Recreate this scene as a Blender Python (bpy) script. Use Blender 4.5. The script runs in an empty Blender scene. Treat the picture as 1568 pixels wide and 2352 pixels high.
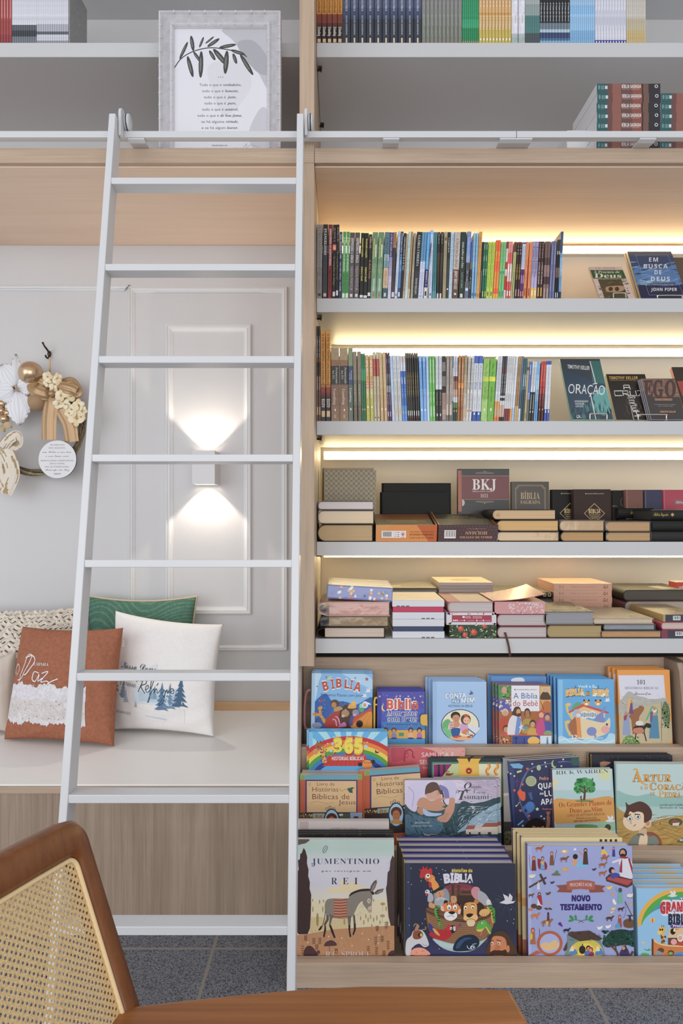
import bpy, math, random
from mathutils import Vector, Matrix
from mathutils.geometry import tessellate_polygon
random.seed(7)
S = bpy.context.scene
COL = S.collection
PI = math.pi

# ------------------------------------------------------------------ camera, world, lights, exposure
F, CX, CY, CAMZ = 1500.0, 784.0, 1176.0, 1.25     # focal length in pixels of the 1568x2352 frame, eye height
cam = bpy.data.cameras.new('camera'); camo = bpy.data.objects.new('camera', cam); COL.objects.link(camo)
camo.location = (0, 0, CAMZ); camo.rotation_euler = (PI/2, 0, 0)
cam.sensor_fit = 'VERTICAL'; cam.sensor_height = 36.0; cam.lens = 36.0*F/2352.0
cam.clip_start = 0.05; S.camera = camo

w = bpy.data.worlds.new('daylight'); S.world = w; w.use_nodes = True
bg = w.node_tree.nodes['Background']; bg.inputs[0].default_value = (0.94, 0.965, 1.0, 1); bg.inputs[1].default_value = 0.69
S.view_settings.view_transform = 'Standard'; S.view_settings.look = 'None'
S.view_settings.gamma = 1.0; S.view_settings.use_curve_mapping = False
S.view_settings.exposure = 0.0
S.cycles.max_bounces = 8; S.cycles.diffuse_bounces = 5; S.cycles.glossy_bounces = 3; S.cycles.transparent_max_bounces = 12
S.cycles.use_denoising = True; S.cycles.sample_clamp_indirect = 4.0

def area(name, loc, target, sx, sy, power, color, spread=PI):
    l = bpy.data.lights.new(name, 'AREA'); l.shape = 'RECTANGLE'; l.size = sx; l.size_y = sy
    l.energy = power; l.color = color; l.spread = spread
    o = bpy.data.objects.new(name, l); COL.objects.link(o); o.location = loc
    o.rotation_euler = (Vector(target)-Vector(loc)).to_track_quat('-Z', 'Y').to_euler()
    return o
area('shop_window_light', (-2.6, -0.9, 1.75), (0.2, 2.2, 1.15), 2.4, 2.2, 34, (0.96, 0.98, 1.0))
area('shop_front_light', (0.5, -2.4, 1.5), (0.3, 2.2, 1.0), 3.6, 2.6, 66, (1.0, 0.985, 0.96))

# ------------------------------------------------------------------ helpers
def P(x, y, D):
    "point of the place seen at pixel (x, y) of the photograph at distance D from the eye plane"
    return Vector(((x-CX)*D/F, D, CAMZ-(y-CY)*D/F))
def lin1(c): return c/12.92 if c <= .04045 else ((c+.055)/1.055)**2.4
GAIN = 1.18
def L(h, g=None):
    h = h.lstrip('#'); pr = g is None; g = GAIN if pr else g
    if len(h) == 3: h = ''.join(c*2 for c in h)
    c = [lin1(int(h[i:i+2], 16)/255)*g for i in (0, 2, 4)]; y = .2126*c[0]+.7152*c[1]+.0722*c[2]
    return tuple(min(.88, q*.9+y*.1 if pr else q) for q in c)       # inks are a little duller than pure

class MB:
    "collects faces with a print colour and a material slot, and links them as ONE mesh object"
    def __init__(s): s.v = []; s.f = []; s.c = []; s.m = []; s.sm = []
    def face(s, pts, col=(.8,.8,.8), mi=0, smooth=False):
        b = len(s.v); s.v += [tuple(p) for p in pts]; s.f.append(tuple(range(b, b+len(pts)))); s.c.append(col); s.m.append(mi); s.sm.append(smooth)
    def grid(s, rows, col=(.8,.8,.8), mi=0, smooth=True, closed=False, colf=None):
        b = len(s.v); n = len(rows[0])
        for r in rows: s.v += [tuple(p) for p in r]
        for i in range(len(rows)-1):
            for j in range(n if closed else n-1):
                k = (j+1) % n
                s.f.append((b+i*n+j, b+i*n+k, b+(i+1)*n+k, b+(i+1)*n+j)); s.c.append(colf(i, j) if colf else col); s.m.append(mi); s.sm.append(smooth)
    def box(s, x0, x1, y0, y1, z0, z1, col=(.8,.8,.8), mi=0, M=None):
        b = len(s.v)
        p = [Vector((x, y, z)) for z in (z0, z1) for y in (y0, y1) for x in (x0, x1)]
        if M: p = [M @ q for q in p]
        s.v += [tuple(q) for q in p]
        for f in ((0,2,3,1),(4,5,7,6),(0,1,5,4),(2,6,7,3),(0,4,6,2),(1,3,7,5)):
            s.f.append(tuple(b+i for i in f)); s.c.append(col); s.m.append(mi); s.sm.append(False)
    def prism(s, poly, y0, y1, col=(.8,.8,.8), mi=0, ax='y', smooth=False):
        "extrude a 2-D outline (x,z) along y, or (x,y) along z, or (y,z) along x"
        t = {'y': lambda a, b, d: (a, d, b), 'z': lambda a, b, d: (a, b, d), 'x': lambda a, b, d: (d, a, b)}[ax]
        A = [t(a, b, y0) for a, b in poly]; B = [t(a, b, y1) for a, b in poly]; n = len(poly); b = len(s.v)
        s.v += A+B
        def add(f, sm=False): s.f.append(f); s.c.append(col); s.m.append(mi); s.sm.append(sm)
        add(tuple(range(b, b+n))); add(tuple(range(b+2*n-1, b+n-1, -1)))
        for i in range(n):
            j = (i+1) % n; add((b+i, b+n+i, b+n+j, b+j), smooth)
    def tube(s, path, r, n=8, col=(.8,.8,.8), mi=0, cap=True, closed=False):
        path = [Vector(p) for p in path]; N = len(path); rows = []; up = None
        for i, p in enumerate(path):
            a = path[(i-1) % N] if (closed or i > 0) else p; c = path[(i+1) % N] if (closed or i < N-1) else p
            t = (c-a).normalized()
            if up is None: up = Vector((0,0,1)) if abs(t.z) < .9 else Vector((1,0,0))
            u = (up - t*up.dot(t)).normalized(); w_ = t.cross(u); up = u
            rr = r(i/(N-1)) if callable(r) else r
            rows.append([p+u*math.cos(2*PI*k/n)*rr+w_*math.sin(2*PI*k/n)*rr for k in range(n)])
        if closed: rows.append(rows[0])
        s.grid(rows, col, mi, True, True)
        if cap and not closed: s.face(rows[0][::-1], col, mi); s.face(rows[-1], col, mi)
    def lathe(s, prof, o, n=24, ax='z', col=(.8,.8,.8), mi=0):
        o = Vector(o); rows = []
        for r, h in prof:
            row = []
            for k in range(n):
                a = 2*PI*k/n; c, d = r*math.cos(a), r*math.sin(a)
                row.append(o+Vector({'z': (c, d, h), 'y': (c, h, d), 'x': (h, c, d)}[ax]))
            rows.append(row)
        s.grid(rows, col, mi, True, True)
        s.face(rows[0][::-1], col, mi); s.face(rows[-1], col, mi)
    def ball(s, o, r, n=14, m=9, col=(.8,.8,.8), mi=0, sc=(1,1,1), M=None):
        o = Vector(o); rows = []
        for i in range(m+1):
            a = PI*i/m; row = []
            for k in range(n):
                b = 2*PI*k/n; q = Vector((r*math.sin(a)*math.cos(b)*sc[0], r*math.sin(a)*math.sin(b)*sc[1], r*math.cos(a)*sc[2]))
                row.append(o+(M @ q if M else q))
            rows.append(row)
        s.grid(rows, col, mi, True, True)
    def build(s, name, mats, parent=None, origin=None, matrix=None):
        me = bpy.data.meshes.new(name)
        o0 = Vector(origin) if origin is not None else (parent.location if parent is not None and matrix is None and parent.type == 'EMPTY' and not parent.get('rot') else Vector((0,0,0)))
        me.from_pydata([(a-o0.x, b-o0.y, c-o0.z) for a, b, c in s.v] if o0.length > 0 else s.v, [], s.f)
        for m_ in (mats if isinstance(mats, (list, tuple)) else [mats]): me.materials.append(m_)
        me.polygons.foreach_set('material_index', s.m); me.polygons.foreach_set('use_smooth', s.sm)
        at = me.color_attributes.new('print', 'FLOAT_COLOR', 'CORNER'); buf = []
        for f, c in zip(s.f, s.c):
            if len(c) == len(f) and isinstance(c[0], (tuple, list)):
                for q in c: buf += [q[0], q[1], q[2], 1.0]
            else: buf += [c[0], c[1], c[2], 1.0]*len(f)
        at.data.foreach_set('color', buf); me.update()
        o = bpy.data.objects.new(name, me); COL.objects.link(o)
        if parent is not None: o.parent = parent
        if matrix is not None: o.matrix_local = matrix
        elif parent is None: o.location = o0
        return o

def tag(o, label=None, cat=None, group=None, kind=None):
    if label: o['label'] = label
    if cat: o['category'] = cat
    if group: o['group'] = group
    if kind: o['kind'] = kind
    return o
def thing(name, loc, label, cat, group=None, matrix=None):
    o = bpy.data.objects.new(name, None); COL.objects.link(o); o.empty_display_size = .05
    if matrix is not None: o.matrix_world = matrix; o['rot'] = 1
    else: o.location = loc
    return tag(o, label, cat, group)
def copy_tree(o, matrix, label=None, group=None):
    c = o.copy(); COL.objects.link(c); c.matrix_world = matrix
    if label: c['label'] = label
    if group: c['group'] = group
    for ch in o.children:
        d = ch.copy(); COL.objects.link(d); d.parent = c
        for g in ch.children:
            e = g.copy(); COL.objects.link(e); e.parent = d
    return c
def bevel(o, w_=.0015, seg=2):
    m = o.modifiers.new('edge', 'BEVEL'); m.width = w_; m.segments = seg; m.limit_method = 'ANGLE'; m.angle_limit = .6
    return o
def weld(o):
    m = o.modifiers.new('weld', 'WELD'); m.merge_threshold = 1e-5; return o

# ------------------------------------------------------------------ materials
def new_mat(name):
    m = bpy.data.materials.new(name); m.use_nodes = True
    return m, m.node_tree, m.node_tree.nodes['Principled BSDF']
def nd(t, kind, **kw):
    n = t.nodes.new(kind)
    for k, v in kw.items():
        if k in n.inputs.keys(): n.inputs[k].default_value = v
        else: setattr(n, k, v)
    return n
def plain(name, hexc, rough=.45, spec=.4, metal=0, bump=0, bscale=200, gain=1.0, coat=0, sheen=0, mottle=0, mscale=8):
    m, t, b = new_mat(name); c = L(hexc, gain)
    b.inputs['Base Color'].default_value = (*c, 1); b.inputs['Roughness'].default_value = rough
    b.inputs['Specular IOR Level'].default_value = spec; b.inputs['Metallic'].default_value = metal
    b.inputs['Coat Weight'].default_value = coat
    if sheen: b.inputs['Sheen Weight'].default_value = sheen
    tc = nd(t, 'ShaderNodeTexCoord')
    if mottle:
        n = nd(t, 'ShaderNodeTexNoise', Scale=mscale, Detail=5.0); t.links.new(tc.outputs['Object'], n.inputs['Vector'])
        r = nd(t, 'ShaderNodeMapRange'); r.inputs[1].default_value = .3; r.inputs[2].default_value = .7; r.inputs[3].default_value = 1-mottle; r.inputs[4].default_value = 1+mottle
        t.links.new(n.outputs['Fac'], r.inputs[0])
        v = nd(t, 'ShaderNodeMix', data_type='RGBA', blend_type='MULTIPLY'); v.inputs[0].default_value = 1; v.inputs[6].default_value = (*c, 1)
        t.links.new(r.outputs[0], v.inputs[7]); t.links.new(v.outputs[2], b.inputs['Base Color'])
    if bump:
        n = nd(t, 'ShaderNodeTexNoise', Scale=bscale, Detail=3.0); t.links.new(tc.outputs['Object'], n.inputs['Vector'])
        bp = nd(t, 'ShaderNodeBump', Strength=bump, Distance=.002); t.links.new(n.outputs['Fac'], bp.inputs['Height']); t.links.new(bp.outputs[0], b.inputs['Normal'])
    return m
def wood(name, light, dark, axis='x', rough=.5, k=1.0, gain=1.0, streak=1.0):
    m, t, b = new_mat(name)
    tc = nd(t, 'ShaderNodeTexCoord'); mp = nd(t, 'ShaderNodeMapping'); t.links.new(tc.outputs['Object'], mp.inputs[0])
    sc = {'x': (1.6, 90, 90), 'z': (90, 90, 1.6), 'y': (90, 1.6, 90)}[axis]
    mp.inputs['Scale'].default_value = tuple(v*k for v in sc)
    n1 = nd(t, 'ShaderNodeTexNoise', Scale=2.2, Detail=6.0, Roughness=.72, Distortion=.25); t.links.new(mp.outputs[0], n1.inputs[0])
    mp2 = nd(t, 'ShaderNodeMapping'); t.links.new(tc.outputs['Object'], mp2.inputs[0])
    mp2.inputs['Scale'].default_value = tuple((v*.13 if v > 10 else v*.5)*k for v in sc)
    n2 = nd(t, 'ShaderNodeTexNoise', Scale=1.6, Detail=4.0, Distortion=.8); t.links.new(mp2.outputs[0], n2.inputs[0])
    ad = nd(t, 'ShaderNodeMath', operation='MULTIPLY_ADD'); t.links.new(n2.outputs[0], ad.inputs[0]); ad.inputs[1].default_value = .55; 
    ml = nd(t, 'ShaderNodeMath', operation='MULTIPLY'); t.links.new(n1.outputs[0], ml.inputs[0]); ml.inputs[1].default_value = .62*streak; t.links.new(ml.outputs[0], ad.inputs[2])
    rp = nd(t, 'ShaderNodeValToRGB'); t.links.new(ad.outputs[0], rp.inputs[0])
    e = rp.color_ramp.elements; e[0].position = .36; e[0].color = (*L(dark, gain), 1); e[1].position = .72; e[1].color = (*L(light, gain), 1)
    t.links.new(rp.outputs[0], b.inputs['Base Color']); b.inputs['Roughness'].default_value = rough; b.inputs['Specular IOR Level'].default_value = .35
    bp = nd(t, 'ShaderNodeBump', Strength=.12, Distance=.001); t.links.new(n1.outputs[0], bp.inputs['Height']); t.links.new(bp.outputs[0], b.inputs['Normal'])
    return m
def printed(name, rough=.42, coat=0.0, spec=.4, bump=0, bscale=300, speck=0.0):
    "paper, cloth or board carrying a printed colour"
    m, t, b = new_mat(name)
    a = nd(t, 'ShaderNodeVertexColor', layer_name='print'); src = a.outputs[0]
    tc = nd(t, 'ShaderNodeTexCoord')
    if speck:
        n = nd(t, 'ShaderNodeTexNoise', Scale=90.0, Detail=4.0); t.links.new(tc.outputs['Object'], n.inputs[0])
        r = nd(t, 'ShaderNodeMapRange'); r.inputs[1].default_value = .3; r.inputs[2].default_value = .7; r.inputs[3].default_value = 1-speck; r.inputs[4].default_value = 1+speck
        t.links.new(n.outputs[0], r.inputs[0])
        v = nd(t, 'ShaderNodeMix', data_type='RGBA', blend_type='MULTIPLY'); v.inputs[0].default_value = 1
        t.links.new(src, v.inputs[6]); t.links.new(r.outputs[0], v.inputs[7]); src = v.outputs[2]
    t.links.new(src, b.inputs['Base Color'])
    b.inputs['Roughness'].default_value = rough; b.inputs['Coat Weight'].default_value = coat; b.inputs['Coat Roughness'].default_value = .12
    b.inputs['Specular IOR Level'].default_value = spec
    if bump:
        n = nd(t, 'ShaderNodeTexNoise', Scale=bscale, Detail=3.0); t.links.new(tc.outputs['Object'], n.inputs[0])
        bp = nd(t, 'ShaderNodeBump', Strength=bump, Distance=.001); t.links.new(n.outputs[0], bp.inputs['Height']); t.links.new(bp.outputs[0], b.inputs['Normal'])
    return m
def emis(name, col, st):
    m, t, b = new_mat(name); b.inputs['Base Color'].default_value = (*col, 1); b.inputs['Emission Color'].default_value = (*col, 1); b.inputs['Emission Strength'].default_value = st
    return m
def pages_mat(name):
    m, t, b = new_mat(name)
    a = nd(t, 'ShaderNodeVertexColor', layer_name='print'); tc = nd(t, 'ShaderNodeTexCoord'); mp = nd(t, 'ShaderNodeMapping'); mp.inputs['Scale'].default_value = (3, 3, 900)
    t.links.new(tc.outputs['Object'], mp.inputs[0])
    n = nd(t, 'ShaderNodeTexNoise', Scale=1.0, Detail=3.0); t.links.new(mp.outputs[0], n.inputs[0])
    r = nd(t, 'ShaderNodeMapRange'); r.inputs[1].default_value = .3; r.inputs[2].default_value = .7; r.inputs[3].default_value = .84; r.inputs[4].default_value = 1.1
    t.links.new(n.outputs[0], r.inputs[0])
    v = nd(t, 'ShaderNodeMix', data_type='RGBA', blend_type='MULTIPLY'); v.inputs[0].default_value = 1
    t.links.new(a.outputs[0], v.inputs[6]); t.links.new(r.outputs[0], v.inputs[7]); t.links.new(v.outputs[2], b.inputs['Base Color'])
    b.inputs['Roughness'].default_value = .5
    return m
def speckle_floor():
    m, t, b = new_mat('granite_tile')
    tc = nd(t, 'ShaderNodeTexCoord')
    vo = nd(t, 'ShaderNodeTexVoronoi', Scale=400.0, feature='F1'); t.links.new(tc.outputs['Object'], vo.inputs['Vector'])
    n = nd(t, 'ShaderNodeTexNoise', Scale=290.0, Detail=4.0); t.links.new(tc.outputs['Object'], n.inputs[0])
    sp = nd(t, 'ShaderNodeSeparateColor'); t.links.new(vo.outputs['Color'], sp.inputs[0])
    ad = nd(t, 'ShaderNodeMath', operation='ADD'); t.links.new(sp.outputs[0], ad.inputs[0]); t.links.new(n.outputs[0], ad.inputs[1])
    rp = nd(t, 'ShaderNodeValToRGB'); t.links.new(ad.outputs[0], rp.inputs[0])
    e = rp.color_ramp.elements; e[0].position = .55; e[0].color = (*L('34363c'), 1); e[1].position = 1.0; e[1].color = (*L('767a83'), 1)
    x = e.new(.8); x.color = (*L('4a4d57'), 1)
    sx = nd(t, 'ShaderNodeSeparateXYZ'); t.links.new(tc.outputs['Object'], sx.inputs[0]); masks = []
    for ax, off in ((0, -.366), (1, 1.871)):
        a = nd(t, 'ShaderNodeMath', operation='SUBTRACT'); t.links.new(sx.outputs[ax], a.inputs[0]); a.inputs[1].default_value = off-.0055
        mo = nd(t, 'ShaderNodeMath', operation='FLOORED_MODULO'); t.links.new(a.outputs[0], mo.inputs[0]); mo.inputs[1].default_value = .509
        lt = nd(t, 'ShaderNodeMath', operation='LESS_THAN'); t.links.new(mo.outputs[0], lt.inputs[0]); lt.inputs[1].default_value = .009; masks.append(lt)
    mx = nd(t, 'ShaderNodeMath', operation='MAXIMUM'); t.links.new(masks[0].outputs[0], mx.inputs[0]); t.links.new(masks[1].outputs[0], mx.inputs[1])
    mi = nd(t, 'ShaderNodeMix', data_type='RGBA'); t.links.new(mx.outputs[0], mi.inputs[0]); t.links.new(rp.outputs[0], mi.inputs[6]); mi.inputs[7].default_value = (*L('857f7a'), 1)
    t.links.new(mi.outputs[2], b.inputs['Base Color']); b.inputs['Roughness'].default_value = .38
    return m

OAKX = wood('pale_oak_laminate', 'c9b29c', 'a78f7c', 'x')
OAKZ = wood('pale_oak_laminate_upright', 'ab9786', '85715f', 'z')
OAKD = wood('oak_laminate_divider', 'c4ad96', 'a8907b', 'z')
OAKU = wood('oak_deck_underside', 'eed5c0', 'e4c6ae', 'x', k=.6)  # lighter than the deck oak: light bounced off the floor put into the colour
WALL = plain('white_wall_paint', 'd4d3d5', .6, .3, bump=.10, bscale=260)
WHITE = plain('white_lacquer', 'dcdcde', .35, .4)
SHELFW = plain('white_shelf_board', 'cbcbcd', .42, .4)
LADW = plain('white_painted_steel', 'd3d4d7', .3, .5)
BENCHW = plain('white_bench_board', 'ebe9e7', .4, .35)
LED = emis('warm_led_diffuser', (1.0, .79, .44), 14.0)
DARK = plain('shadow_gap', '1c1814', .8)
METAL = plain('chromed_wire', 'd8d4cc', .2, .5, metal=1)
BRASS = plain('old_brass', '4c4236', .4, .5, metal=.8)
PRN = printed('printed_cover', .4, .25)
PRM = printed('matte_print', .6, 0)
PRS = printed('spine_print', .45, .15, speck=.12)
PGS = pages_mat('page_edges')
LEATH = printed('grained_leather', .5, 0, .25, bump=.35, bscale=500)
# ------------------------------------------------------------------ depths of the place (metres from the eye plane)
DW, DK, DS, DS4, DB = 2.67, 2.045, 2.216, 2.095, 1.925       # wall, deck and divider front, shelf fronts, lowest shelf front, bench front
def X(px, D): return (px-CX)*D/F
def Z(py, D): return CAMZ-(py-CY)*D/F
XL, XR = -2.1, 1.75                                           # how far the wall unit runs
wall = MB(); wall.box(XL-.6, XR+.6, DW, DW+.1, 0, 3.7); tag(wall.build('wall_back', WALL), kind='structure')
fl = MB(); fl.box(-3.2, 3.2, -3.2, DW+.1, -.05, 0); tag(fl.build('floor', speckle_floor()), kind='structure')

# mouldings on the wall: a stepped profile swept round a rectangle with mitred corners
def sweep(mb, x0, x1, z0, z1, wd, prof, sides='ltrb'):
    # prof: (fraction across the width from outside in, height off the wall)
    C = {'l': ((x0,z0),(x0,z1),(1,1),(1,-1)), 't': ((x0,z1),(x1,z1),(1,-1),(-1,-1)), 'r': ((x1,z1),(x1,z0),(-1,-1),(-1,1)), 'b': ((x1,z0),(x0,z0),(-1,1),(1,1))}
    for s_ in sides:
        (ax, az), (bx, bz), da, db = C[s_]; rows = []
        for f, h in prof:
            rows.append([(ax+da[0]*f*wd, DW-h, az+da[1]*f*wd), (bx+db[0]*f*wd, DW-h, bz+db[1]*f*wd)])
        mb.grid(rows, smooth=False)
PROF = [(0,0),(0,.012),(.12,.015),(.24,.015),(.25,.011),(.45,.010),(.47,.013),(.62,.012),(.64,.008),(.85,.006),(.87,.003),(1,.003),(1,0)]
tm = MB(); sweep(tm, X(297,DW), X(660,DW), Z(1493,DW), Z(660,DW), .024, PROF); tag(tm.build('trim_1', WHITE), kind='structure')
tm = MB(); sweep(tm, X(381,DW), X(577,DW), Z(1410,DW), Z(746,DW), .030, PROF); tag(tm.build('trim_2', WHITE), kind='structure')
tm = MB(); sweep(tm, XL-.5, X(299,DW), Z(1600,DW), Z(656,DW), .024, PROF, 't'); tag(tm.build('trim_3', WHITE), kind='structure')

# ------------------------------------------------------------------ built-in bookcase and overhead deck
bc = thing('bookcase', (X(705,DK), DK, 0), 'built-in oak bookcase with white shelves and warm light strips beside the bench niche', 'bookcase')
zdT, zdB = Z(340,DK), Z(374,DK)
xd0, xd1 = X(687.5,DK), X(721.5,DK)
def board(name, x0, x1, y0, y1, z0, z1, mat, par=bc, bv=.0012):
    b = MB(); b.box(x0, x1, y0, y1, z0, z1); return bevel(b.build(name, mat, par), bv)
board('divider_panel', xd0, xd1, DK, DW, CAMZ-.4835, zdB-.0005, OAKD)
board('divider_panel', xd0, xd1, DK+.002, DW, zdT, 3.6, OAKD)
board('deck', XL, xd1+.0, DK, DW, zdB, zdT, OAKX); board('deck', xd1+.0012, XR, DK, DW, zdB, zdT, OAKX)
board('deck_underside', XL, xd0-.001, DK+.02, DW, zdB-.004, zdB, OAKU, bv=.0005); board('deck_underside', xd1+.001, XR, DK+.02, DW, zdB-.004, zdB, OAKU, bv=.0005)
ztop = Z(98,DS)
board('shelf', XL, xd0-.001, DS, DW, Z(131,DS), ztop, SHELFW); board('shelf', xd1+.001, XR, DS, DW, Z(131,DS), ztop, SHELFW)
board('shelf', XL, xd0-.001, DS, DW, ztop+.42, ztop+.47, SHELFW); board('shelf', xd1+.001, XR, DS, DW, ztop+.42, ztop+.47, SHELFW)  # further pair overhead, added to keep the compartments below them dark
ZS1, ZS2, ZS3, ZS4 = Z(685,DS), Z(967,DS), Z(1244.5,DS), Z(1467.5,DS4)
TH = 32*DS/F
for z in (ZS1, ZS2, ZS3): board('shelf', xd1+.001, XR, DS, DW, z-TH, z, SHELFW)
board('shelf', xd1+.001, XR, DS4, DW, ZS4-33*DS4/F, ZS4, SHELFW)
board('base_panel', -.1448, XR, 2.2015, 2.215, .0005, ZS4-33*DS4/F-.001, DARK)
board('side_lining', xd1, xd1+.0006, DS+.03, DW, ZS4+.001, zdB-.005, plain('cream_side_lining', 'd8cdb8', .5), bv=.0005)
board('back_panel', xd1+.0008, XR, DW-.0035, DW-.0005, ZS4+.001, zdB-.005, plain('glow_tinted_back_board', 'e6dccb', .6, .3, bump=.08, bscale=260), bv=.0003)  # added board; the strips' warm glow on the wall is tinted into its colour
def led(xa, ya_px, zc):
    t = MB(); t.box(X(xa,DW-.03), XR-.05, DW-.029, DW-.004, zc-.034, zc+.001); t.box(X(xa,DW-.03), XR-.05, DW-.034, DW-.0292, zc-.034, zc-.0305); o = t.build('light_strip', WHITE, bc)
    d = MB(); x0, x1 = X(xa,DW-.03)+.004, XR-.055
    d.prism([(DW-.0295, zc-.0285), (DW-.036, zc-.0285), (DW-.036, zc-.006), (DW-.0295, zc+.001)], x0, x1, ax='x'); d.build('diffuser', LED, o, origin=bc.location)
for xa, zc in ((744, zdB-.018), (766, ZS1-TH-.018), (743, ZS2-TH-.018), (743, ZS3-TH-.002)): led(xa, 0, zc)
for px, py, D in ((733,161,DS+.04),(741,290,DS+.3),(731,732,DS+.03),(732,1008,DS+.03),(729,1276,DS+.03)):
    p = P(px, py, D); b = MB(); b.lathe([(.004,0),(.004,.012),(.007,.012),(.007,.016)], (xd1+.0008, D, p.z), 12, 'x')
    b.box(xd1+.004, xd1+.018, D-.004, D+.004, p.z+.002, p.z+.012); b.build('shelf_pin', BRASS, bc)

# ------------------------------------------------------------------ bench under the wall
be = thing('bench', (X(330,DB), DB, 0), 'long low bench with white top and oak laminate front below the wall panel', 'bench')
zb = Z(1803,DB)
b = MB(); b.box(XL, -.1462, DB+.004, DW-.002, zb-.006, zb); bevel(b.build('seat_board', BENCHW, be), .002)
b = MB(); b.box(XL, -.1462, DB, DB+.030, zb-.026, zb-.0065); bevel(b.build('edge_strip', OAKX, be), .001)
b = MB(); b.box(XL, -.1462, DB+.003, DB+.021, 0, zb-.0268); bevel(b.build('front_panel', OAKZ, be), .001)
b = MB(); b.box(XL, -.1462, DW-.02, DW-.001, zb+.0005, zb+.03); bevel(b.build('back_strip', wood('light_oak_strip', 'e2bd93', 'cfa67c', 'x'), be), .001)

# ------------------------------------------------------------------ library ladder and its rail
def zi(i): return CAMZ+(3.556-i)*.2737
def di(i): return 1.898*(1-.0312*i)
def iz(z): return 3.556-(z-CAMZ)/.2737
LT, LBm = Z(258,1.94), 0.012
tilt = Vector((0, di(8)-di(0), zi(8)-zi(0))).normalized(); nrm = Vector((0, -tilt.z, tilt.y))
if nrm.y < 0: nrm = -nrm
lad = thing('library_ladder', (X(400,1.5), di(iz(0)), 0), 'white leaning library ladder with flat rungs hooked on the long rail', 'ladder')
def stile(xa_t, xa_b, wd, name='stile'):
    b = MB(); rows = []
    for z, xa in ((LT, xa_t), (LBm, xa_b)):
        i = iz(z); p = Vector((xa, di(i), z)); q = p+nrm*.052; z_ = Vector((wd,0,0))
        # the foot is cut level with the floor, the top square
        q.z = z+(-.012 if z == LT else 0); q.y = di(iz(z))+.052/abs(nrm.y)
        rows.append([p, p+z_, q+z_, q])
    b.grid(rows, smooth=False, closed=True); b.face(rows[0][::-1]); b.face(rows[1])
    return bevel(weld(b.build(name, LADW, lad)), .002)
xl_t, xl_b, xr_t, xr_b = -.692, -.6565, -.1327, -.1215
stile(xl_t, xl_b, .0195); stile(xr_t, xr_b, .0195)
def xat(a, b, z): k = (z-LT)/(LBm-LT); return a+(b-a)*k
for i in range(8):
    z = zi(i); d = di(i); b = MB()
    b.box(xat(xl_t, xl_b, z)+.019, xat(xr_t, xr_b, z)+.0005, d+.001, d+.052, z-.0195, z, M=Matrix.Translation((0,d,z)) @ Matrix.Rotation(-.07,4,'X') @ Matrix.Translation((0,-d,-z))); bevel(b.build('rung', LADW, lad), .002)
RUB = plain('grey_rubber_tyre', '4a4a4e', .5)
for xs, sgn in ((xl_t+.0195, 1), (xr_t+.0195, 1)):
    zc = Z(284,1.99); b = MB()
    out = [(1.962, zc-.05), (1.962, zc+.018)]+[(1.9835+.0215*math.cos(a), zc+.018+.0215*math.sin(a)) for a in [PI-PI*k/10 for k in range(1, 10)]]+[(2.005, zc+.018), (2.005, zc-.012), (1.990, zc-.012), (1.985, zc-.05)]
    b.prism(out, xs+.002, xs+.010, ax='x'); hk = bevel(b.build('hook_bracket', LADW, lad), .001)
    b = MB(); b.lathe([(.010,0),(.024,0),(.026,.003),(.026,.012),(.024,.015),(.010,.015)], (xs+.011 if sgn > 0 else xs, 2.0025, zc+.0090), 28, 'x'); b.build('roller', RUB if sgn > 2 else LADW, hk, origin=lad.location)
    b = MB(); b.lathe([(.0265,0),(.0265,.004)], (xs+.0165, 2.0025, zc+.0090), 28, 'x'); b.build('roller_tyre', RUB, hk, origin=lad.location)
rl = thing('ladder_rail', (0, 2.0, Z(313,1.99)), 'long white ladder rail bracketed along the front edge of the deck', 'rail')
zr0, zr1 = 1.145+CAMZ, 1.165+CAMZ
b = MB(); b.box(XL, .5345, 1.9955, 2.0205, zr0, zr1); bevel(b.build('rail_bar', LADW, rl), .002)
b = MB(); b.box(.536, XR, 1.9955, 2.0205, zr0, zr1); bevel(b.build('rail_bar', LADW, rl), .002)
for px in (313, 898, 1166, 1203, 1487):
    x = X(px, 2.0); b = MB()
    b.prism([(1.997, zr0-.0005), (1.997, zr0-.005), (2.012, zr0-.009), (2.038, zdT+.001), (2.053, zdT+.001), (2.053, zdT+.006), (2.04, zdT+.006), (2.014, zr0-.0005)], x-.025, x+.025, ax='x')
    bevel(b.build('rail_bracket', LADW, rl), .0008)

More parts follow.
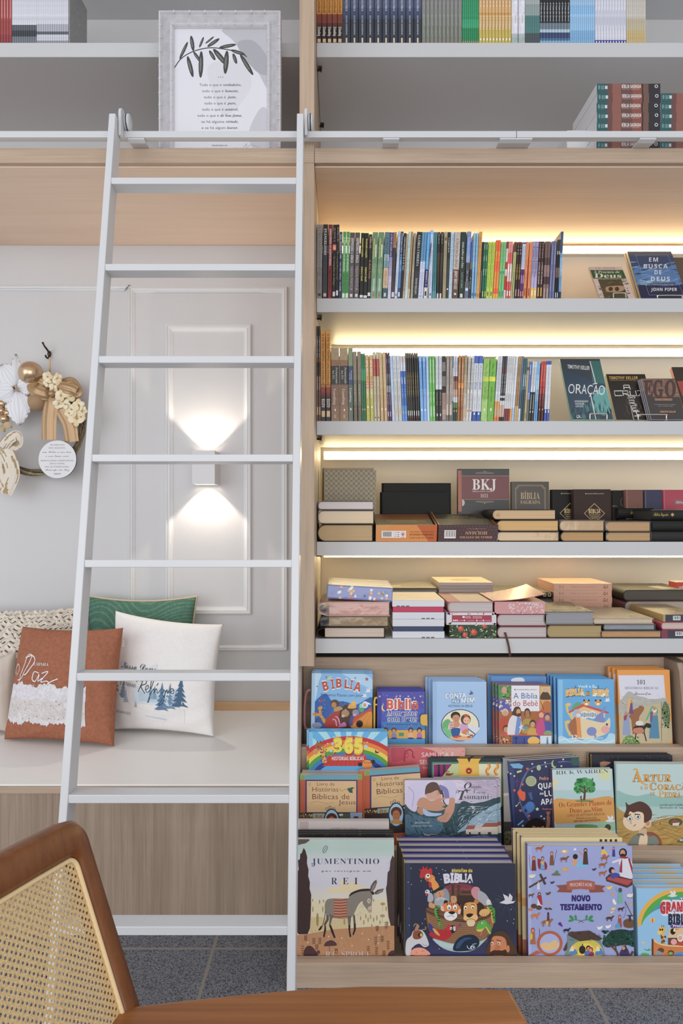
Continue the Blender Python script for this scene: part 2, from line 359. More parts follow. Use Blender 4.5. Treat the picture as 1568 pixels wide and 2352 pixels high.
# ------------------------------------------------------------------ wall lamp throwing light up and down
sc = thing('wall_lamp', (X(467,2.62), DW, Z(1085,2.57)), 'small white box wall lamp shining up and down inside the inner moulding', 'lamp')
x0, x1 = X(441,2.567), X(493,2.567); zt, z0 = Z(1035,2.567), Z(1112,2.567); yf = 2.567
b = MB(); th = .004
b.box(x0, x1, yf, yf+th, z0, zt); b.box(x0, x0+th, yf+th, DW-.001, z0, zt); b.box(x1-th, x1, yf+th, DW-.001, z0, zt); b.box(x0+th, x1-th, DW-.012, DW-.001, z0, zt)
b.build('lamp_body', WHITE, sc)
xm, zm = (x0+x1)/2, (z0+zt)/2
b = MB(); b.box(x0+th, x1-th, yf+th, DW-.012, zm-.008, zm+.008); b.build('bulb_plate', WHITE, sc)
for s_ in (1, -1):
    bb = MB(); bb.ball((xm, yf+.040, zm+s_*.022), .013, 16, 8); bb.build('bulb', emis('lamp_bulb', (1, .86, .66), 30), sc)
    l = bpy.data.lights.new('lamp_beam', 'SPOT'); l.energy = 5; l.color = (1, .87, .70); l.spot_size = math.radians(92); l.spot_blend = .25; l.shadow_soft_size = .006
    o = bpy.data.objects.new('lamp_beam', l); COL.objects.link(o); o.location = (xm, yf+.052, zm+s_*.036); o.rotation_euler = (0 if s_ < 0 else PI, 0, 0)
# ------------------------------------------------------------------ lettering and cover printing
STY = {'sans': None, 'bold': (0x1D5D4, 0x1D5EE, 0x1D7EC), 'serifb': (0x1D400, 0x1D41A, 0x1D7CE), 'serif': (0x1D400, 0x1D41A, 0x1D7CE),
       'ital': (0x1D468, 0x1D482, 0x1D7CE), 'script': (0x1D4D0, 0x1D4EA, 0x1D7CE), 'mono': (0x1D670, 0x1D68A, 0x1D7F6)}
ACC = {'á':'a´','à':'a`','â':'a^','ã':'a~','é':'e´','ê':'e^','í':'i´','ó':'o´','ô':'o^','õ':'o~','ú':'u´','ç':'c,','Á':'A´','À':'A`','Â':'A^','Ã':'A~','É':'E´','Ê':'E^','Í':'I´','Ó':'O´','Ô':'O^','Õ':'O~','Ú':'U´','Ç':'C,'}
def mathize(s, st):
    b = STY[st]
    if b is None: return s
    o = ''
    for c in s:
        if 'A' <= c <= 'Z': o += chr(b[0]+ord(c)-65)
        elif 'a' <= c <= 'z': o += chr(b[1]+ord(c)-97)
        elif '0' <= c <= '9': o += chr(b[2]+ord(c)-48)
        else: o += c
    return o
_fc = bpy.data.curves.new('lettering', 'FONT'); _fc.resolution_u = 2; _fc.fill_mode = 'FRONT'
_fo = bpy.data.objects.new('lettering', _fc); _fs = bpy.data.scenes.new('lettering'); _fs.collection.objects.link(_fo); _fv = _fs.view_layers[0]
def raw(body, off, space, res):
    _fc.body = body; _fc.offset = off; _fc.space_character = space; _fc.size = 1.0; _fc.resolution_u = res
    _fo.update_tag(); _fv.update(); dg = _fv.depsgraph; me = _fo.evaluated_get(dg).to_mesh()
    v = [(q.co.x, q.co.y) for q in me.vertices]; f = [tuple(p.vertices) for p in me.polygons]
    _fo.evaluated_get(dg).to_mesh_clear(); return v, f
_tc = {}
def glyphs(s, st='sans', bold=0.0, space=1.0, res=2):
    "2-D letter shapes; returns points, faces, left, right, cap height"
    k = (s, st, bold, space, res)
    if k in _tc: return _tc[k]
    off = bold + (-.010 if st == 'serif' else 0)
    if bold > .025 and len(s.replace(' ', '')) > 1:      # fat letters overlap: take them one by one
        v, f = [], []; n = 0
        for i, ch in enumerate(s):
            if ch == ' ': continue
            cv, cf, a0, a1, _ = glyphs(ch, st, bold, space, res); x1 = glyphs(s[:i+1], st, min(bold, .02), space, 1)[3]; y1 = glyphs(ch, st, min(bold, .02), space, 1)[3]
            b = len(v); v += [(p[0]+x1-y1, p[1]) for p in cv]; f += [tuple(q+b for q in t_) for t_ in cf]
    elif STY[st] is None: v, f = raw(s, off, space, res)
    else:
        plain_, acc = '', []
        for i, c in enumerate(s):
            if c in ACC: plain_ += ACC[c][0]; acc.append((i, ACC[c][1], c))
            else: plain_ += c
        body = mathize(plain_, st); v, f = raw(body, off, space, res)
        for i, a, c in acc:
            pv, _ = raw(body[:i+1], off, space, 1); cv, _ = raw(body[i], off, space, 1)
            if not pv or not cv: continue
            x1 = max(p[0] for p in pv); wd = max(p[0] for p in cv)-min(p[0] for p in cv); top = max(p[1] for p in cv); xc = x1-wd/2
            t = .045+max(0, bold); b = len(v)
            if a == ',': q = [[(xc-t*.6,-.0),(xc+t*.6,0),(xc+t*1.4,-.14),(xc-t*1.6,-.16),(xc-t*1.6,-.11),(xc,-.09)]]
            elif a == '´': q = [[(xc-.05,top+.03),(xc+.03,top+.03),(xc+.16,top+.17),(xc+.05,top+.17)]]
            elif a == '`': q = [[(xc+.05,top+.03),(xc-.03,top+.03),(xc-.16,top+.17),(xc-.05,top+.17)]]
            elif a == '^': q = [[(xc-.17,top+.04),(xc-.09,top+.04),(xc,top+.12),(xc+.09,top+.04),(xc+.17,top+.04),(xc+.04,top+.18),(xc-.04,top+.18)]]
            else: q = [[(xc-.18,top+.05),(xc-.08,top+.12),(xc+.08,top+.06),(xc+.18,top+.13),(xc+.18,top+.18),(xc+.08,top+.11),(xc-.08,top+.17),(xc-.18,top+.11)]]
            for pl in q:
                b = len(v); v += pl; f.append(tuple(range(b, b+len(pl))))
    if not v: v, f = [(0,0),(.01,0),(.01,.01)], [(0,1,2)]
    xs = [p[0] for p in v]
    r = (v, f, min(xs), max(xs), {'sans': .70}.get(st, .68)); _tc[k] = r; return r

def clip(poly, w_, h_):
    "keep the part of an outline that lies on the cover"
    for ax, lim, sg in ((0, 0, 1), (0, w_, -1), (1, 0, 1), (1, h_, -1)):
        out = []
        for i, p in enumerate(poly):
            q = poly[i-1]; a, b = (p[ax]-lim)*sg, (q[ax]-lim)*sg
            if (a >= 0) != (b >= 0):
                k = b/(b-a); out.append((q[0]+(p[0]-q[0])*k, q[1]+(p[1]-q[1])*k))
            if a >= 0: out.append(p)
        poly = out
        if len(poly) < 3: return []
    return poly

class Art:
    """a printed face. to2d maps the measuring coordinates to metres on the face; put maps those to the mesh.
    Every new shape is laid a hair above the last."""
    EPS = 6e-6
    def __init__(s, mb, to2d, put, w_, h_, g=None, mi=0, colmul=1.0):
        s.mb, s.t, s.put, s.w, s.h, s.n, s.g, s.mi = mb, to2d, put, w_, h_, 1, g, mi
    def col(s, c): return L(c, s.g) if isinstance(c, str) else c
    def poly(s, pts, c, grad=None, lay=True):
        "grad: second colour at the bottom of the shape"
        q = clip([tuple(s.t(x, y)) for x, y in pts], s.w, s.h)
        if len(q) < 3: return
        e = s.n*s.EPS
        P3 = [s.put(u, v, e) for u, v in q]; c0 = s.col(c)
        tri = tessellate_polygon([[Vector((u, v, 0)) for u, v in q]]) if len(q) > 4 else [tuple(range(len(q)))]
        if grad:
            c1 = s.col(grad); lo = min(v for _, v in q); hi = max(v for _, v in q); k = [(hi-v)/max(1e-9, hi-lo) for _, v in q]
            cc = [tuple(a+(b-a)*kk for a, b in zip(c0, c1)) for kk in k]
        for t_ in tri: s.mb.face([P3[i] for i in t_], [cc[i] for i in t_] if grad else c0, s.mi)
        if lay: s.n += 1
    def rect(s, x0, y0, x1, y1, c, grad=None): s.poly([(x0,y0),(x1,y0),(x1,y1),(x0,y1)], c, grad)
    def ell(s, cx, cy, rx, ry, c, rot=0, n=22, a0=0, a1=360, grad=None, lay=True):
        r = math.radians(rot); pts = []
        full = abs(a1-a0) >= 360
        for i in range(n if full else n+1):
            a = math.radians(a0+(a1-a0)*i/n); x, y = rx*math.cos(a), ry*math.sin(a)
            pts.append((cx+x*math.cos(r)-y*math.sin(r), cy+x*math.sin(r)+y*math.cos(r)))
        s.poly(pts, c, grad, lay)
    def line(s, pts, wd, c, taper=None):
        n = len(pts); A = []; B = []
        for i, (x, y) in enumerate(pts):
            x0, y0 = pts[max(0, i-1)]; x1, y1 = pts[min(n-1, i+1)]; dx, dy = x1-x0, y1-y0; l = math.hypot(dx, dy) or 1
            k = wd/2*(1 if taper is None else 1+(taper-1)*i/(n-1)); A.append((x-dy/l*k, y+dx/l*k)); B.append((x+dy/l*k, y-dx/l*k))
        for i in range(n-1): s.poly([A[i], A[i+1], B[i+1], B[i]], c, lay=False)
        s.n += 1
    def curve(s, pts, wd, c, taper=None, sub=5): s.line(smooth(pts, sub), wd, c, taper)
    def ring(s, cx, cy, rx, ry, wd, c, n=26):
        for i in range(n):
            a, b = 2*PI*i/n, 2*PI*(i+1)/n
            s.poly([(cx+k*math.cos(q)*1.0*(rx+o)/1, cy+k*math.sin(q)*(ry+o)) for q, o, k in ((a,-wd/2,1),(b,-wd/2,1),(b,wd/2,1),(a,wd/2,1))], c, lay=False)
        s.n += 1
    def blob(s, pts, c, grad=None, sub=4): s.poly(smooth(pts, sub, True), c, grad)
    def star(s, cx, cy, r, c, k=5, inner=.42, rot=-90):
        s.poly([(cx+(r if i % 2 == 0 else r*inner)*math.cos(math.radians(rot+i*180/k)), cy+(r if i % 2 == 0 else r*inner)*math.sin(math.radians(rot+i*180/k))) for i in range(2*k)], c)
    def dots(s, n, x0, y0, x1, y1, r, c, seed=1, pick=None):
        R = random.Random(seed); cs = c if isinstance(c, list) else [c]
        for i in range(n): s.ell(R.uniform(x0,x1), R.uniform(y0,y1), r*R.uniform(.5,1.3), r*R.uniform(.5,1.3), R.choice(cs), n=6, lay=False)
        s.n += 1
    def strokes(s, n, x0, y0, x1, y1, ln, wd, ang, c, seed=1, jit=25):
        R = random.Random(seed); cs = c if isinstance(c, list) else [c]
        for i in range(n):
            x, y = R.uniform(x0,x1), R.uniform(y0,y1); a = math.radians(ang+R.uniform(-jit, jit)); l = ln*R.uniform(.5,1.3)/2; dx, dy = l*math.cos(a), l*math.sin(a); k = wd*R.uniform(.6,1.3)/2
            s.poly([(x-dx, y-dy), (x-dy/l*k, y+dx/l*k), (x+dx, y+dy), (x+dy/l*k, y-dx/l*k)], R.choice(cs), lay=False)
        s.n += 1
    def text(s, body, x, y, wd, hc, c, st='sans', bold=0.0, space=1.0, rot=0, arc=0, shear=0, outline=None, ow=.05, res=2, jit=0):
        "x, y: left end of the baseline; wd: whole width; hc: capital height"
        if outline: s.text(body, x, y, wd, hc, outline, st, bold+ow, space, rot, arc, shear, None, 0, res, jit)
        res = 4 if (Vector(s.t(x+wd, y))-Vector(s.t(x, y))).length/max(1, len(body)) > .011 else res
        v, f, a, b, cap = glyphs(body, st, bold, space, res); kx = wd/max(1e-6, b-a); ky = hc/cap; r = math.radians(rot); e = s.n*s.EPS; col = s.col(c); pts = []
        for px, py in v:
            u = (px-a)*kx; q = -py*ky; t_ = 2*(px-a)/max(1e-6, b-a)-1
            u += -q*shear; q -= arc*(1-t_*t_)
            pts.append(s.t(x+u*math.cos(r)-q*math.sin(r), y+u*math.sin(r)+q*math.cos(r)))
        for fc in f:
            P2 = [tuple(pts[i]) for i in fc]
            if all(-1e-5 <= p[0] <= s.w+1e-5 and -1e-5 <= p[1] <= s.h+1e-5 for p in P2): s.mb.face([s.put(p[0], p[1], e) for p in P2], col, s.mi)
            else:
                P2 = clip(P2, s.w, s.h)
                if len(P2) > 2: s.mb.face([s.put(p[0], p[1], e) for p in P2], col, s.mi)
        s.n += 1
def smooth(pts, sub=4, closed=False):
    n = len(pts); out = []
    for i in range(n if closed else n-1):
        g = lambda j: pts[j % n] if closed else pts[max(0, min(n-1, j))]
        p0, p1, p2, p3 = g(i-1), g(i), g(i+1), g(i+2)
        for k in range(sub):
            t = k/sub; t2, t3 = t*t, t*t*t
            out.append(tuple(.5*(2*b+(c-a)*t+(2*a-5*b+4*c-d)*t2+(3*b-a-3*c+d)*t3) for a, b, c, d in zip(p0, p1, p2, p3)))
    if not closed: out.append(tuple(pts[-1]))
    return out

# ------------------------------------------------------------------ upright paperbacks, spines outward
ORD = ['first','second','third','fourth','fifth','sixth','seventh','eighth','ninth','tenth','eleventh','twelfth','thirteenth','fourteenth']
NUM = ['zero','one','two','three','four','five','six','seven','eight','nine','ten','eleven','twelve','thirteen','fourteen']
def spine_mesh(w_, h_, d_, bands, texts, y0, y1, kind):
    """local frame: x across the spine, y into the shelf, z up. bands: (y, colour[, colour at its end]) down the spine measured y0 (top) to y1"""
    mb = MB(); zz = lambda y: h_*(1-(y-y0)/(y1-y0))
    ys = [b[0] for b in bands]+[y1]; ys[0] = y0
    for i, b in enumerate(bands):
        za, zb_ = max(0, min(h_, zz(ys[i]))), max(0, min(h_, zz(ys[i+1]))); c0 = L(b[1]); c1 = L(b[2]) if len(b) > 2 else c0
        r = min(w_*.18, .002)      # rounded arrises of the spine
        for (xa, ya), (xb, yb) in (((0, r), (r*.4, 0)), ((r*.4, 0), (w_-r*.4, 0)), ((w_-r*.4, 0), (w_, r))):
            mb.face([(xa,ya,zb_),(xb,yb,zb_),(xb,yb,za),(xa,ya,za)], [c1,c1,c0,c0])
        r2 = min(w_*.18, .002)
        mb.face([(0,d_,zb_),(0,r2,zb_),(0,r2,za),(0,d_,za)], [c1,c1,c0,c0]); mb.face([(w_,r2,zb_),(w_,d_,zb_),(w_,d_,za),(w_,r2,za)], [c1,c1,c0,c0])
    t = min(.0009, w_*.12); c0, c1 = L(bands[0][1]), L(bands[-1][-1]); r2 = min(w_*.18, .002)
    for z, c in ((0, c1), (h_, c0)):   # rims of the two boards and the spine
        mb.face([(0,r2,z),(t,r2,z),(t,d_,z),(0,d_,z)], c); mb.face([(w_-t,r2,z),(w_,r2,z),(w_,d_,z),(w_-t,d_,z)], c); mb.face([(0,r2,z),(r2*.4,0,z),(w_-r2*.4,0,z),(w_,r2,z),(w_-t,r2+t,z),(t,r2+t,z)], c)
    mb.face([(0,d_,0),(t,d_,0),(t,d_,h_),(0,d_,h_)], c0); mb.face([(w_-t,d_,0),(w_,d_,0),(w_,d_,h_),(w_-t,d_,h_)], c0)
    mb.face([(t,r2+t,0),(w_-t,r2+t,0),(w_-t,r2+t,h_),(t,r2+t,h_)], c0)
    art = Art(mb, lambda x, y: (x, h_-y), lambda u, v, e: (u, -e-3e-5, v), w_, h_)
    yy = lambda y: h_*(y-y0)/(y1-y0)
    for tx in texts:
        body, ya, yb, c = tx[:4]; st = tx[4] if len(tx) > 4 else 'sans'; fr = tx[5] if len(tx) > 5 else .5; off = tx[6] if len(tx) > 6 else .5
        if body == '#': art.rect(w_*(off-fr/2), yy(ya), w_*(off+fr/2), yy(yb), c)      # a publisher's mark or paper label
        else: art.text(body, w_*(off-fr/2), yy(ya), yy(yb)-yy(ya), w_*fr, c, st, .012 if st == 'sans' else 0, 1.0, 90)
    return mb
def page_mesh(w_, h_, d_, col):
    mb = MB(); t = min(.001, w_*.13); g = .0006
    mb.box(t+.0001, w_-t-.0001, .0032, d_-.002, g, h_-g, L(col)); return mb
def spine_run(zoom, ybase, D, zshelf, shelf, name, places, w_, ty, bands, texts, desc, depth=.15, pg='cfc6b6', cat='book'):
    """one kind of book, standing at the given places [(bottom left, top left)] measured in an enlarged view zoom = (x0, y0, scale)"""
    RUNS.append(dict(zoom=zoom, ybase=ybase, D=D, zs=zshelf, shelf=shelf, name=name, places=places, w=w_, ty=ty, bands=bands, texts=texts, desc=desc, d=depth, pg=pg, cat=cat))
RUNS = []
def place_runs():
    rows = {}
    for r in RUNS:
        x0, y0, s = r['zoom']; k = r['D']/F; r['h'] = (CAMZ-(y0+r['ty']/s-CY)*k)-r['zs']-.0005
        hpx = (r['ybase']-r['ty'])/s; r['at'] = [(X(x0+bl/s, r['D']), math.atan2((tl-bl)/s, hpx)) for bl, tl in r['places']]; r['wd'] = r['w']/s*k*.97
        for i in range(len(r['at'])): rows.setdefault((r['shelf']), []).append((r['at'][i][0], r, i))
    lim = {}
    for row in rows.values():                       # neighbours may touch but not cut into each other
        row.sort(key=lambda q: q[0])
        for (xa, ra, ia), (xb, rb, ib) in zip(row, row[1:]):
            hh = min(ra['h'], rb['h']); la, lb = ra['at'][ia][1], rb['at'][ib][1]
            gap = min(xb-xa, xb+math.tan(lb)*hh-xa-math.tan(la)*hh)-.0002
            lim[id(ra)] = min(lim.get(id(ra), 9), gap)
    for r in RUNS:
        wd = max(min(r['wd'], lim.get(id(r), 9)), r['wd']*.6); n = len(r['places']); first = None; D = r['D']; h = r['h']
        for i, (xb, lean) in enumerate(r['at']):
            piv = Matrix.Translation((wd if lean > 0 else 0, 0, 0))
            M = Matrix.Translation((xb, D, r['zs']+.0004)) @ piv @ Matrix.Rotation(lean, 4, 'Y') @ piv.inverted()
            sh = r['shelf']; desc = r['desc']
            if n == 1: lb = '%s %s' % (desc, sh)
            elif n == 2: lb = '%s of two %s %s' % (('left', 'right')[i], desc, sh)
            else: lb = '%s of %s %s from left, %s' % (ORD[i], NUM[n], desc, sh)
            if len(lb.split()) > 16: lb = lb.replace('upper lit shelf', 'upper shelf').replace('second lit shelf', 'second shelf').replace(' from left,', '')
            if first is None:
                o = spine_mesh(wd, h, r['d'], r['bands'], r['texts'], r['ty'], r['ybase'], 0).build(r['name'], PRS, None, matrix=M)
                tag(o, lb, r['cat']); page_mesh(wd, h, r['d'], r['pg']).build('page_block', PGS, o, matrix=Matrix())
                first = o
            else: o = copy_tree(first, M, lb)
            o['group'] = 'spine-out books ' + sh
def seq(b0, t0, step, n, tstep=None): return [(b0+i*step, t0+i*(tstep or step)) for i in range(n)]

# ---- upper lit shelf
ZA = (720, 500, 5.227); ZB = (1000, 500, 5.227); YA = 966; SH = 'on the upper lit shelf'
D1 = DS+.004
WH = 'dcdcdc'
def A(places, w_, ty, bands, texts, desc, z=ZA, d=.15, **k): spine_run(z, YA, D1, ZS1, SH, 'paperback', places, w_, ty, bands, texts, desc, d, **k)
A([(36,42)],66,82,[(82,'8f8a88'),(600,'857f7c')],[('A CARTA MAGNA DA HUMANIDADE',110,700,'5b5450','serif',.42),('GUINNESS',740,870,'5b5450','serif',.36),('#',905,935,'3a3533','',.5)],'grey paperback with serif title at the left end')
A([(105,114)],60,80,[(80,'232528'),(400,'34383c'),(900,'232528')],[('EVANGELISMO',130,445,'d8d8d8','serifb',.48),('#',902,944,'b8b0a4','',.6)],'black paperback with one bold white word')
A([(167,179)],52,82,[(82,'7c2426')],[('MINISTÉRIOS DE MISERICÓRDIA',135,575,'dccfcf','bold',.42),('TIMOTHY KELLER',610,850,'4a1214','sans',.42)],'dark red paperback')
A([(221,234)],43,84,[(84,'1f1d1d')],[('JUSTIÇA',120,290,'9c958c','serif',.5),('#',320,392,'e0622e','',.95),('2',330,382,'f0e6dc','bold',.5),('Os evangelhos em diálogo',460,810,'8a7f5c','ital',.5),('#',885,940,'d0d0d0','',.7)],'black paperback with an orange numbered block')
A([(263,276)],35,82,[(82,'201e1e')],[('JUSTIÇA III',110,285,'a8a29a','serif',.5),('Os evangelhos e a lei',400,740,'8a7f5c','ital',.5),('#',870,930,'d0d0d0','',.7)],'thin black paperback beside a navy one')
A([(299,313)],35,170,[(170,'33395f')],[('Sexo, violência e vida',200,490,'c8c8d4','bold',.5),('uma visão bíblica',530,740,'c8c8d4','sans',.45),('R. K. HUGHES',770,880,'c8c8d4','bold',.45)],'navy paperback with white lettering')
A([(337,354),(377,397)],40,168,[(168,'3f9a53'),(900,'6fb97c')],[('A DEPRESSÃO DE SPURGEON',235,640,'bfe0bf','bold',.5),('ZACK ESWINE',668,895,'24603a','bold',.45),('#',905,955,'d8e4d4','',.7)],'bright green paperbacks')
A([(420,438),(482,500)],61,178,[(178,'564e52'),(600,'5e565a')],[('DEPRESSÃO & GRAÇA',245,540,'d4d0d0','bold',.5),('WILSON PORTE JR.',575,875,'a29a9c','sans',.45),('#',912,948,'d0cccc','',.5)],'grey-brown paperbacks with white titles')
A([(548,570)],46,182,[(182,'201f1e')],[('Encontrando o evangelho',250,470,'d6cc5a','bold',.42),('Andrew D. Naselli',585,755,'d6cc5a','bold',.42),('#',925,955,'d8d8d8','',.85)],'black paperback with yellow lettering beside a grey-brown pair')
A([(594,616)],49,184,[(184,'201f1e')],[('Encontrando o evangelho',255,480,'d6cc5a','bold',.42),('Andrew D. Naselli',592,765,'d6cc5a','bold',.42),('#',930,958,'d8d8d8','',.85)],'black paperback, right of a twin with yellow lettering')
A([(643,666)],39,198,[(198,'2a2727')],[('A Bíblia Toda,',230,370,'c89c94','bold',.5),('O Ano Todo',505,730,'c07a4c','bold',.5),('#',895,938,'d8d8d8','',.8)],'black paperback with orange lettering')
A([(682,710),(750,783)],68,174,[(174,'668a6c'),(560,'6f9473'),(830,'7a9c80')],[('#',250,490,'a8a84e','',.26,.32),('#',320,470,'c8d4c8','',.22,.66),('A Soberania Banida',545,680,'a8a84e','sans',.3),('#',700,702,'7a9c80','',.3),('SOBERANIA',730,875,'d4dcd0','bold',.3),('#',905,940,'c0583c','',.24)],'sage green paperbacks')
A([(822,858)],64,172,[(172,'4f7888'),(440,'9db6ba'),(520,'7fa0a8'),(590,'5f8894'),(602,'c9aa8e'),(840,'7c6a5c'),(850,'35565e')],[('A CRUZ DE CRISTO',235,585,'2a4048','sans',.42),('JOHN STOTT',630,810,'8c6c54','sans',.35),('#',900,945,'b8c8c8','',.4)],'teal paperback with a broad tan band')
A([(886,920)],43,176,[(176,'54448a'),(470,'8d83ae','b4acc8'),(700,'c8c2d8')],[('A Dor de Cada um',190,460,'c8b87c','ital',.5),('Sofrendo na presença de Deus',520,750,'7a7098','serif',.35),('W. R. Lonely',765,880,'5a527c','serif',.35)],'lilac paperback with purple top')
A([(928,960)],44,172,[(172,'a67c52'),(360,'3b3539'),(760,'45383a')],[('#',190,330,'8a6440','',.4),('#',890,950,'c8c8c8','',.75)],'dark paperback with tan top quarter')
A([(969,1014)],35,162,[(162,'9fb8d8'),(230,'bcc8da')],[('Conselhos a um jovem',250,510,'7c90b8','serif',.4),('Donald Chapman',610,830,'7c90b8','serif',.4),('#',910,935,'4c6ca0','',.5)],'pale blue paperback near a dark navy one')
A([(1005,1050)],33,166,[(166,'32405e'),(430,'34507c','5c8cc0'),(640,'4a78b0'),(840,'3a4a6c')],[('Lições para Leitor',190,420,'c0c8d8','bold',.45),('R. A. ENG',440,560,'a8c0e0','bold',.4),('#',890,945,'d0d8e0','',.6)],'navy and mid-blue paperback')
A([(1037,1086)],30,184,[(184,'25272b')],[('Lições para leitores de A. W. Tozer',235,630,'b8c4c8','bold',.5)],'slim black paperback with pale lettering')
A([(1067,1116)],25,190,[(190,'b99f82'),(500,'a98e70'),(880,'c0a88c')],[('#',300,880,'a0886a','',.3)],'slim beige paperback')
A([(1092,1140)],35,166,[(166,'b4ccc8'),(640,'c0d2d0')],[('A FELICIDADE',245,365,'6c8c8c','serif',.4),('UMA VIDA CRISTÃ AUTÊNTICA',480,860,'6c8c8c','serif',.35)],'pale aqua paperback')
A([(1128,1176)],23,166,[(166,'a98660'),(850,'c8b898')],[],'slim caramel paperback')
A([(1160,1204)],36,182,[(182,'98907e'),(560,'a69c86')],[('VIDA SANTIDADE',270,610,'8a806c','serif',.4),('J. C. RYLE',780,900,'6c6454','serif',.36)],'dull khaki paperback')
A([(1189,1243)],61,170,[(170,'272a2d'),(640,'34373b')],[('GLÓRIA COBERTA',210,580,'d0d4d4','serif',.44),('DAVID PHILLIPS',725,915,'d0d4d4','serif',.34)],'charcoal paperback with wide white serif title')
A([(1252,1304),(1283,1334)],31,172,[(172,'5c90b4'),(515,'8cb0cc'),(530,'c8cce0')],[('Deus: O Fundamento',545,900,'8c90b0','serif',.36),('#',930,945,'6c7ca8','',.4)],'white paperbacks with blue top')
A([(1320,1366)],42,170,[(170,'449ada'),(620,'2b2a6c'),(835,'cfd0d6')],[('Como ler Provérbios',205,600,'9cc8ec','bold',.4),('ROBERT L. H.',640,820,'c0c0dc','bold',.45),('#',880,935,'24242c','',.5)],'sky blue and navy paperback with white foot')
A([(1358,1404)],18,300,[(300,'c0ac88')],[],'very thin beige booklet')
A([(1378,1404)],40,152,[(152,'92b2ea'),(200,'b8c4e0')],[('Conselhos & Bom Namoro',245,560,'7c94c0','serif',.4),('Donald Chapman',620,830,'7c94c0','serif',.4),('#',905,932,'4c6ca0','',.5)],'pale blue paperback rising above its neighbours')
A([(1423,1444),(1446,1465)],22,172,[(172,'3b838a'),(880,'5c9ca0')],[('#',300,800,'2c6c74','',.25)],'thin teal paperbacks')
A([(1470,1490),(1504,1530)],34,172,[(172,'2c2725'),(420,'4a3a30','2a2422'),(800,'241f1e')],[('Lições sobre a fé',190,310,'b0a8a0','serif',.5),('#',905,965,'c8c4c0','',.6)],'mottled black paperbacks beside teal')
def B(places, w_, ty, bands, texts, desc, d=.15): spine_run(ZB, 971, D1, ZS1, SH, 'paperback', places, w_, ty, bands, texts, desc, d)
B([(80,105)],45,168,[(168,'a49a7c'),(300,'9c9070')],[('#',235,275,'6c4a34','',.5),('A Glória de Cristo para sempre',310,780,'7c7256','serif',.36)],'khaki paperback with faint title')
B([(122,150)],33,172,[(172,'2a2a28'),(500,'3a3a38')],[('A coragem de ser',240,420,'c8c8c0','bold',.4),('#',850,868,'d8d8d8','',.5)],'black paperback left of a sky blue one')
B([(154,185)],41,170,[(170,'a8c6de'),(640,'b4cadc')],[('A BUSCA DA SANTIDADE',205,655,'54788c','serif',.44),('JERRY BRIDGES',670,920,'8ca4b4','serif',.4)],'sky blue paperback with serif title')
B([(195,230)],75,172,[(172,'b8aca6'),(622,'74503f'),(780,'5e4436')],[('A DISCIPLINA DA GRAÇA',250,598,'74645c','sans',.4),('JERRY BRIDGES',640,862,'d8ccc4','sans',.46),('#',905,930,'d8d0c8','',.35)],'thick greige paperback with brown lower third')
B([(274,306)],67,172,[(172,'27362d')],[('Ainda melhor que o Éden',290,605,'c8d0c4','serifb',.34),('NANCY GUTHRIE',655,850,'9cac9c','serif',.3),('#',915,960,'c8ccc8','',.45)],'dark green paperback with white title')
B([(342,382)],52,166,[(166,'7088c2'),(440,'8c98b4'),(540,'4a4c54'),(640,'32343c'),(770,'64646c'),(890,'666a80')],[('Verdadeiramente livres',235,530,'a8bce4','serif',.5),('Bob L. Levender',640,770,'c8c8d0','serif',.4),('#',845,880,'b8d0e8','',.6)],'blue photo-covered paperback')
B([(394,432)],26,284,[(284,'4664a8'),(540,'7a6a5c'),(620,'33343a')],[('#',720,740,'d89050','',.4),('Uma de Vocação',760,860,'c8c8c8','sans',.4)],'narrow royal blue paperback')
B([(424,459),(458,492)],33,182,[(182,'88b6d4'),(600,'7cacd0')],[('O que Deus diz sobre as mulheres',240,520,'4c7ca4','serif',.4),('#',905,945,'3a5c7c','',.5)],'light blue paperbacks')
B([(486,527),(505,547)],18,166,[(166,'da9e4e')],[('Teologia bíblica na prática',230,700,'8a5c24','sans',.4),('#',915,950,'b07430','',.6)],'thin amber paperbacks')
B([(523,561)],26,288,[(288,'221f1e'),(460,'2e2a28')],[('#',640,900,'8c8680','',.3)],'thin black booklet beside amber')
B([(550,583),(578,609)],27,292,[(292,'1f7052')],[('Doutrina 2',320,380,'c8dcc8','ital',.5),('Comentário',455,520,'c8dcc8','ital',.5),('Romanos',615,695,'c8dcc8','ital',.5),('#',885,950,'c8b43c','',.5)],'dark green booklets with white script')
B([(602,640),(642,684)],41,288,[(288,'b4ca3e')],[('Guia de estudo bíblico e pessoal',310,840,'5c7c24','ital',.4),('#',890,940,'3c4c54','',.3)],'lime green booklets')
B([(685,727),(716,758)],31,268,[(268,'ea622a'),(915,'e8a030')],[('SÉRIE I e II',400,520,'f4c03c','bold',.5),('CRESCIMENTO',650,850,'f4c03c','bold',.6)],'vivid orange booklets with yellow titles')
B([(748,790),(782,822)],33,288,[(288,'70ba72')],[('Novo começo',320,560,'549c5c','sans',.35),('#',640,675,'2c6c7c','',.35),('#',880,950,'3c7c60','',.4)],'light green booklets')
B([(815,856)],30,286,[(286,'8c3434'),(370,'d8c8c4'),(530,'c4302c'),(620,'d8c8c4'),(700,'c4302c'),(870,'d4c0bc')],[],'red and white striped booklet')
B([(844,880),(873,907)],28,284,[(284,'e09088'),(420,'d8605a'),(550,'d8a49c'),(770,'d05a54')],[('#',560,760,'f0e0dc','',.5),('#',880,940,'f0e0dc','',.55)],'coral booklets with white patches')
B([(899,947),(922,963)],24,288,[(288,'643c38'),(410,'b6ba7c')],[('#',540,860,'949a60','',.25)],'olive booklets with brown top')
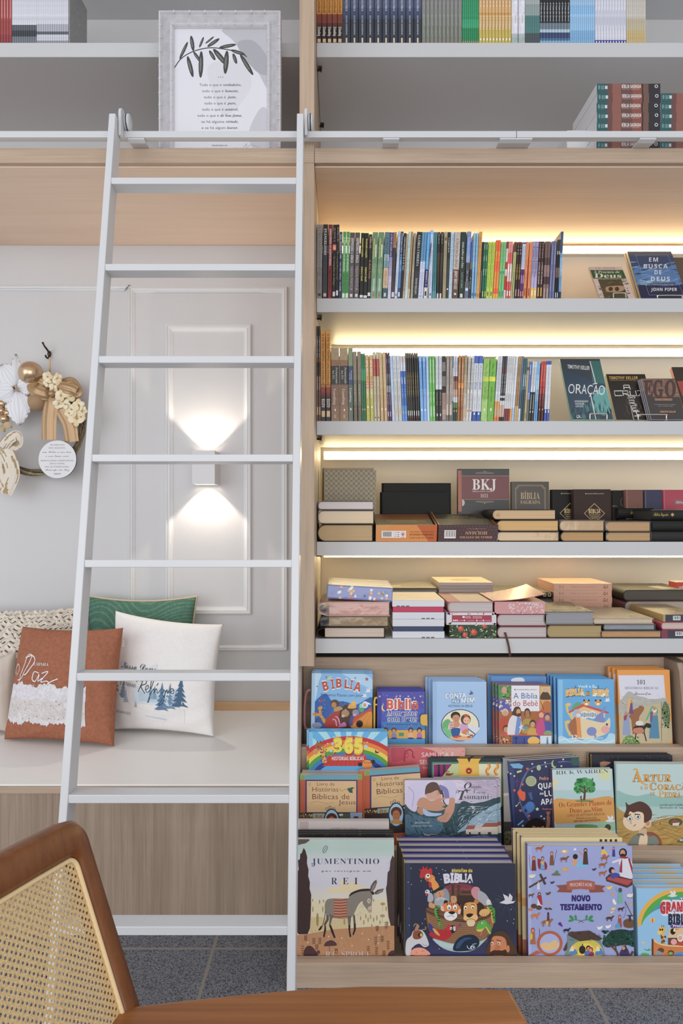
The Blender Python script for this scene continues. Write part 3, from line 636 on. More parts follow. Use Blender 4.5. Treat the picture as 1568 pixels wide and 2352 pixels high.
B([(944,984),(976,1014)],32,290,[(290,'5c3834'),(340,'3a2320')],[('C. H. M.',345,445,'c8c0b8','serif',.5),('A LEI DO LEPRA',560,745,'d4ac3c','serifb',.5),('#',860,945,'c890a0','',.4)],'dark brown booklets with gold lettering')
B([(1005,1047),(1027,1068)],21,292,[(292,'6c4c8c'),(315,'c4d0ea'),(620,'5f2c74'),(800,'642c70')],[('#',340,600,'8c94c0','',.35),('#',690,790,'c8a8d4','',.4),('#',885,945,'c8b43c','',.4)],'thin purple booklets with pale blue top')
B([(1048,1092),(1096,1134)],39,288,[(288,'e08c5a'),(470,'da8450')],[('Dispensações e alianças',300,470,'b0603c','serif',.4),('DISPENSAÇÕES',510,760,'b0603c','serif',.42),('#',850,940,'843c2c','',.35)],'salmon orange booklets')
B([(1136,1170),(1172,1207)],36,284,[(284,'9e96be'),(710,'b0a8cc'),(845,'e0b45c')],[('Eventos Futuros',345,670,'2c2440','serifb',.5),('#',880,935,'f0e4d0','',.4)],'lilac booklets with yellow foot')
B([(1210,1243),(1244,1277)],35,286,[(286,'4c2c2c'),(330,'3e2222')],[('C. H. Mackintosh',310,485,'c0a8a8','serif',.4),('A VINDA DO SENHOR',535,800,'d8c4c0','serifb',.4),('#',840,945,'d0a83c','',.4)],'maroon brown booklets')
B([(1284,1318),(1320,1352)],36,284,[(284,'705854'),(480,'503c3c'),(570,'8c706c'),(710,'483434'),(800,'846864')],[('#',850,960,'a49490','',.4)],'mauve brown booklets')
B([(1358,1395),(1392,1426)],33,282,[(282,'676a92')],[('#',330,560,'8488b0','',.3),('#',640,880,'8488b0','',.3)],'slate purple booklets')
B([(1428,1463),(1450,1484)],22,262,[(262,'3c3c38'),(450,'242422'),(600,'7c5c4c'),(720,'1e1e20')],[('#',400,440,'c8c0b4','',.5),('#',900,960,'c8ccd4','',.5)],'thin black booklets at the right end')
B([(1474,1507),(1490,1523)],15,166,[(166,'44587c'),(420,'6c9cc8'),(890,'283450')],[('#',480,700,'b0d0e8','',.4)],'tall thin blue books at the right end')

# ---- second lit shelf
ZC = (720, 740, 5.227); ZD = (1000, 780, 5.227); SH2 = 'on the second lit shelf'
def Cc(places, w_, ty, bands, texts, desc, d=.15): spine_run(ZC, 1184, D1, ZS2, SH2, 'paperback', places, w_, ty, bands, texts, desc, d)
def Dd(places, w_, ty, bands, texts, desc, d=.15): spine_run(ZD, 979, D1, ZS2, SH2, 'paperback', places, w_, ty, bands, texts, desc, d)
Cc([(37,33),(64,59)],26,46,[(46,'2c2b2a'),(320,'3a322c'),(420,'6a4a38'),(480,'241f1c'),(540,'3c2e26'),(640,'64483a')],[('O CAMINHO PARA DEUS',170,420,'c8c0b8','sans',.5),('DAVID GOODING',655,810,'c8b8a8','sans',.5),('#',1015,1110,'cfae88','',.55)],'tall dark brown paperbacks at the left end')
Cc([(89,82),(149,146)],58,98,[(98,'cc8a2a'),(740,'b06c24'),(780,'8a3420'),(840,'7a2a1e','3a1c1a'),(905,'221a1a')],[('O FIM DOS TEMPOS uma introdução',140,755,'3a240c','bold',.4),('#',920,930,'c8c0b8','',.75),('David W.',935,1020,'d8d0c8','bold',.32,.3),('Gooding',935,1020,'d8d0c8','bold',.32,.7),('#',1062,1134,'cfae88','',.72)],'tall orange paperbacks fading to black')
Cc([(210,206),(320,310)],106,310,[(310,'a48c6a'),(452,'8f6749'),(524,'32302f'),(748,'805e4a'),(1000,'8a6852')],[('Permanecendo',545,735,'c8c4bc','serif',.24,.7),('na Fé',580,680,'c8c4bc','serif',.24,.32),('Gooding',800,990,'d4c4b4','serif',.34,.45),('#',1040,1064,'e8e0d8','',.14),('#',1105,1150,'b09078','',.25)],'thick brown paperbacks with a black title block')
Cc([(420,413)],62,312,[(312,'7e8d69'),(524,'34486a'),(748,'54625a'),(1020,'606a60')],[('Segundo',580,690,'b8c4d0','serif',.28,.7),('o Céu',610,690,'b8c4d0','serif',.28,.35),('Gooding',790,955,'d0d4cc','serif',.4),('#',1030,1055,'e0e4dc','',.22)],'green paperback with a navy title block')
Cc([(483,470),(534,522)],47,351,[(351,'877e6b'),(690,'6e6956'),(1000,'625c4c')],[('Levítico e Cristo',390,640,'a05a4c','serif',.4),('ALFRED BURTON',740,945,'a8a08c','sans',.34),('#',1030,1045,'c8642c','',.25)],'olive grey paperbacks')
Cc([(582,568),(607,593)],24,374,[(374,'1f7c4c'),(560,'2c9a64'),(700,'1c6c42')],[('#',1035,1055,'c88c7c','',.5)],'thin emerald paperbacks')
Cc([(636,618),(682,666)],44,392,[(392,'d0a878'),(440,'c99c5c'),(710,'c08c68'),(800,'b8aa58'),(930,'b4b04c')],[('JÓ E SEUS',455,640,'f0e8dc','serifb',.5),('J. B. Nicholson',730,910,'f0e4dc','serifb',.42),('#',1005,1030,'e8ecd0','',.4)],'golden yellow paperbacks')
Cc([(728,710),(766,748)],37,357,[(357,'bcb296'),(440,'a8453c'),(648,'bcae92')],[('ESTRANHO',450,640,'c8867c','serif',.45),('Horatio Ramsay',760,960,'847458','serif',.36),('#',1135,1150,'3c2c24','',.4)],'cream paperbacks with a red block')
Cc([(806,782),(850,824)],43,362,[(362,'c6ac7c'),(800,'bea070')],[('Gênesis',420,540,'a88c5c','serif',.36),('Horatio Ramsay',700,850,'a0845a','serif',.36),('#',1030,1055,'e8e0cc','',.3)],'tan paperbacks beside a purple pair')
Cc([(889,863),(915,889)],26,363,[(363,'4e3052'),(620,'746c78','3c3c40'),(760,'8c8c92'),(840,'54345a')],[('ESTER',440,490,'b89cc0','serif',.5),('Samuel Furtado',860,990,'c8b4cc','sans',.4),('#',1070,1130,'c8b4cc','',.4)],'thin purple paperbacks')
Cc([(944,913)],33,400,[(400,'acc8e0'),(900,'b4c4d4')],[('GÊNESIS',430,560,'6c94b8','serif',.4),('A. J. Higgins',730,860,'6c94b8','serif',.4)],'powder blue paperback')
Cc([(978,947),(1022,991)],43,398,[(398,'c4c6cc'),(700,'bcbab8')],[('Filhos de Abraão',455,680,'8c8e98','serif',.36),('Alfredo de Cerqueira',750,950,'8c8e98','serif',.36),('#',1035,1100,'c0a478','',.4)],'white paperbacks with grey lettering')
Cc([(1066,1034),(1097,1068)],31,403,[(403,'c4bcb8'),(480,'c8ccd8'),(586,'3c68b2'),(1000,'4c8ad0')],[('#',660,740,'a8c0e8','',.35),('J. C. Ryle',800,910,'a8c0e8','serif',.4),('#',1065,1095,'b89c5c','',.4)],'white-topped royal blue paperbacks')
Cc([(1131,1098),(1153,1122),(1175,1147),(1201,1174),(1229,1203),(1254,1229)],24,366,[(366,'5c584c'),(430,'2a2724'),(1040,'201e1d')],[('A GRANDEZA DA GRAÇA',600,890,'b89c4c','serif',.5),('#',1060,1120,'d4d0cc','',.4),('#',1130,1140,'b83c2c','',.5)],'slim black paperbacks with gold lettering')
Cc([(1286,1259),(1325,1304)],38,402,[(402,'86b0e0'),(470,'6498d4'),(800,'78a8dc')],[('Levítico',450,560,'a8c8ec','serif',.36),('A. J. Higgins',760,900,'3c68a4','serif',.36),('#',1040,1065,'e0ecf8','',.35)],'cornflower blue paperbacks')
Cc([(1364,1348)],31,402,[(402,'a8c6e4'),(800,'b8cce0')],[('SALMOS',440,540,'7ca0c8','serif',.4),('A. J. Higgins',730,850,'7ca0c8','serif',.36)],'pale blue paperback between cornflower and green')
Cc([(1396,1384),(1430,1420)],33,404,[(404,'60b048')],[('QUANDO SURGEM AS DÚVIDAS',450,730,'d0e8c4','bold',.4),('A. J. Higgins',840,960,'d0e8c4','sans',.36),('VERDADE',1005,1130,'e0f0d8','bold',.45)],'grass green paperbacks with white lettering')
Cc([(1466,1462),(1505,1504)],37,400,[(400,'c8cad0'),(806,'2c2a28')],[('Pensamentos para Jovens',430,750,'9498a4','sans',.36),('Arthur Pink',840,1000,'8c8882','sans',.4),('#',1095,1125,'d8d4d0','',.3)],'white paperbacks with black lower half')
Dd([(80,80),(102,102)],20,196,[(196,'3a3734'),(440,'7c7874'),(560,'2a2422'),(640,'a8867a'),(900,'8c7068')],[('#',270,380,'c8c4c0','',.4),('#',840,960,'d0c8c4','',.4)],'thin charcoal and pink paperbacks')
Dd([(122,131),(162,172)],38,194,[(194,'988a80'),(640,'9c8e86'),(900,'6c625c')],[('Imagens do perdão',245,430,'c4b8b0','serif',.4),('Zachell',545,640,'c4b8b0','serif',.4),('#',780,910,'cbb49c','',.5)],'taupe paperbacks')
Dd([(199,209)],11,192,[(192,'3c6c94'),(340,'c0c4cc'),(740,'1e1c1e'),(760,'4c94a8')],[],'very thin blue and white booklet')
Dd([(212,217),(237,244)],25,192,[(192,'c8ccd8'),(440,'6c3c2c'),(500,'9c6a54'),(600,'c09c88'),(690,'ccd0d8'),(755,'5c7c3c'),(820,'34382c')],[('#',260,390,'9ca4b4','',.35),('#',845,870,'c8b450','',.4)],'paperbacks with a landscape photo fading to white')
Dd([(260,277),(296,315)],36,190,[(190,'a87444'),(520,'d89038'),(580,'a86a3a'),(800,'9a5e30')],[('A Infância de Cristo',275,480,'e4ccb0','serif',.42),('Robert W. Cargo',565,735,'e4ccb0','serif',.42),('#',820,845,'803c20','',.25)],'burnt orange paperbacks')
Dd([(327,350)],38,186,[(186,'a08c6c'),(420,'b09c7c'),(650,'bcb2a2')],[('Pedro',275,390,'80704c','serif',.4),('Silas Chartier',560,700,'80704c','serif',.36),('#',780,935,'b89c6c','',.4)],'sandy paperback right of the burnt orange pair')
Dd([(364,396),(398,439)],34,194,[(194,'c8c7c5')],[('a ciência nos livrou de',230,500,'54483c','bold',.4),('DEUS',515,600,'3c342c','bold',.5),('John Blanchard',640,820,'8c847c','sans',.4),('#',845,865,'a83c34','',.4)],'white paperbacks with brown lettering')
Dd([(434,470),(487,524)],53,192,[(192,'4262b2'),(286,'c6c8ce'),(866,'28509e')],[('EM DEFESA DE',300,510,'8494bc','sans',.4),('DEUS',515,600,'2c4c94','bold',.44),('John Lennox',690,850,'a0a8bc','sans',.36),('#',878,905,'d8dce8','',.3)],'white paperbacks with royal blue ends')
Dd([(541,578)],77,230,[(230,'8ab652'),(446,'b4c43c'),(502,'7cac44'),(720,'9cc068')],[('A Bíblia e a Ética',275,435,'4c7424','serif',.3),('Gooding | Lennox',570,750,'4c7424','serif',.3),('#',830,860,'d8e8c8','',.2)],'wide green paperback in wrinkled film')
Dd([(617,658)],79,228,[(228,'68ac2c'),(446,'d0d428'),(502,'64a828')],[('A Bíblia e a Ética',270,440,'24440c','serifb',.28),('Gooding | Lennox',570,750,'24440c','serifb',.28),('#',825,860,'e0ecd4','',.2)],'wide bright green paperback with yellow band')
Dd([(698,748),(729,778)],30,194,[(194,'c6c8d0'),(630,'c8ccd4'),(742,'d8923c'),(800,'c89c74'),(930,'e06c30')],[('#',280,620,'a4a8b4','',.3)],'white paperbacks with orange foot')
Dd([(758,808),(787,838)],29,194,[(194,'3c3c40'),(330,'5c2c30'),(400,'34343a'),(676,'c8c8cc'),(700,'2c2c30'),(735,'c8c8cc'),(785,'c0a494'),(930,'202024')],[('Quem são os anjos',410,640,'b8b8bc','sans',.4)],'charcoal paperbacks with a checkered foot')
Dd([(815,866),(838,890),(861,914)],24,194,[(194,'c8c8ca'),(830,'7c2c30')],[('#',220,400,'a4a4a8','',.3),('#',640,740,'a4a4a8','',.3)],'white paperbacks with maroon foot')
Dd([(884,938)],27,194,[(194,'c8c8ca'),(830,'d8923c')],[('#',300,500,'b0b0b4','',.3)],'white paperback with amber foot')
Dd([(911,968)],28,196,[(196,'ccd0da'),(820,'92b8de')],[],'white paperback with sky blue foot')
Dd([(942,1000),(965,1021)],22,196,[(196,'a88858'),(500,'a07c4c'),(800,'c8a878')],[('#',300,450,'7c5c34','',.35)],'slim brown paperbacks')
Dd([(989,1041)],24,196,[(196,'506c90'),(620,'3c5470'),(830,'c8ccd0')],[],'slim steel blue paperback with white foot')
Dd([(1012,1066),(1036,1088)],23,224,[(224,'3a6266'),(400,'48747c'),(600,'2c4c54')],[('#',420,560,'b8c8c4','',.35)],'slim dark teal paperbacks')
Dd([(1060,1106)],26,262,[(262,'a09080'),(330,'6c4a3c'),(370,'b69a70')],[('#',880,950,'806840','',.35)],'slim beige paperback right of teal')
Dd([(1087,1134)],25,262,[(262,'5272b2'),(640,'7c9cd0'),(720,'606a5c')],[('#',300,420,'a8bce0','',.35)],'slim blue photo paperback')
Dd([(1114,1166),(1145,1195)],31,264,[(264,'c6cad2'),(630,'2c2c2c')],[('#',330,560,'a4a8b0','',.3),('#',660,840,'8c8c8c','',.4),('#',855,880,'d0d0d0','',.35)],'white paperbacks with black foot')
Dd([(1177,1222),(1199,1241)],23,262,[(262,'74b0dc'),(420,'8cc0e0'),(600,'6098c8')],[('#',500,740,'c0dcf0','',.3)],'slim sky blue paperbacks')
Dd([(1224,1272),(1260,1302)],36,260,[(260,'bc3c30'),(560,'a0302a'),(650,'6c2422'),(800,'4a1c1c')],[('Criados para servir',310,500,'d89c90','serif',.36),('Dana S. Grover',590,720,'c88c84','serif',.36),('#',830,850,'d0a050','',.3)],'red paperbacks with dark foot')
Dd([(1299,1334),(1333,1365)],32,256,[(256,'4254a8'),(300,'c8cad2'),(838,'3c50a2')],[('Comparando a Cruz',480,660,'9ca4bc','serif',.36),('#',848,880,'d8dcec','',.35)],'white paperbacks with navy ends')

# ---- top shelf, left and right of the divider
ZT = (680, 0, 3.484); ZU = (1118, 0, 3.484); SH3 = 'on the top right shelf'
def T(z, places, w_, bands, texts, desc, ty=-190, d=.15, sh=SH3): spine_run(z, 342, D1, ztop, sh, 'paperback', places, w_, ty, bands, texts, desc, d)
T(ZT, seq(163,163,41.7,5),41.5,[(-190,'c8862a'),(80,'c07c28'),(110,'7c3824'),(180,'5a2620'),(206,'2a1c1a')],[('O FIM DOS TEMPOS introdução',-160,100,'3a240c','bold',.42),('#',212,217,'d0c8c0','',.7),('Gooding',222,282,'e0d8d0','bold',.5),('#',305,334,'cfae88','',.62)],'orange and black spines')
T(ZT, seq(372,372,63.3,10),63,[(-190,'4c5470'),(60,'3f4866'),(110,'39425c'),(150,'30343f'),(340,'36383f')],[('DA GRAÇA À GLÓRIA',-150,85,'c4c8d4','ital',.24),('DAVID GOODING',120,276,'b4b8c4','serifb',.2),('#',298,336,'d8c0a4','',.2)],'navy mountain-photo spines')
T(ZT, seq(1006,1006,32.2,10),31.8,[(-190,'7f7f7d'),(90,'7c7f78'),(200,'75796f')],[('Como viver',-60,55,'98908c','ital',.36),('Samuel Longley',115,270,'9a9c94','serif',.34),('#',316,328,'a0685c','',.25)],'grey film-wrapped spines',)
T(ZT, seq(1329,1329,16.6,8),16.4,[(-190,'24905e'),(60,'209060'),(150,'2ea272'),(220,'1c8452')],[('#',324,334,'c87c6c','',.5)],'thin green spines')
T(ZT, seq(1463,1463,25.8,10),25.4,[(-190,'cc9c5c'),(40,'d0a468'),(100,'bc8c50'),(115,'cba25e'),(230,'bea848')],[('JÓ E SEUS',-120,50,'ecdccc','serifb',.5),('J. B. Nicholson',125,235,'ecdccc','serifb',.42),('#',300,318,'e8ecd8','',.4)],'golden spines')
T(ZU, [(196,196),(252,252)],54,[(-190,'c6c6d2'),(-60,'ccccd8'),(265,'a4acae'),(300,'9aa8a4')],[('#',8,262,'d6d4dc','',.62,.6),('#',120,180,'c0b8b4','',.2,.6)],'white tissue-wrapped spines')
T(ZU, seq(306,306,14.6,8),14.4,[(-190,'a4aaa8'),(30,'8c9a9a'),(120,'4c7c7a'),(260,'485458')],[],'thin teal spines')
T(ZU, seq(424,424,24.1,10),23.8,[(-190,'26282c'),(160,'2a2e34'),(180,'6c7c88'),(230,'a8bccc'),(255,'38486c'),(300,'4a6c94'),(320,'7ca4c4')],[('O Vento dos Servos',20,168,'d0d4d8','ital',.45)],'black spines with blue foot')
T(ZU, seq(665,665,16.5,12),16.2,[(-190,'98bcdc'),(40,'84b4dc'),(110,'90bce0'),(240,'78a8d0')],[],'thin sky blue spines')
T(ZU, seq(865,865,22.7,11),22.4,[(-190,'ccccd8'),(315,'4c4c94')],[('#',80,200,'aeaec4','',.3),('#',324,340,'d0d0e4','',.4)],'white spines with purple foot')
T(ZU, seq(1116,1116,15.4,10),15.2,[(-190,'c0bab0'),(150,'bcb094'),(240,'c0a874')],[],'thin beige spines')
SH4 = 'on the top left shelf'; ZV = (0, 0, 2.178)
def T2(places, w_, bands, texts, desc): spine_run(ZV, 214, D1, ztop, SH4, 'paperback', places, w_, -120, bands, texts, desc, .15)
T2(seq(-26,-26,14.2,6),14,[(-120,'a44a48'),(100,'9c4442'),(170,'8c3c40')],[('#',-40,90,'c88c88','',.25)],'thin red spines')
T2(seq(60,60,11.2,11),11,[(-120,'d0d2da'),(122,'5a5e66'),(150,'3c4048'),(180,'70757e')],[('#',-20,100,'b4b6c2','',.25)],'white spines with dark grey foot')
T2(seq(183.5,183.5,11.3,14),11.1,[(-120,'d0d0da'),(118,'a8aab4'),(155,'5c606c'),(170,'c0c2ca'),(200,'8c8e98')],[('#',-20,100,'b8b8c4','',.25)],'white spines with grey banded foot')
T2([(343,343)],6,[(-120,'8c8c8c')],[],'grey board-covered book closing the row')
place_runs()
# ------------------------------------------------------------------ books that lie in stacks or stand cover outward
def cshape(t, w_, c, a=.45, n=8):
    "outline of a cover wrapped round the pages: rounded back at 0, boards running to w_"
    r = t*a; out = [(w_, 0), (r, 0)]; inn = [(w_, c), (r, c)]
    for k in range(1, n):
        an = PI*k/n; out.append((r-r*math.sin(an), t/2-t/2*math.cos(an))); inn.append((r-(r-c)*math.sin(an), t/2-(t/2-c)*math.cos(an)))
    return out+[(r, t), (w_, t)], inn+[(r, t-c), (w_, t-c)]
def closed_book(w_, d_, t, cover, pages, way='page', c=.0025, mat=None, flip=False, bulge=.45, art=None, parent_name='bible', tcol=None, pin=0):
    """x right, y away, z up. way 'page': rounded back at the left, page edges to the viewer; 'spine': rounded back to the viewer"""
    mb = MB(); cc = L(cover); tc = L(tcol or cover); pb = MB()
    if way == 'page':
        o, i = cshape(t, w_, c, bulge); ring = o+i[::-1]
        if flip: ring = [(w_-x, z) for x, z in ring]; i = [(w_-x, z) for x, z in i]
        n = len(o)
        for k in range(n-1):
            for a_, b_ in ((o[k], o[k+1]), (i[k], i[k+1])):
                if flip and a_ is o[k]: a_, b_ = (w_-a_[0], a_[1]), (w_-b_[0], b_[1])
                mb.face([(a_[0],0,a_[1]),(b_[0],0,b_[1]),(b_[0],d_,b_[1]),(a_[0],d_,a_[1])], tc if k == n-2 else cc)
        for y in (0, d_):
            for k in range(n-1):
                a_, b_ = (o[k], o[k+1]) if not flip else ((w_-o[k][0], o[k][1]), (w_-o[k+1][0], o[k+1][1]))
                mb.face([(a_[0],y,a_[1]),(b_[0],y,b_[1]),(i[k+1][0],y,i[k+1][1]),(i[k][0],y,i[k][1])], cc)
        for a_, b_ in ((o[0], i[0]), (o[-1], i[-1])):
            xx = 0 if flip else w_
            mb.face([(xx,0,a_[1]),(xx,d_,a_[1]),(xx,d_,b_[1]),(xx,0,b_[1])], cc)
        g = .0004; q = [(x+(g if not flip else -g) if k not in (0, len(i)-1) else (w_-.003 if not flip else .003), min(max(z, c+g), t-c-g)) for k, (x, z) in enumerate(i)]; q = [(max(x, pin), z) for x, z in q]
        # the fore-edge is slightly hollow
        pb.prism(q, .0035, d_-.0035, L(pages))
    else:
        o, i = cshape(t, d_, c, .35); n = len(o)
        for k in range(n-1):
            for a_, b_ in ((o[k], o[k+1]), (i[k], i[k+1])): mb.face([(0,a_[0],a_[1]),(w_,a_[0],a_[1]),(w_,b_[0],b_[1]),(0,b_[0],b_[1])], tc if k == n-2 else cc, smooth=False)
            for x in (0, w_): mb.face([(x,o[k][0],o[k][1]),(x,o[k+1][0],o[k+1][1]),(x,i[k+1][0],i[k+1][1]),(x,i[k][0],i[k][1])], cc)
        g = .0004; q = [(y+g if k not in (0, len(i)-1) else d_-.003, min(max(z, c+g), t-c-g)) for k, (y, z) in enumerate(i)]
        pb.prism(q, .0035, w_-.0035, L(pages), ax='x')
    if art: art(mb, w_, d_, t)
    return mb, pb
SHL = {3: 'on the third lit shelf', 4: 'on the lowest lit shelf'}
def film_mat():
    m, t, b = new_mat('clear_film_wrap'); out = t.nodes['Material Output']; tr = nd(t, 'ShaderNodeBsdfTransparent'); gl = nd(t, 'ShaderNodeBsdfGlossy'); gl.inputs['Roughness'].default_value = .12
    tc = nd(t, 'ShaderNodeTexCoord'); n = nd(t, 'ShaderNodeTexNoise', Scale=26.0, Detail=2.0); t.links.new(tc.outputs['Object'], n.inputs[0])
    bp = nd(t, 'ShaderNodeBump', Strength=.3, Distance=.004); t.links.new(n.outputs[0], bp.inputs['Height']); t.links.new(bp.outputs[0], gl.inputs['Normal'])
    mx = nd(t, 'ShaderNodeMixShader'); mx.inputs[0].default_value = .08; t.links.new(tr.outputs[0], mx.inputs[1]); t.links.new(gl.outputs[0], mx.inputs[2]); t.links.new(mx.outputs[0], out.inputs[0])
    return m
FILM = film_mat()
def stack(zoom, D, zbase, items, group):
    """items from the bottom up: dict(x=(x0,x1), h=height in zoom px, d=depth, label, ...)"""
    x0, y0, s = zoom; k = D/F; z = zbase+.0003
    for it in items:
        xa, xb = X(x0+it['x'][0]/s, D), X(x0+it['x'][1]/s, D); w_ = xb-xa; t = it['h']/s*k-.0003; d_ = it.get('d', .16); yo = it.get('yo', 0)
        M = Matrix.Translation((xa, D+yo, z))
        if it.get('yaw'): M = M @ Matrix.Rotation(math.radians(it['yaw']), 4, 'Z')
        if it.get('roll'): r_ = math.radians(it['roll']); M = M @ Matrix.Translation((0, 0, w_*math.sin(r_))) @ Matrix.Rotation(r_, 4, 'Y')
        nm = it.get('name', 'bible')
        if it.get('box'):
            mb = MB(); mb.box(0, w_, 0, d_, 0, t, L(it['cover']))
            if it.get('art'): it['art'](mb, w_, d_, t)
            o = bevel(mb.build(nm, it.get('mat', PRN), None, matrix=M), .0012)
        else:
            mb, pb = closed_book(w_, d_, t, it['cover'], it.get('pages', 'd9c9a6'), it.get('way', 'page'), it.get('c', .0025), flip=it.get('flip', False), bulge=it.get('bulge', .45), art=it.get('art'), tcol=it.get('tcol'), pin=it.get('pin', 0))
            o = mb.build(nm, it.get('mat', LEATH), None, matrix=M); weld(o)
            pb.build('page_block', PGS, o, matrix=Matrix())
        tag(o, it['label'], it.get('cat', 'book'), group)
        if it.get('ribbon'):
            rx, rl = it['ribbon']; rb = MB(); n = 8
            rows = [[(rx+.012*q/n, -.001-.012*math.sin(PI*q/n)-.02*(q/n), t*.5-rl*q/n), (rx+.007+.012*q/n, -.001-.012*math.sin(PI*q/n)-.02*(q/n), t*.5-rl*q/n)] for q in range(n+1)]
            rb.grid(rows, L('4c2e26')); so = rb.build('ribbon_marker', PRM, o, matrix=Matrix()); so['label'] = 'dark brown ribbon hanging over the shelf edge'
        if it.get('film'):
            fb = MB(); e = .0012; fb.box(-e, w_+e, -e-.002, d_+e, .001, t+e); bevel(fb.build('film_wrap', FILM, o, matrix=Matrix()), .004)
        z += t+.0003
    return z
def stand(zoom, x0_, y0_, x1_, D, zbase, th, cover, art, label, group, name='bible', lean=4, pages='d9c9a6', mat=None, spine_left=True, edge=None):
    "a book standing on the shelf, front cover to the viewer"
    x0, y0, s = zoom; xa, xb = X(x0+x0_/s, D), X(x0+x1_/s, D); w_ = xb-xa; zt = CAMZ-(y0+y0_/s-CY)*D/F; h_ = (zt-zbase-.0006)/math.cos(math.radians(lean))
    M = Matrix.Translation((xa, D, zbase+.0006+th*math.sin(math.radians(lean)))) @ Matrix.Rotation(-math.radians(lean), 4, 'X')
    # lay a closed book (x right, y away, z up) so that its top board faces the viewer
    mb, pb = closed_book(w_, h_, th, cover, pages, 'page', .002, bulge=.3)
    R = Matrix(((1,0,0,0),(0,0,-1,th),(0,1,0,0),(0,0,0,1)))       # (x,y,z) -> (x, th-z, y)
    for q in (mb, pb): q.v = [tuple(R @ Vector(p)) for p in q.v]
    if art:
        k = D/F/s
        A_ = Art(mb, lambda px, py: ((px-x0_)*k, h_-(py-y0_)*k), lambda u, v, e: (u, -e-2e-5, v), w_, h_)
        art(A_)
    o = mb.build(name, mat or LEATH, None, matrix=M); pb.build('page_block', PGS, o, matrix=Matrix())
    return tag(o, label, 'book', group)
def front_art(fn, zoom, xy, D):
    "printing on the side of a lying book that faces the viewer; fn(Art) measures in zoom pixels, xy = its top left"
    s = zoom[2]; k = D/F/s
    return lambda mb, w_, d_, t: fn(Art(mb, lambda px, py: ((px-xy[0])*k, t-(py-xy[1])*k), lambda u, v, e: (u, -e-3e-5, v), w_, t))
def top_art(fn):
    "printing on the upper board; fn(Art, width, depth) measures in metres from the far left corner, y toward the viewer"
    return lambda mb, w_, d_, t: fn(Art(mb, lambda x, y: (x, d_-y), lambda u, v, e: (u, v, t+e+3e-5), w_, d_), w_, d_)
def both(*fs): return lambda *a: [f(*a) for f in fs]

# ---- third lit shelf
ZE, ZF = (720, 1000, 3.647), (1138, 1000, 3.647); D3 = DS+.008; G3 = 'bibles on the third lit shelf'
stack(ZE, D3, ZS3, [
    dict(x=(32,498), h=145, d=.19, cover='2c2420', pages='b89868', label='thickest gold-edged bible, bottom of the left stack on the third lit shelf'),
    dict(x=(32,506), h=118, d=.185, cover='2a2321', pages='c4a470', film=1, label='film-wrapped gold-edged bible, middle of the left stack on the third lit shelf'),
    dict(x=(32,502), h=78, d=.18, cover='4a3c34', pages='b4a4a4', film=1, bulge=.5, label='thin mauve-edged bible, top of the left stack on the third lit shelf')], G3)
def slip(zoom, x0_, x1_, h, D, zb, d_, body, side, label, fart, inner, iart, ilabel):
    "an open tray-like slipcase lying on its back with the bible inside"
    x0, y0, s = zoom; xa, xb = X(x0+x0_/s, D), X(x0+x1_/s, D); w_ = xb-xa; t = h/s*D/F; c = .004
    M = Matrix.Translation((xa, D, zb+.0005)) @ Matrix.Rotation(math.radians(13), 4, 'X'); e = thing('slipcase', None, label, 'box', G3, matrix=M)
    b = MB(); b.box(0, w_, 0, c, 0, t, L(body)); k = D/F/s
    fart(Art(b, lambda px, py: ((px-x0_)*k, t-(py-fart.top)*k), lambda u, v, e_: (u, -e_-3e-5, v), w_, t)); bevel(b.build('front_wall', PRN, e, matrix=Matrix()), .0008)
    for x in (0, w_-c): b = MB(); b.box(x, x+c, c+.0002, d_, 0, t+.0, L(side)); b.build('side_wall', PRN, e, matrix=Matrix())
    b = MB(); b.box(c+.0002, w_-c-.0002, c+.0002, d_, 0, c, L(side)); b.build('tray_floor', PRN, e, matrix=Matrix())
    mb, pb = closed_book(w_-2*c-.006, d_-c-.010, t-c-.008, inner, 'c8b48c', 'page', .002, art=top_art(iart))
    o = mb.build('bible', LEATH, None, matrix=M @ Matrix.Translation((c+.003, c+.003, c+.0004))); pb.build('page_block', PGS, o, matrix=Matrix()); tag(o, ilabel, 'book', G3)
def orange_front(a):
    a.rect(520,748,1030,890,'d98a44'); a.poly([(860,748),(1030,748),(1030,890),(960,890)],'c0602c'); a.poly([(520,748),(640,748),(560,890),(520,890)],'d49050')
    a.rect(568,798,772,858,'e0dcdc')
    for q in range(14): a.rect(580+q*5.2,806,580+q*5.2+(2.6 if q % 3 else 3.6),848,'3c3838')
    for q in (812,830,846): a.rect(670,q,706,q+2,'5c5858'); a.ell(710,q,4,4,'4c4848')
    a.ring(746,824,14,14,3,'b0485c'); a.ell(746,828,7,10,'b0485c'); a.text('CPAD',734,856,24,8,'b0485c','bold')
    for s_, x, y, w_, h_ in (('BÍBLIA DE ESTUDO',1000,852,198,13),('CRONOLÓGICA',1004,824,202,13),('APLICAÇÃO PESSOAL',1006,802,204,10)): a.text(s_, x, y, w_, h_, '5c2c14', 'bold' if 'CRON' in s_ else 'sans', 0, 1, 180)
orange_front.top = 748
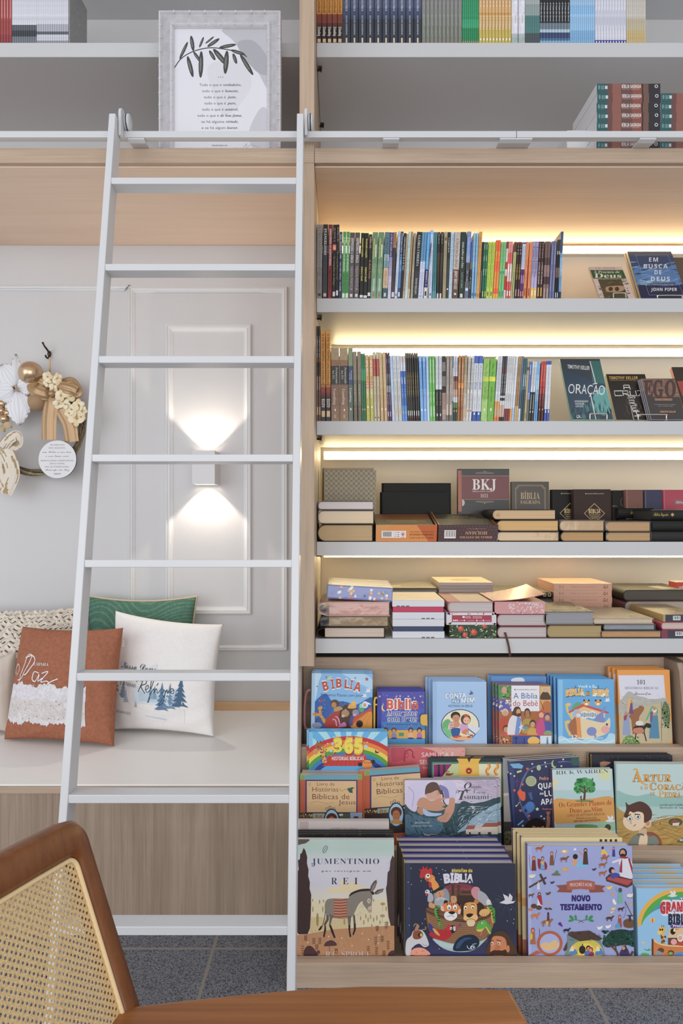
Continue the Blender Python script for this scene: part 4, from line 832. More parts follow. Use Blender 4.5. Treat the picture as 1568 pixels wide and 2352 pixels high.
def holman_front(a):
    a.rect(1040,750,1540,895,'50393a')
    for i in range(17):
        for j in range(5): a.ell(1056+i*30+(15 if j % 2 else 0), 765+j*30, 9, 12, '5c4446', n=6, lay=False)
    a.n += 1
    a.rect(1092,795,1188,866,'dcd6d2')
    for q in range(11): a.rect(1102+q*7.4,800,1102+q*7.4+(4.4 if q % 3 == 1 else 2.6),852,'6c6462')
    a.text('BÍBLIA DE ESTUDO',1492,848,268,18,'c89870','serifb',0,1,180); a.text('HOLMAN',1450,806,182,27,'c89870','serifb',0,1,180)
    a.line([(1280,784),(1440,784)],2,'b88860'); a.ell(1360,784,5,5,'c89870',n=4)
holman_front.top = 750
def in1(a, w_, d_):
    a.rect(0,0,w_,d_*.45,'805032'); a.rect(0,d_*.45,w_,d_*.56,'7c6a44'); a.rect(0,d_*.56,w_,d_,'6c6a52'); a.rect(w_*.18,d_*.5,w_*.9,d_*.64,'8c7c4c')
    a.text('BÍBLIA DE ESTUDO',w_*.72,d_*.52,w_*.42,.006,'c8b080','serifb',0,1,180); a.text('APLICAÇÃO PESSOAL',w_*.74,d_*.66,w_*.5,.006,'c8b080','serifb',0,1,180)
def in2(a, w_, d_):
    a.rect(0,0,w_,d_*.4,'4c4438'); a.rect(0,d_*.4,w_,d_,'7c7460'); a.strokes(160,0,0,w_,d_,.012,.002,10,['988c74','5c5444','a89c80'],3)
    a.text('BÍBLIA DE ESTUDO',w_*.78,d_*.30,w_*.56,.007,'c0a878','serifb',0,1,180); a.text('HOLMAN',w_*.64,d_*.20,w_*.3,.008,'c0a878','serifb',0,1,180)
slip(ZE,520,1030,143,D3,ZS3,.20,'d98a44','4c3424','orange slipcase lying open with a barcode label on its front',orange_front,'6c4a34',in1,'brown and sage study bible lying inside the orange slipcase')
slip(ZE,1041,1540,144,D3,ZS3,.20,'50393a','b06c3c','dark brown damask slipcase lying open beside the orange one',holman_front,'4c463a',in2,'dark mottled study bible lying inside the damask slipcase')
def lattice(a):
    a.rect(60,280,560,900,'968868')
    for i in range(-1,13):
        for j in range(-1,16):
            x, y = 85+i*42, 300+j*42+(0); 
            a.poly([(x,y-17),(x+5,y-5),(x+17,y),(x+5,y+5),(x,y+17),(x-5,y+5),(x-17,y),(x-5,y-5)] if (i+j) % 1 else [(x-1,y-21),(x+21,y-1),(x+21,y+3),(x-1,y-17)],'4c4034',lay=False)
            a.poly([(x+1,y-21),(x-21,y-1),(x-21,y+3),(x+1,y-17)],'4c4034',lay=False); a.poly([(x-21,y-1),(x+1,y+21),(x+1,y+17),(x-19,y-1)],'4c4034',lay=False); a.poly([(x+21,y-1),(x-1,y+21),(x-1,y+17),(x+19,y-1)],'4c4034',lay=False)
            a.poly([(x,y-26),(x+5,y-20),(x,y-14),(x-5,y-20)],'4c4034',lay=False); a.poly([(x+20,y-5),(x+26,y),(x+20,y+5),(x+14,y)],'4c4034',lay=False)
    a.n += 1
stand(ZE,86,294,524,2.425,ZS3,.03,'968868',lattice,'olive bible with a dark lattice pattern standing behind the left stack',G3,mat=PRN,lean=2)
stand(ZE,70,274,506,2.462,ZS3,.03,'8c7e60',None,'plain olive-backed bible hidden behind the lattice-patterned one',G3,mat=PRN,lean=2)
stand(ZE,557,478,1136,2.425,ZS3,.03,'121110',None,'wide black bible standing in front of a taller black one',G3,lean=2)
stand(ZE,571,401,1152,2.462,ZS3,.03,'161413',None,'taller wide black bible standing against the back wall',G3,lean=2)
def orn(a, x, y, w_, c, up=1):
    "little scroll ornament"
    for q in range(-4, 5):
        h = 16-abs(q)*3
        if h > 2: a.ring(x+q*w_/9, y-up*h*.4, w_/22, h*.5, 2.2, c, 8)
    a.line([(x-w_*.5,y+up*3),(x+w_*.5,y+up*3)],1.6,c); a.ell(x,y-up*14,4,6,c)
def bkj(a):
    a.rect(1208,280,1650,900,'2a2828'); a.rect(1240,342,1650,537,'6c2c2e'); a.rect(1208,296,1240,640,'a4543c'); a.rect(1240,338,1650,343,'8c6c5c'); a.rect(1240,536,1650,540,'8c6c5c')
    orn(a,1434,318,150,'9c8c70'); orn(a,1434,556,150,'9c8c70',-1)
    a.text('BKJ',1330,456,200,88,'dcd4d0','serifb'); a.text('BÍBLIA KING JAMES',1332,476,172,12,'c8b4ac','serifb'); a.text('1611',1398,522,64,30,'d0c0b4','serif'); a.ell(1244,566,22,28,'b8b0a8',a0=-90,a1=90)
stand(ZE,1210,281,1640,2.42,ZS3,.045,'2a2828',bkj,'dark box bible with a maroon centre and big white initials',G3,mat=PRN,lean=1)
def bsag(a):
    a.rect(135,388,450,900,'413930')
    for q, c in ((0,'8c7450'),(5,'413930'),(8,'8c7450'),(11,'413930')):
        x0, y0, x1, y1 = 166+q, 416+q, 422-q, 720; a.poly([(x0+24,y0),(x1-24,y0),(x1-14,y0+18),(x1,y0+26),(x1,y1),(x0,y1),(x0,y0+26),(x0+14,y0+18)], c)
    a.text('BÍBLIA',212,536,160,56,'c0a070','serif'); a.text('SAGRADA',210,576,166,30,'c0a070','serif')
stand(ZF,136,389,450,2.42,ZS3,.03,'413930',bsag,'brown bible with a gold frame and gold title standing behind a stack',G3,mat=PRN,lean=2)
def diamond(x, y, cut=False):
    def f(a):
        a.text('Sociedade Bíblica do Brasil',x-60,y-162,140,7,'c8b090','bold'); a.ell(x-70,y-165,5,5,'c8b090')
        for q, c in ((0,'c0a070'),(7,None)):
            a.poly([(x,y-86+q),(x+88-q,y),(x,y+86-q),(x-88+q,y)], c or f.bg)
        a.text('BÍBLIA',x-48,y,98,34,'d8b880','bold'); a.text('SAGRADA',x-48,y+18,98,12,'d8b880','sans'); a.text('LETRA GIGANTE',x-38,y+34,80,9,'d8b880','bold'); a.text('NTLH',x-26,y+48,54,9,'d8b880','bold')
    f.bg = '211c1a' if cut else '3a2a26'
    return f
stand(ZF,468,456,690,2.42,ZS3,.03,'211e1d',diamond(626,654,True),'black bible with a gold diamond half hidden by the brown diamond one',G3,lean=2)
stand(ZF,648,454,968,2.385,ZS3,.032,'3a2a26',diamond(830,656),'dark brown bible with a gold title inside a diamond',G3,lean=2)
stand(ZF,975,462,1110,2.42,ZS3,.03,'1f1e1d',lambda a: (a.ring(1068,560,16,32,2,'8c8478'), a.text('Bíblia',980,600,40,14,'8c8478','script')),'black bible edge between the diamond one and the wrapped brown one',G3,lean=2)
for xa, xb, c, lb in ((1088,1238,'74463a','small film-wrapped brown bible standing behind black ones'),(1244,1398,'33304e','small film-wrapped navy bible beside the brown wrapped one'),(1402,1640,'a83c4e','rose red wrapped bible at the right edge of the third lit shelf')):
    o = stand(ZF,xa,458,xb,2.40,ZS3,.03,c,(lambda a: (a.rect(1500,540,1568,582,'8c5c60'), a.text('Bíblia',1515,572,60,22,'e0c8c4','script'))) if xa == 1402 else None,lb,G3,mat=PRN,lean=2)
gold = lambda x, y: (lambda a: (a.ell(x,y,6,16,'b89858'), a.ell(x-8,y,5,8,'b89858'), a.ell(x+8,y,5,8,'b89858')))
stack(ZF, D3, ZS3, [
    dict(x=(8,530), h=85, d=.17, cover='26221f', pages='c49a5e', film=1, label='gold-edged black bible, bottom of three right of the damask slipcase'),
    dict(x=(4,530), h=98, d=.17, cover='25211e', pages='cfa262', bulge=.5, label='gold-edged black bible, middle of three right of the damask slipcase'),
    dict(x=(-30,506), h=88, d=.165, cover='201d1b', pages='c8a478', label='black bible with gold mark, topmost of three right of the damask slipcase', art=front_art(gold(22,655),ZF,(-30,610),D3))], G3)
stack(ZF, D3, ZS3, [
    dict(x=(540,910), h=86, d=.15, cover='2a2522', pages='b48a54', label='gold-edged bible under another below the diamond bibles'),
    dict(x=(532,912), h=96, d=.15, cover='4a4038', pages='c09c6c', film=1, label='wrapped gold-edged bible on another below the diamond bibles')], G3)
stack(ZF, D3, ZS3, [
    dict(x=(922,1302), h=82, d=.15, cover='27221f', pages='b88c50', film=1, label='gold-edged bible, lower of two left of the zipped black ones'),
    dict(x=(918,1300), h=90, d=.15, cover='4a4036', pages='b98c54', film=1, label='gold-edged bible, upper of two left of the zipped black ones')], G3)
def bsg(a): a.text('Bíblia Sagrada',1128,672,96,26,'b89848','script'); gold(1276,662)(a)
stack(ZF, D3, ZS3, [
    dict(x=(1302,1730), h=88, d=.16, cover='2b2a29', pages='1f1e1d', way='spine', label='plain black bible, bottom of the right stack on the third lit shelf'),
    dict(x=(1312,1730), h=88, d=.16, cover='232221', pages='1f1e1d', way='spine', label='plain black bible, middle of the right stack on the third lit shelf')], G3)
stack(ZF, D3+.012, ZS3+176/3.647*D3/F, [dict(x=(1306,1742), h=92, d=.15, cover='242322', pages='3a3836', way='spine', label='black bible with gold lettering on top of the right stack', art=front_art(lambda a: (a.text('Bíblia Sagrada',1325,672,120,28,'b89848','script'), gold(1480,662)(a)),ZF,(1306,620),D3+.012))], G3)
stack(ZF, D3+.17, ZS3, [dict(x=(1050,1330), h=86, d=.15, cover='232221', pages='2c2a28', way='spine', label='black bible lying low behind the gold-edged pair'),
    dict(x=(1040,1330), h=88, d=.15, cover='232221', pages='2c2a28', way='spine', label='black bible lying in the middle behind the gold-edged pair'),
    dict(x=(1030,1330), h=92, d=.15, cover='242322', pages='2c2a28', way='spine', label='black bible with gold lettering lying behind the gold-edged pair', art=front_art(bsg,ZF,(1030,620),D3+.17))], G3)

# ---- lowest lit shelf
ZG, ZH = (690, 1270, 3.409), (1108, 1270, 3.409); D4 = DS4+.012; G4 = 'bibles on the lowest lit shelf'
def floral(a):
    a.rect(200,250,720,370,'6c78b4'); R = random.Random(4)
    for i in range(34):
        x, y = R.uniform(270,712), R.uniform(262,360); c = R.choice(['c8465c','d89a4c','e0e0ea','4c7c5c','c86470','3c6c54','d8b060'])
        if c in ('4c7c5c','3c6c54'): a.ell(x,y,14,5,c,R.uniform(0,180),8)
        else:
            for q in range(5): a.ell(x+7*math.cos(q*1.257),y+7*math.sin(q*1.257),5,5,c,n=7,lay=False)
            a.n += 1; a.ell(x,y,3.5,3.5,'e0c080',n=6)
stack(ZG, D4, ZS4, [
    dict(x=(128,660), h=86, d=.23, cover='211d1b', pages='c4b0a0', bulge=.9, pin=.026, label='black soft bible with cream edges, bottom of the left stack on the lowest lit shelf'),
    dict(x=(150,688), h=86, d=.23, cover='2a2421', pages='94764a', film=1, bulge=.9, pin=.030, label='black gilt-edged bible, second from the bottom of the left stack'),
    dict(x=(136,700), h=113, d=.23, cover='c8a090', pages='c48c80', film=1, bulge=.8, pin=.036, label='fat pink-edged wrapped bible, third from the bottom of the left stack'),
    dict(x=(204,718), h=108, d=.23, cover='cfc4b0', pages='6c78b4', film=1, bulge=.4, roll=3, label='flower-edged bible in clear film, top of the left stack', art=front_art(lambda a: (floral(a)),ZG,(204,256),D4), tcol='dcd2c0')], G4)
def script_top(a, w_, d_):
    a.rect(0,0,w_,d_,'c4bcae'); a.text('Minha',w_*.12,d_*.42,w_*.5,.02,'d86c7c','script'); a.text('Bíblia',w_*.3,d_*.72,w_*.5,.02,'d86c7c','script')
def dashes(x, n): return lambda mb, w_, d_, t: [Art(mb, lambda px, py: (px, t-py), lambda u, v, e: (u, -e-3e-5, v), w_, t).rect(w_*(x+i*.09), t-.004, w_*(x+i*.09+.065), t-.0005, '5c5c5c') for i in range(n)]
stack(ZG, D4, ZS4, [
    dict(name='boxed_bible', x=(720,1127), h=53, d=.22, cover='c9cad0', box=1, art=dashes(.56,3), label='white boxed bible, bottom of the white stack on the lowest lit shelf'),
    dict(name='boxed_bible', x=(722,1120), h=38, d=.22, cover='2c3a5c', box=1, label='navy boxed bible in the white stack'),
    dict(name='boxed_bible', x=(720,1126), h=57, d=.22, cover='c9cad0', box=1, label='white boxed bible lying on the navy one'),
    dict(name='boxed_bible', x=(720,1126), h=55, d=.22, cover='c8cad2', box=1, art=dashes(.56,3), label='white boxed bible lying under the magenta one'),
    dict(name='boxed_bible', x=(722,1120), h=42, d=.22, cover='b8164c', box=1, label='magenta boxed bible in the white stack'),
    dict(name='boxed_bible', x=(718,1126), h=51, d=.22, cover='c9cad0', box=1, art=both(top_art(script_top), dashes(.08,3)), label='white boxed bible with pink script on top of the white stack')], G4)
def pom(a):
    a.rect(1160,558,1535,665,'26361e'); R = random.Random(9)
    for i in range(150): a.ell(R.uniform(1165,1530),R.uniform(560,662),11,4,R.choice(['4c6c30','2c4c22','6c8c44','c0ccb0','1c2c18']),R.uniform(0,180),6,lay=False)
    a.n += 1
    for x, y, r in ((1255,590,22),(1355,618,24),(1288,638,20),(1440,568,18)): a.ell(x,y,r,r,'c0402c'); a.ell(x-5,y-6,r*.5,r*.5,'d8684c')
def lab(a):
    a.rect(1140,460,1535,560,'c9c4cc'); R = random.Random(2)
    for i in range(40): a.ell(R.choice([R.uniform(1145,1182),R.uniform(1497,1530),R.uniform(1150,1530)]),R.choice([R.uniform(464,480),R.uniform(540,556)]),10,5,R.choice(['8c6ca8','c8a0b8','8ca878','d8b890']),R.uniform(0,180),7,lay=False)
    a.n += 1; a.rect(1184,484,1496,538,'9c2440')
    a.ell(1276,498,10,8,'e4d4d8'); a.text('Sociedade',1290,498,40,6,'e4d4d8','bold'); a.text('Bíblica do Brasil',1290,508,44,6,'e4d4d8','bold'); a.text('Semeando a Palavra',1348,498,72,6,'e4d4d8','bold'); a.text('que transforma vidas',1348,508,72,6,'e4d4d8','bold')
    for x in (1198,1212,1226,1282,1380,1430): a.ell(x,525,6,6,'e4d4d8')
    for x, w_ in ((1238,36),(1300,62),(1392,30),(1440,48)): a.text('sociedadebiblica',x,528,w_,6,'e4d4d8')
def pinktop(a, w_, d_):
    a.rect(0,0,w_*.28,d_,'b87c78'); a.rect(w_*.28,0,w_,d_,'cdb9a4'); a.line([(w_*.34,d_*.1),(w_*.94,d_*.1),(w_*.94,d_*.9),(w_*.34,d_*.9),(w_*.34,d_*.1)],.0012,'b8a08c')
stack(ZG, D4, ZS4, [
    dict(name='boxed_bible', x=(1166,1534), h=104, d=.22, cover='2c3c24', box=1, art=front_art(pom,ZG,(1166,560),D4), label='boxed bible with a pomegranate tree photo, bottom of its stack'),
    dict(name='boxed_bible', x=(1142,1532), h=96, d=.225, cover='c4b8c0', box=1, art=front_art(lab,ZG,(1142,464),D4), label='flowered white box with a red label under the pink bible'),
    dict(x=(1152,1512), h=86, d=.225, cover='b87472', pages='b8b0b0', bulge=.3, art=top_art(pinktop), label='pink bible with silver edges and a cream panel on the red-labelled box')], G4)
def flor2(a):
    a.rect(90,370,490,480,'c89090'); R = random.Random(6)
    for i in range(60): a.ell(R.uniform(200,480),R.uniform(380,470),7,3.5,'d8ccd0',R.uniform(0,180),7,lay=False)
    a.n += 1
    for i in range(18):
        x, y = R.uniform(205,475), R.uniform(385,465)
        for q in range(5): a.ell(x+4*math.cos(q*1.257),y+4*math.sin(q*1.257),3,3,'d8ccd0',n=6,lay=False)
    a.n += 1
zt4 = stack(ZH, D4, ZS4, [
    dict(x=(112,508), h=92, d=.22, cover='6c4038', pages='b8acac', bulge=.35, ribbon=(.022,.075), label='maroon bible with a brown ribbon hanging out, bottom of its stack'),
    dict(x=(110,506), h=98, d=.22, cover='7c2c40', pages='b4aaaa', bulge=.35, label='maroon bible in the middle under the open-covered pink one'),
    dict(x=(94,488), h=96, d=.215, cover='b06064', pages='c89090', bulge=.3, art=front_art(flor2,ZH,(94,378),D4), label='pink bible with flowered edges and a lifted cover')], G4)
def lid():
    xa, xb = X(1108+75/3.409,D4), X(1108+488/3.409,D4); z = zt4+.002
    b = MB(); n = 8
    up = []
    for i in range(n+1):
        u = i/n; x = xa+(xb-xa)*u
        up.append([(x, D4-.002, z+.022*u**2+.0015), (x, D4+.212, z+.030*u**2+.0015)])
    b.grid(up, L('b87878')); b.grid([[(p[0],p[1],p[2]-.0018) for p in r] for r in up][::-1], L('a86468'))
    for q in (0, 1): b.grid([[r[q], (r[q][0], r[q][1], r[q][2]-.0018)] for r in up], L('b06c6c'))
    def put(u, v, e):
        k = u/(xb-xa); return (xa+u, D4-.002+v, z+(.022+.008*v/.214)*k*k+.0016+e)
    a = Art(b, lambda x, y: (x, .214-y), put, xb-xa, .214)
    R = random.Random(3)
    for i in range(70): a.ell(R.uniform(.004,xb-xa-.004), R.choice([R.uniform(.004,.03),R.uniform(.18,.21)]), .006, .002, '8c484c', R.uniform(0,180), 6, lay=False)
    for i in range(30): a.ell(R.uniform(.002,.02), R.uniform(.01,.2), .006, .002, '8c484c', R.uniform(0,180), 6, lay=False)
    a.n += 1; a.text('Bíblia',.035,.075,.052,.018,'ecdcd4','script'); a.text('da Mulher',.040,.090,.044,.006,'ecdcd4','serif'); a.text('Sagrada',.045,.18,.03,.005,'ecdcd4')
    return b
lb = [o for o in S.objects if o.get('label', '').startswith('pink bible with flowered edges')][0]
b = lid(); b.v = [tuple(lb.matrix_basis.inverted() @ Vector(p)) for p in b.v]; b.build('front_cover', PRN, lb, matrix=Matrix())
def leafy(a, w_, d_):
    a.rect(0,0,w_,d_,'8c8470'); R = random.Random(8)
    for i in range(170): a.ell(R.uniform(0,w_),R.uniform(0,d_),.010,.004,R.choice(['a49c84','746c5c','b0a68c','968c74']),R.uniform(-30,30),6,lay=False)
    a.n += 1; a.rect(w_*.12,d_*.1,w_*.45,d_*.2,'b0a484')
stack(ZH, D4, ZS4, [
    dict(x=(500,938), h=104, d=.23, cover='4c3428', pages='a48c5c', bulge=.3, label='brown gilt-edged bible under the leaf-patterned one'),
    dict(x=(480,876), h=104, d=.23, cover='6c6658', tcol='8c8470', pages='8c8c92', bulge=.2, art=top_art(leafy), label='bible with a grey leaf-patterned cover and silver edges')], G4)
def gl(c1, c2, seed):
    def f(a, w_, d_):
        a.rect(0,0,w_,d_,c1); R = random.Random(seed)
        for i in range(60): a.ell(R.uniform(w_*.5,w_),R.uniform(d_*.55,d_),.008,.0025,c2,R.uniform(-40,40),6,lay=False)
        a.n += 1; a.rect(0,0,w_*.12,d_,'b49c6c'); a.text('Bíblia Sagrada',w_*.3,d_*.3,w_*.45,.010,'d0bc98','script')
    return f
stack(ZH, D4, ZS4, [
    dict(x=(925,1402), h=60, d=.24, cover='2a2a36', pages='c08c50', film=1, bulge=.3, label='navy gilt-edged bible, bottom of the beige-topped stack'),
    dict(x=(945,1352), h=50, d=.24, cover='3c4048', pages='8c8e96', film=1, bulge=.3, label='thin grey-edged bible in the middle of the beige-topped stack'),
    dict(x=(868,1338), h=46, d=.24, cover='b49c7c', tcol='b8a890', pages='c8b8a4', film=1, bulge=.3, art=top_art(gl('b8a890','d8c8a0',1)), label='beige wrapped bible on top of its stack near the right end')], G4)
def barc(x, y): return lambda a: (a.rect(x-60,y,x+300,y+70,'3a3844'), a.rect(x,y+12,x+58,y+46,'d8d8d8'), [a.rect(x+5+q*6,y+15,x+5+q*6+(4 if q % 3 else 2),y+40,'2c2c2c') for q in range(8)])
stack(ZH, D4, ZS4, [
    dict(name='boxed_bible', x=(1402,1720), h=64, d=.24, cover='7c3448', box=1, art=front_art(barc(1508,622),ZH,(1402,622),D4), label='dark-fronted boxed bible with a barcode, bottom of the right stack on the lowest lit shelf'),
    dict(x=(1396,1720), h=63, d=.24, cover='a43c54', pages='c4b0a4', bulge=.3, label='red-pink bible between two barcoded ones'),
    dict(name='boxed_bible', x=(1414,1720), h=58, d=.24, cover='a89058', box=1, art=both(front_art(barc(1490,500),ZH,(1414,502),D4), top_art(gl('b4a284','e0d0a0',2))), label='gold-topped boxed bible with a barcode on the right stack')], G4)
# rear stacks
DR = 2.385
def ctop(a, w_, d_): a.rect(0,0,w_,d_,'d8c8a8'); a.ell(w_*.5,d_*.5,w_*.2,d_*.18,'c8a880'); a.strokes(40,w_*.3,d_*.35,w_*.7,d_*.7,.02,.004,20,['b48c68','d8b48c','a87c5c'],5); a.ring(w_*.2,d_*.2,w_*.05,d_*.07,.002,'b8a080')
stack(ZG, DR, ZS4, [dict(name='booklet', x=(1078,1516), h=58, d=.21, cover='a89690', box=1, label='pinkish thick booklet, lowest of the cream-topped pile', mat=PRN)]+
    [dict(name='booklet', x=(1080+i,1514-i), h=(58,60,40,26,26,26,26)[i], d=.21, cover=('a89690','ac9a94','b09e98','a8968f','b4a29c','a6948e','b2a09a')[i], box=1, mat=PRN, art=top_art(ctop) if i == 6 else None,
     label=('pinkish booklet second from the bottom of the cream-topped pile','pinkish booklet third from the bottom of the cream-topped pile','pinkish booklet fourth from the bottom of the cream-topped pile','pinkish booklet fourth from the top of the cream-topped pile','pinkish booklet third from the top of the cream-topped pile','pinkish booklet just under the cream-topped one','cream-topped booklet with a tan drawing on the pile behind')[i]) for i in range(7)], G4)
stack(ZG, DR+.01, ZS4, [dict(name='hardcover_book', x=(660,1068), h=70, d=.22, cover='5c5a52', pages='8c8878', way='spine', mat=PRN, label=lb) for lb in ('dark grey book, lowest behind the white stack','dark grey book, second from below behind the white stack','dark grey book, third from below behind the white stack')]+
    [dict(name='hardcover_book', x=(672,1066), h=64, d=.22, cover='6c685c', pages='8c8878', way='spine', mat=PRN, tcol='7c7664', art=top_art(lambda a, w_, d_: (a.poly([(0,d_*.7),(w_*.75,0),(w_,0),(w_,d_),(0,d_)],'8c8878'), a.rect(w_*.1,d_*.55,w_*.32,d_*.8,'b0a894'))), label='flat grey-green book on top behind the white stack')], G4)
def bkgold(a):
    for q in range(6): a.rect(110+q*26,275,124+q*26,279,'a88c4c'); a.rect(150+q*60,330,156+q*60,345,'8c7440')
    for x in (475,512): a.rect(x,268,x+22,300,'b0945c'); a.rect(x+5,274,x+17,294,'2c2824')
stack(ZH, DR+.01, ZS4, [dict(name='hardcover_book', x=(92,548), h=(70,66,62,42)[i], d=.2, cover='2b2723', pages='c0b090', way='spine', mat=PRN, label=('black gold-tooled book, lowest between the cream and peach piles','black gold-tooled book, second from below between the cream and peach piles','black gold-tooled book, second from the top between the cream and peach piles')[i]) for i in range(3)]+
    [dict(name='hardcover_book', x=(92,552), h=44, d=.2, cover='2b2723', pages='c0b090', way='spine', mat=PRN, tcol='6c6a58', art=front_art(bkgold,ZH,(92,265),DR+.01), label='glossy-topped black gold-tooled book between the cream and peach piles')], G4)
def peach(y):
    def f(a):
        a.rect(550,y-6,1015,y+60,'c89880'); a.line([(604,y+8),(604,y+38)],3,'8c5440'); a.line([(594,y+22),(616,y+22)],3,'8c5440'); a.rect(622,y+14,632,y+34,'b07860')
        a.text('BÍBLIA SAGRADA',692,y+30,200,14,'b07c64','sans'); a.ell(954,y+14,5,5,'7c3c2c'); a.poly([(942,y+20),(954,y+30),(966,y+20),(966,y+28),(954,y+38),(942,y+28)],'7c3c2c'); a.text('SBB',970,y+10,26,8,'7c3c2c','bold',0,1,90)
    return f
nl = ['lowest peach bible of the pile of six','peach bible second from the bottom of the pile of six','peach bible third from the bottom of the pile of six','peach bible third from the top of the pile of six','peach bible second from the top of the pile of six','topmost peach bible of the pile of six']
stack(ZH, DR, ZS4, [dict(x=(556+(i % 3),1010+(i % 2)*3), h=52, d=.2, cover='c89880', box=1, mat=PRN, art=both(front_art(peach(240),ZH,(556,238),DR), top_art(lambda a, w_, d_: (a.rect(0,0,w_,d_,'d8b088'), a.strokes(50,w_*.3,d_*.2,w_,d_*.7,.03,.004,-20,['e0c09c','d0a47c'],4)) if True else None)), label=nl[i]) for i in range(6)], G4)
def quilt(a, w_, d_):
    for i in range(-6,14):
        a.line([(i*.022,0),(i*.022+d_,d_)],.0016,'1a1816'); a.line([(i*.022,0),(i*.022-d_,d_)],.0016,'5c5850')
    a.poly([(w_*.55,d_*.5),(w_*.75,d_*.42),(w_*.85,d_*.8),(w_*.62,d_*.85)],'a8a498')
stack(ZH, DR-.02, ZS4, [dict(x=(1120,1600), h=92, d=.2, cover='5c4038', pages='a89888', label='brown bible lying lowest under the quilted black one'), dict(x=(1110,1600), h=92, d=.2, cover='5c3c44', pages='a89888', label='wine bible lying directly under the quilted black one'),
    dict(x=(1100,1640), h=86, d=.22, cover='2b2a27', pages='4c463c', bulge=.4, tcol='3c3a34', art=top_art(quilt), label='black quilted bible case lying behind the beige-topped stack'),], G4)
stack(ZH, DR-.05, ZS4+.135, [dict(name='booklet', x=(1520,1640), h=46, d=.06, cover='b8382c', box=1, mat=PRN, art=front_art(lambda a: a.text('ab',1538,395,34,18,'e8d0c8','script'),ZH,(1520,352),DR-.05), label='small red-orange booklet at the right edge of the lowest lit shelf')], G4)
# ------------------------------------------------------------------ stepped oak display rack below the lit shelves
rx0, rx1 = -.1268, 1.078
rk = thing('display_rack', (.478, 1.714, 0), 'stepped oak laminate display rack with three tiers of picture books under the shelves', 'display rack')
prof = [(2.2,-.485),(2.10,-.485),(2.085,-.51),(2.05,-.72),(1.955,-.93),(1.915,-1.0),(1.75,-1.16),(1.714,-1.2),(1.714,-1.2499),(2.2,-1.2499)]
for xa in (rx0-.018, rx1):
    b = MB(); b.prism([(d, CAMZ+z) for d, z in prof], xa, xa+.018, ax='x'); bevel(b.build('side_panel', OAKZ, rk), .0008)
RT = {1: dict(f=2.055, b=2.085, top=-.7400, floor=-.775), 2: dict(f=1.92, b=1.95, top=-.9946, floor=-1.028), 3: dict(f=1.714, b=1.744, top=-1.185, floor=-1.215)}
b = MB(); b.box(rx0, rx1, 2.184, 2.2, .001, CAMZ-.486); bevel(b.build('back_panel', OAKX, rk), .0008)
for q in (1, 2, 3):
    r = RT[q]; lo = {1: RT[2]['floor'], 2: RT[3]['floor'], 3: -1.2499}[q]
    b = MB(); b.box(rx0, rx1, r['f'], r['b'], CAMZ+lo, CAMZ+r['top']); bevel(b.build('retaining_board', OAKX, rk), .001)
    bk = {1: 2.184, 2: RT[1]['f'], 3: RT[2]['f']}[q]; b = MB(); b.box(rx0, rx1, r['b'], bk, CAMZ+r['floor']-.012, CAMZ+r['floor']); b.build('tier_floor', OAKX, rk)
r2 = thing('display_rack', (1.2, 1.72, 0), 'neighbouring oak display rack cut off at the right edge', 'display rack')
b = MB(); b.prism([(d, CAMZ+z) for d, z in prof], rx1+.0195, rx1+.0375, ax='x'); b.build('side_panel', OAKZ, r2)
b = MB(); b.box(rx1+.038, XR, 2.184, 2.2, .001, CAMZ-.486); b.build('back_panel', OAKX, r2)
for q in (1, 2, 3):
    r = RT[q]; lo = {1: RT[2]['floor'], 2: RT[3]['floor'], 3: -1.2499}[q]
    b = MB(); b.box(rx1+.038, XR, r['f'], r['b'], CAMZ+lo, CAMZ+r['top']); b.build('retaining_board', OAKX, r2)

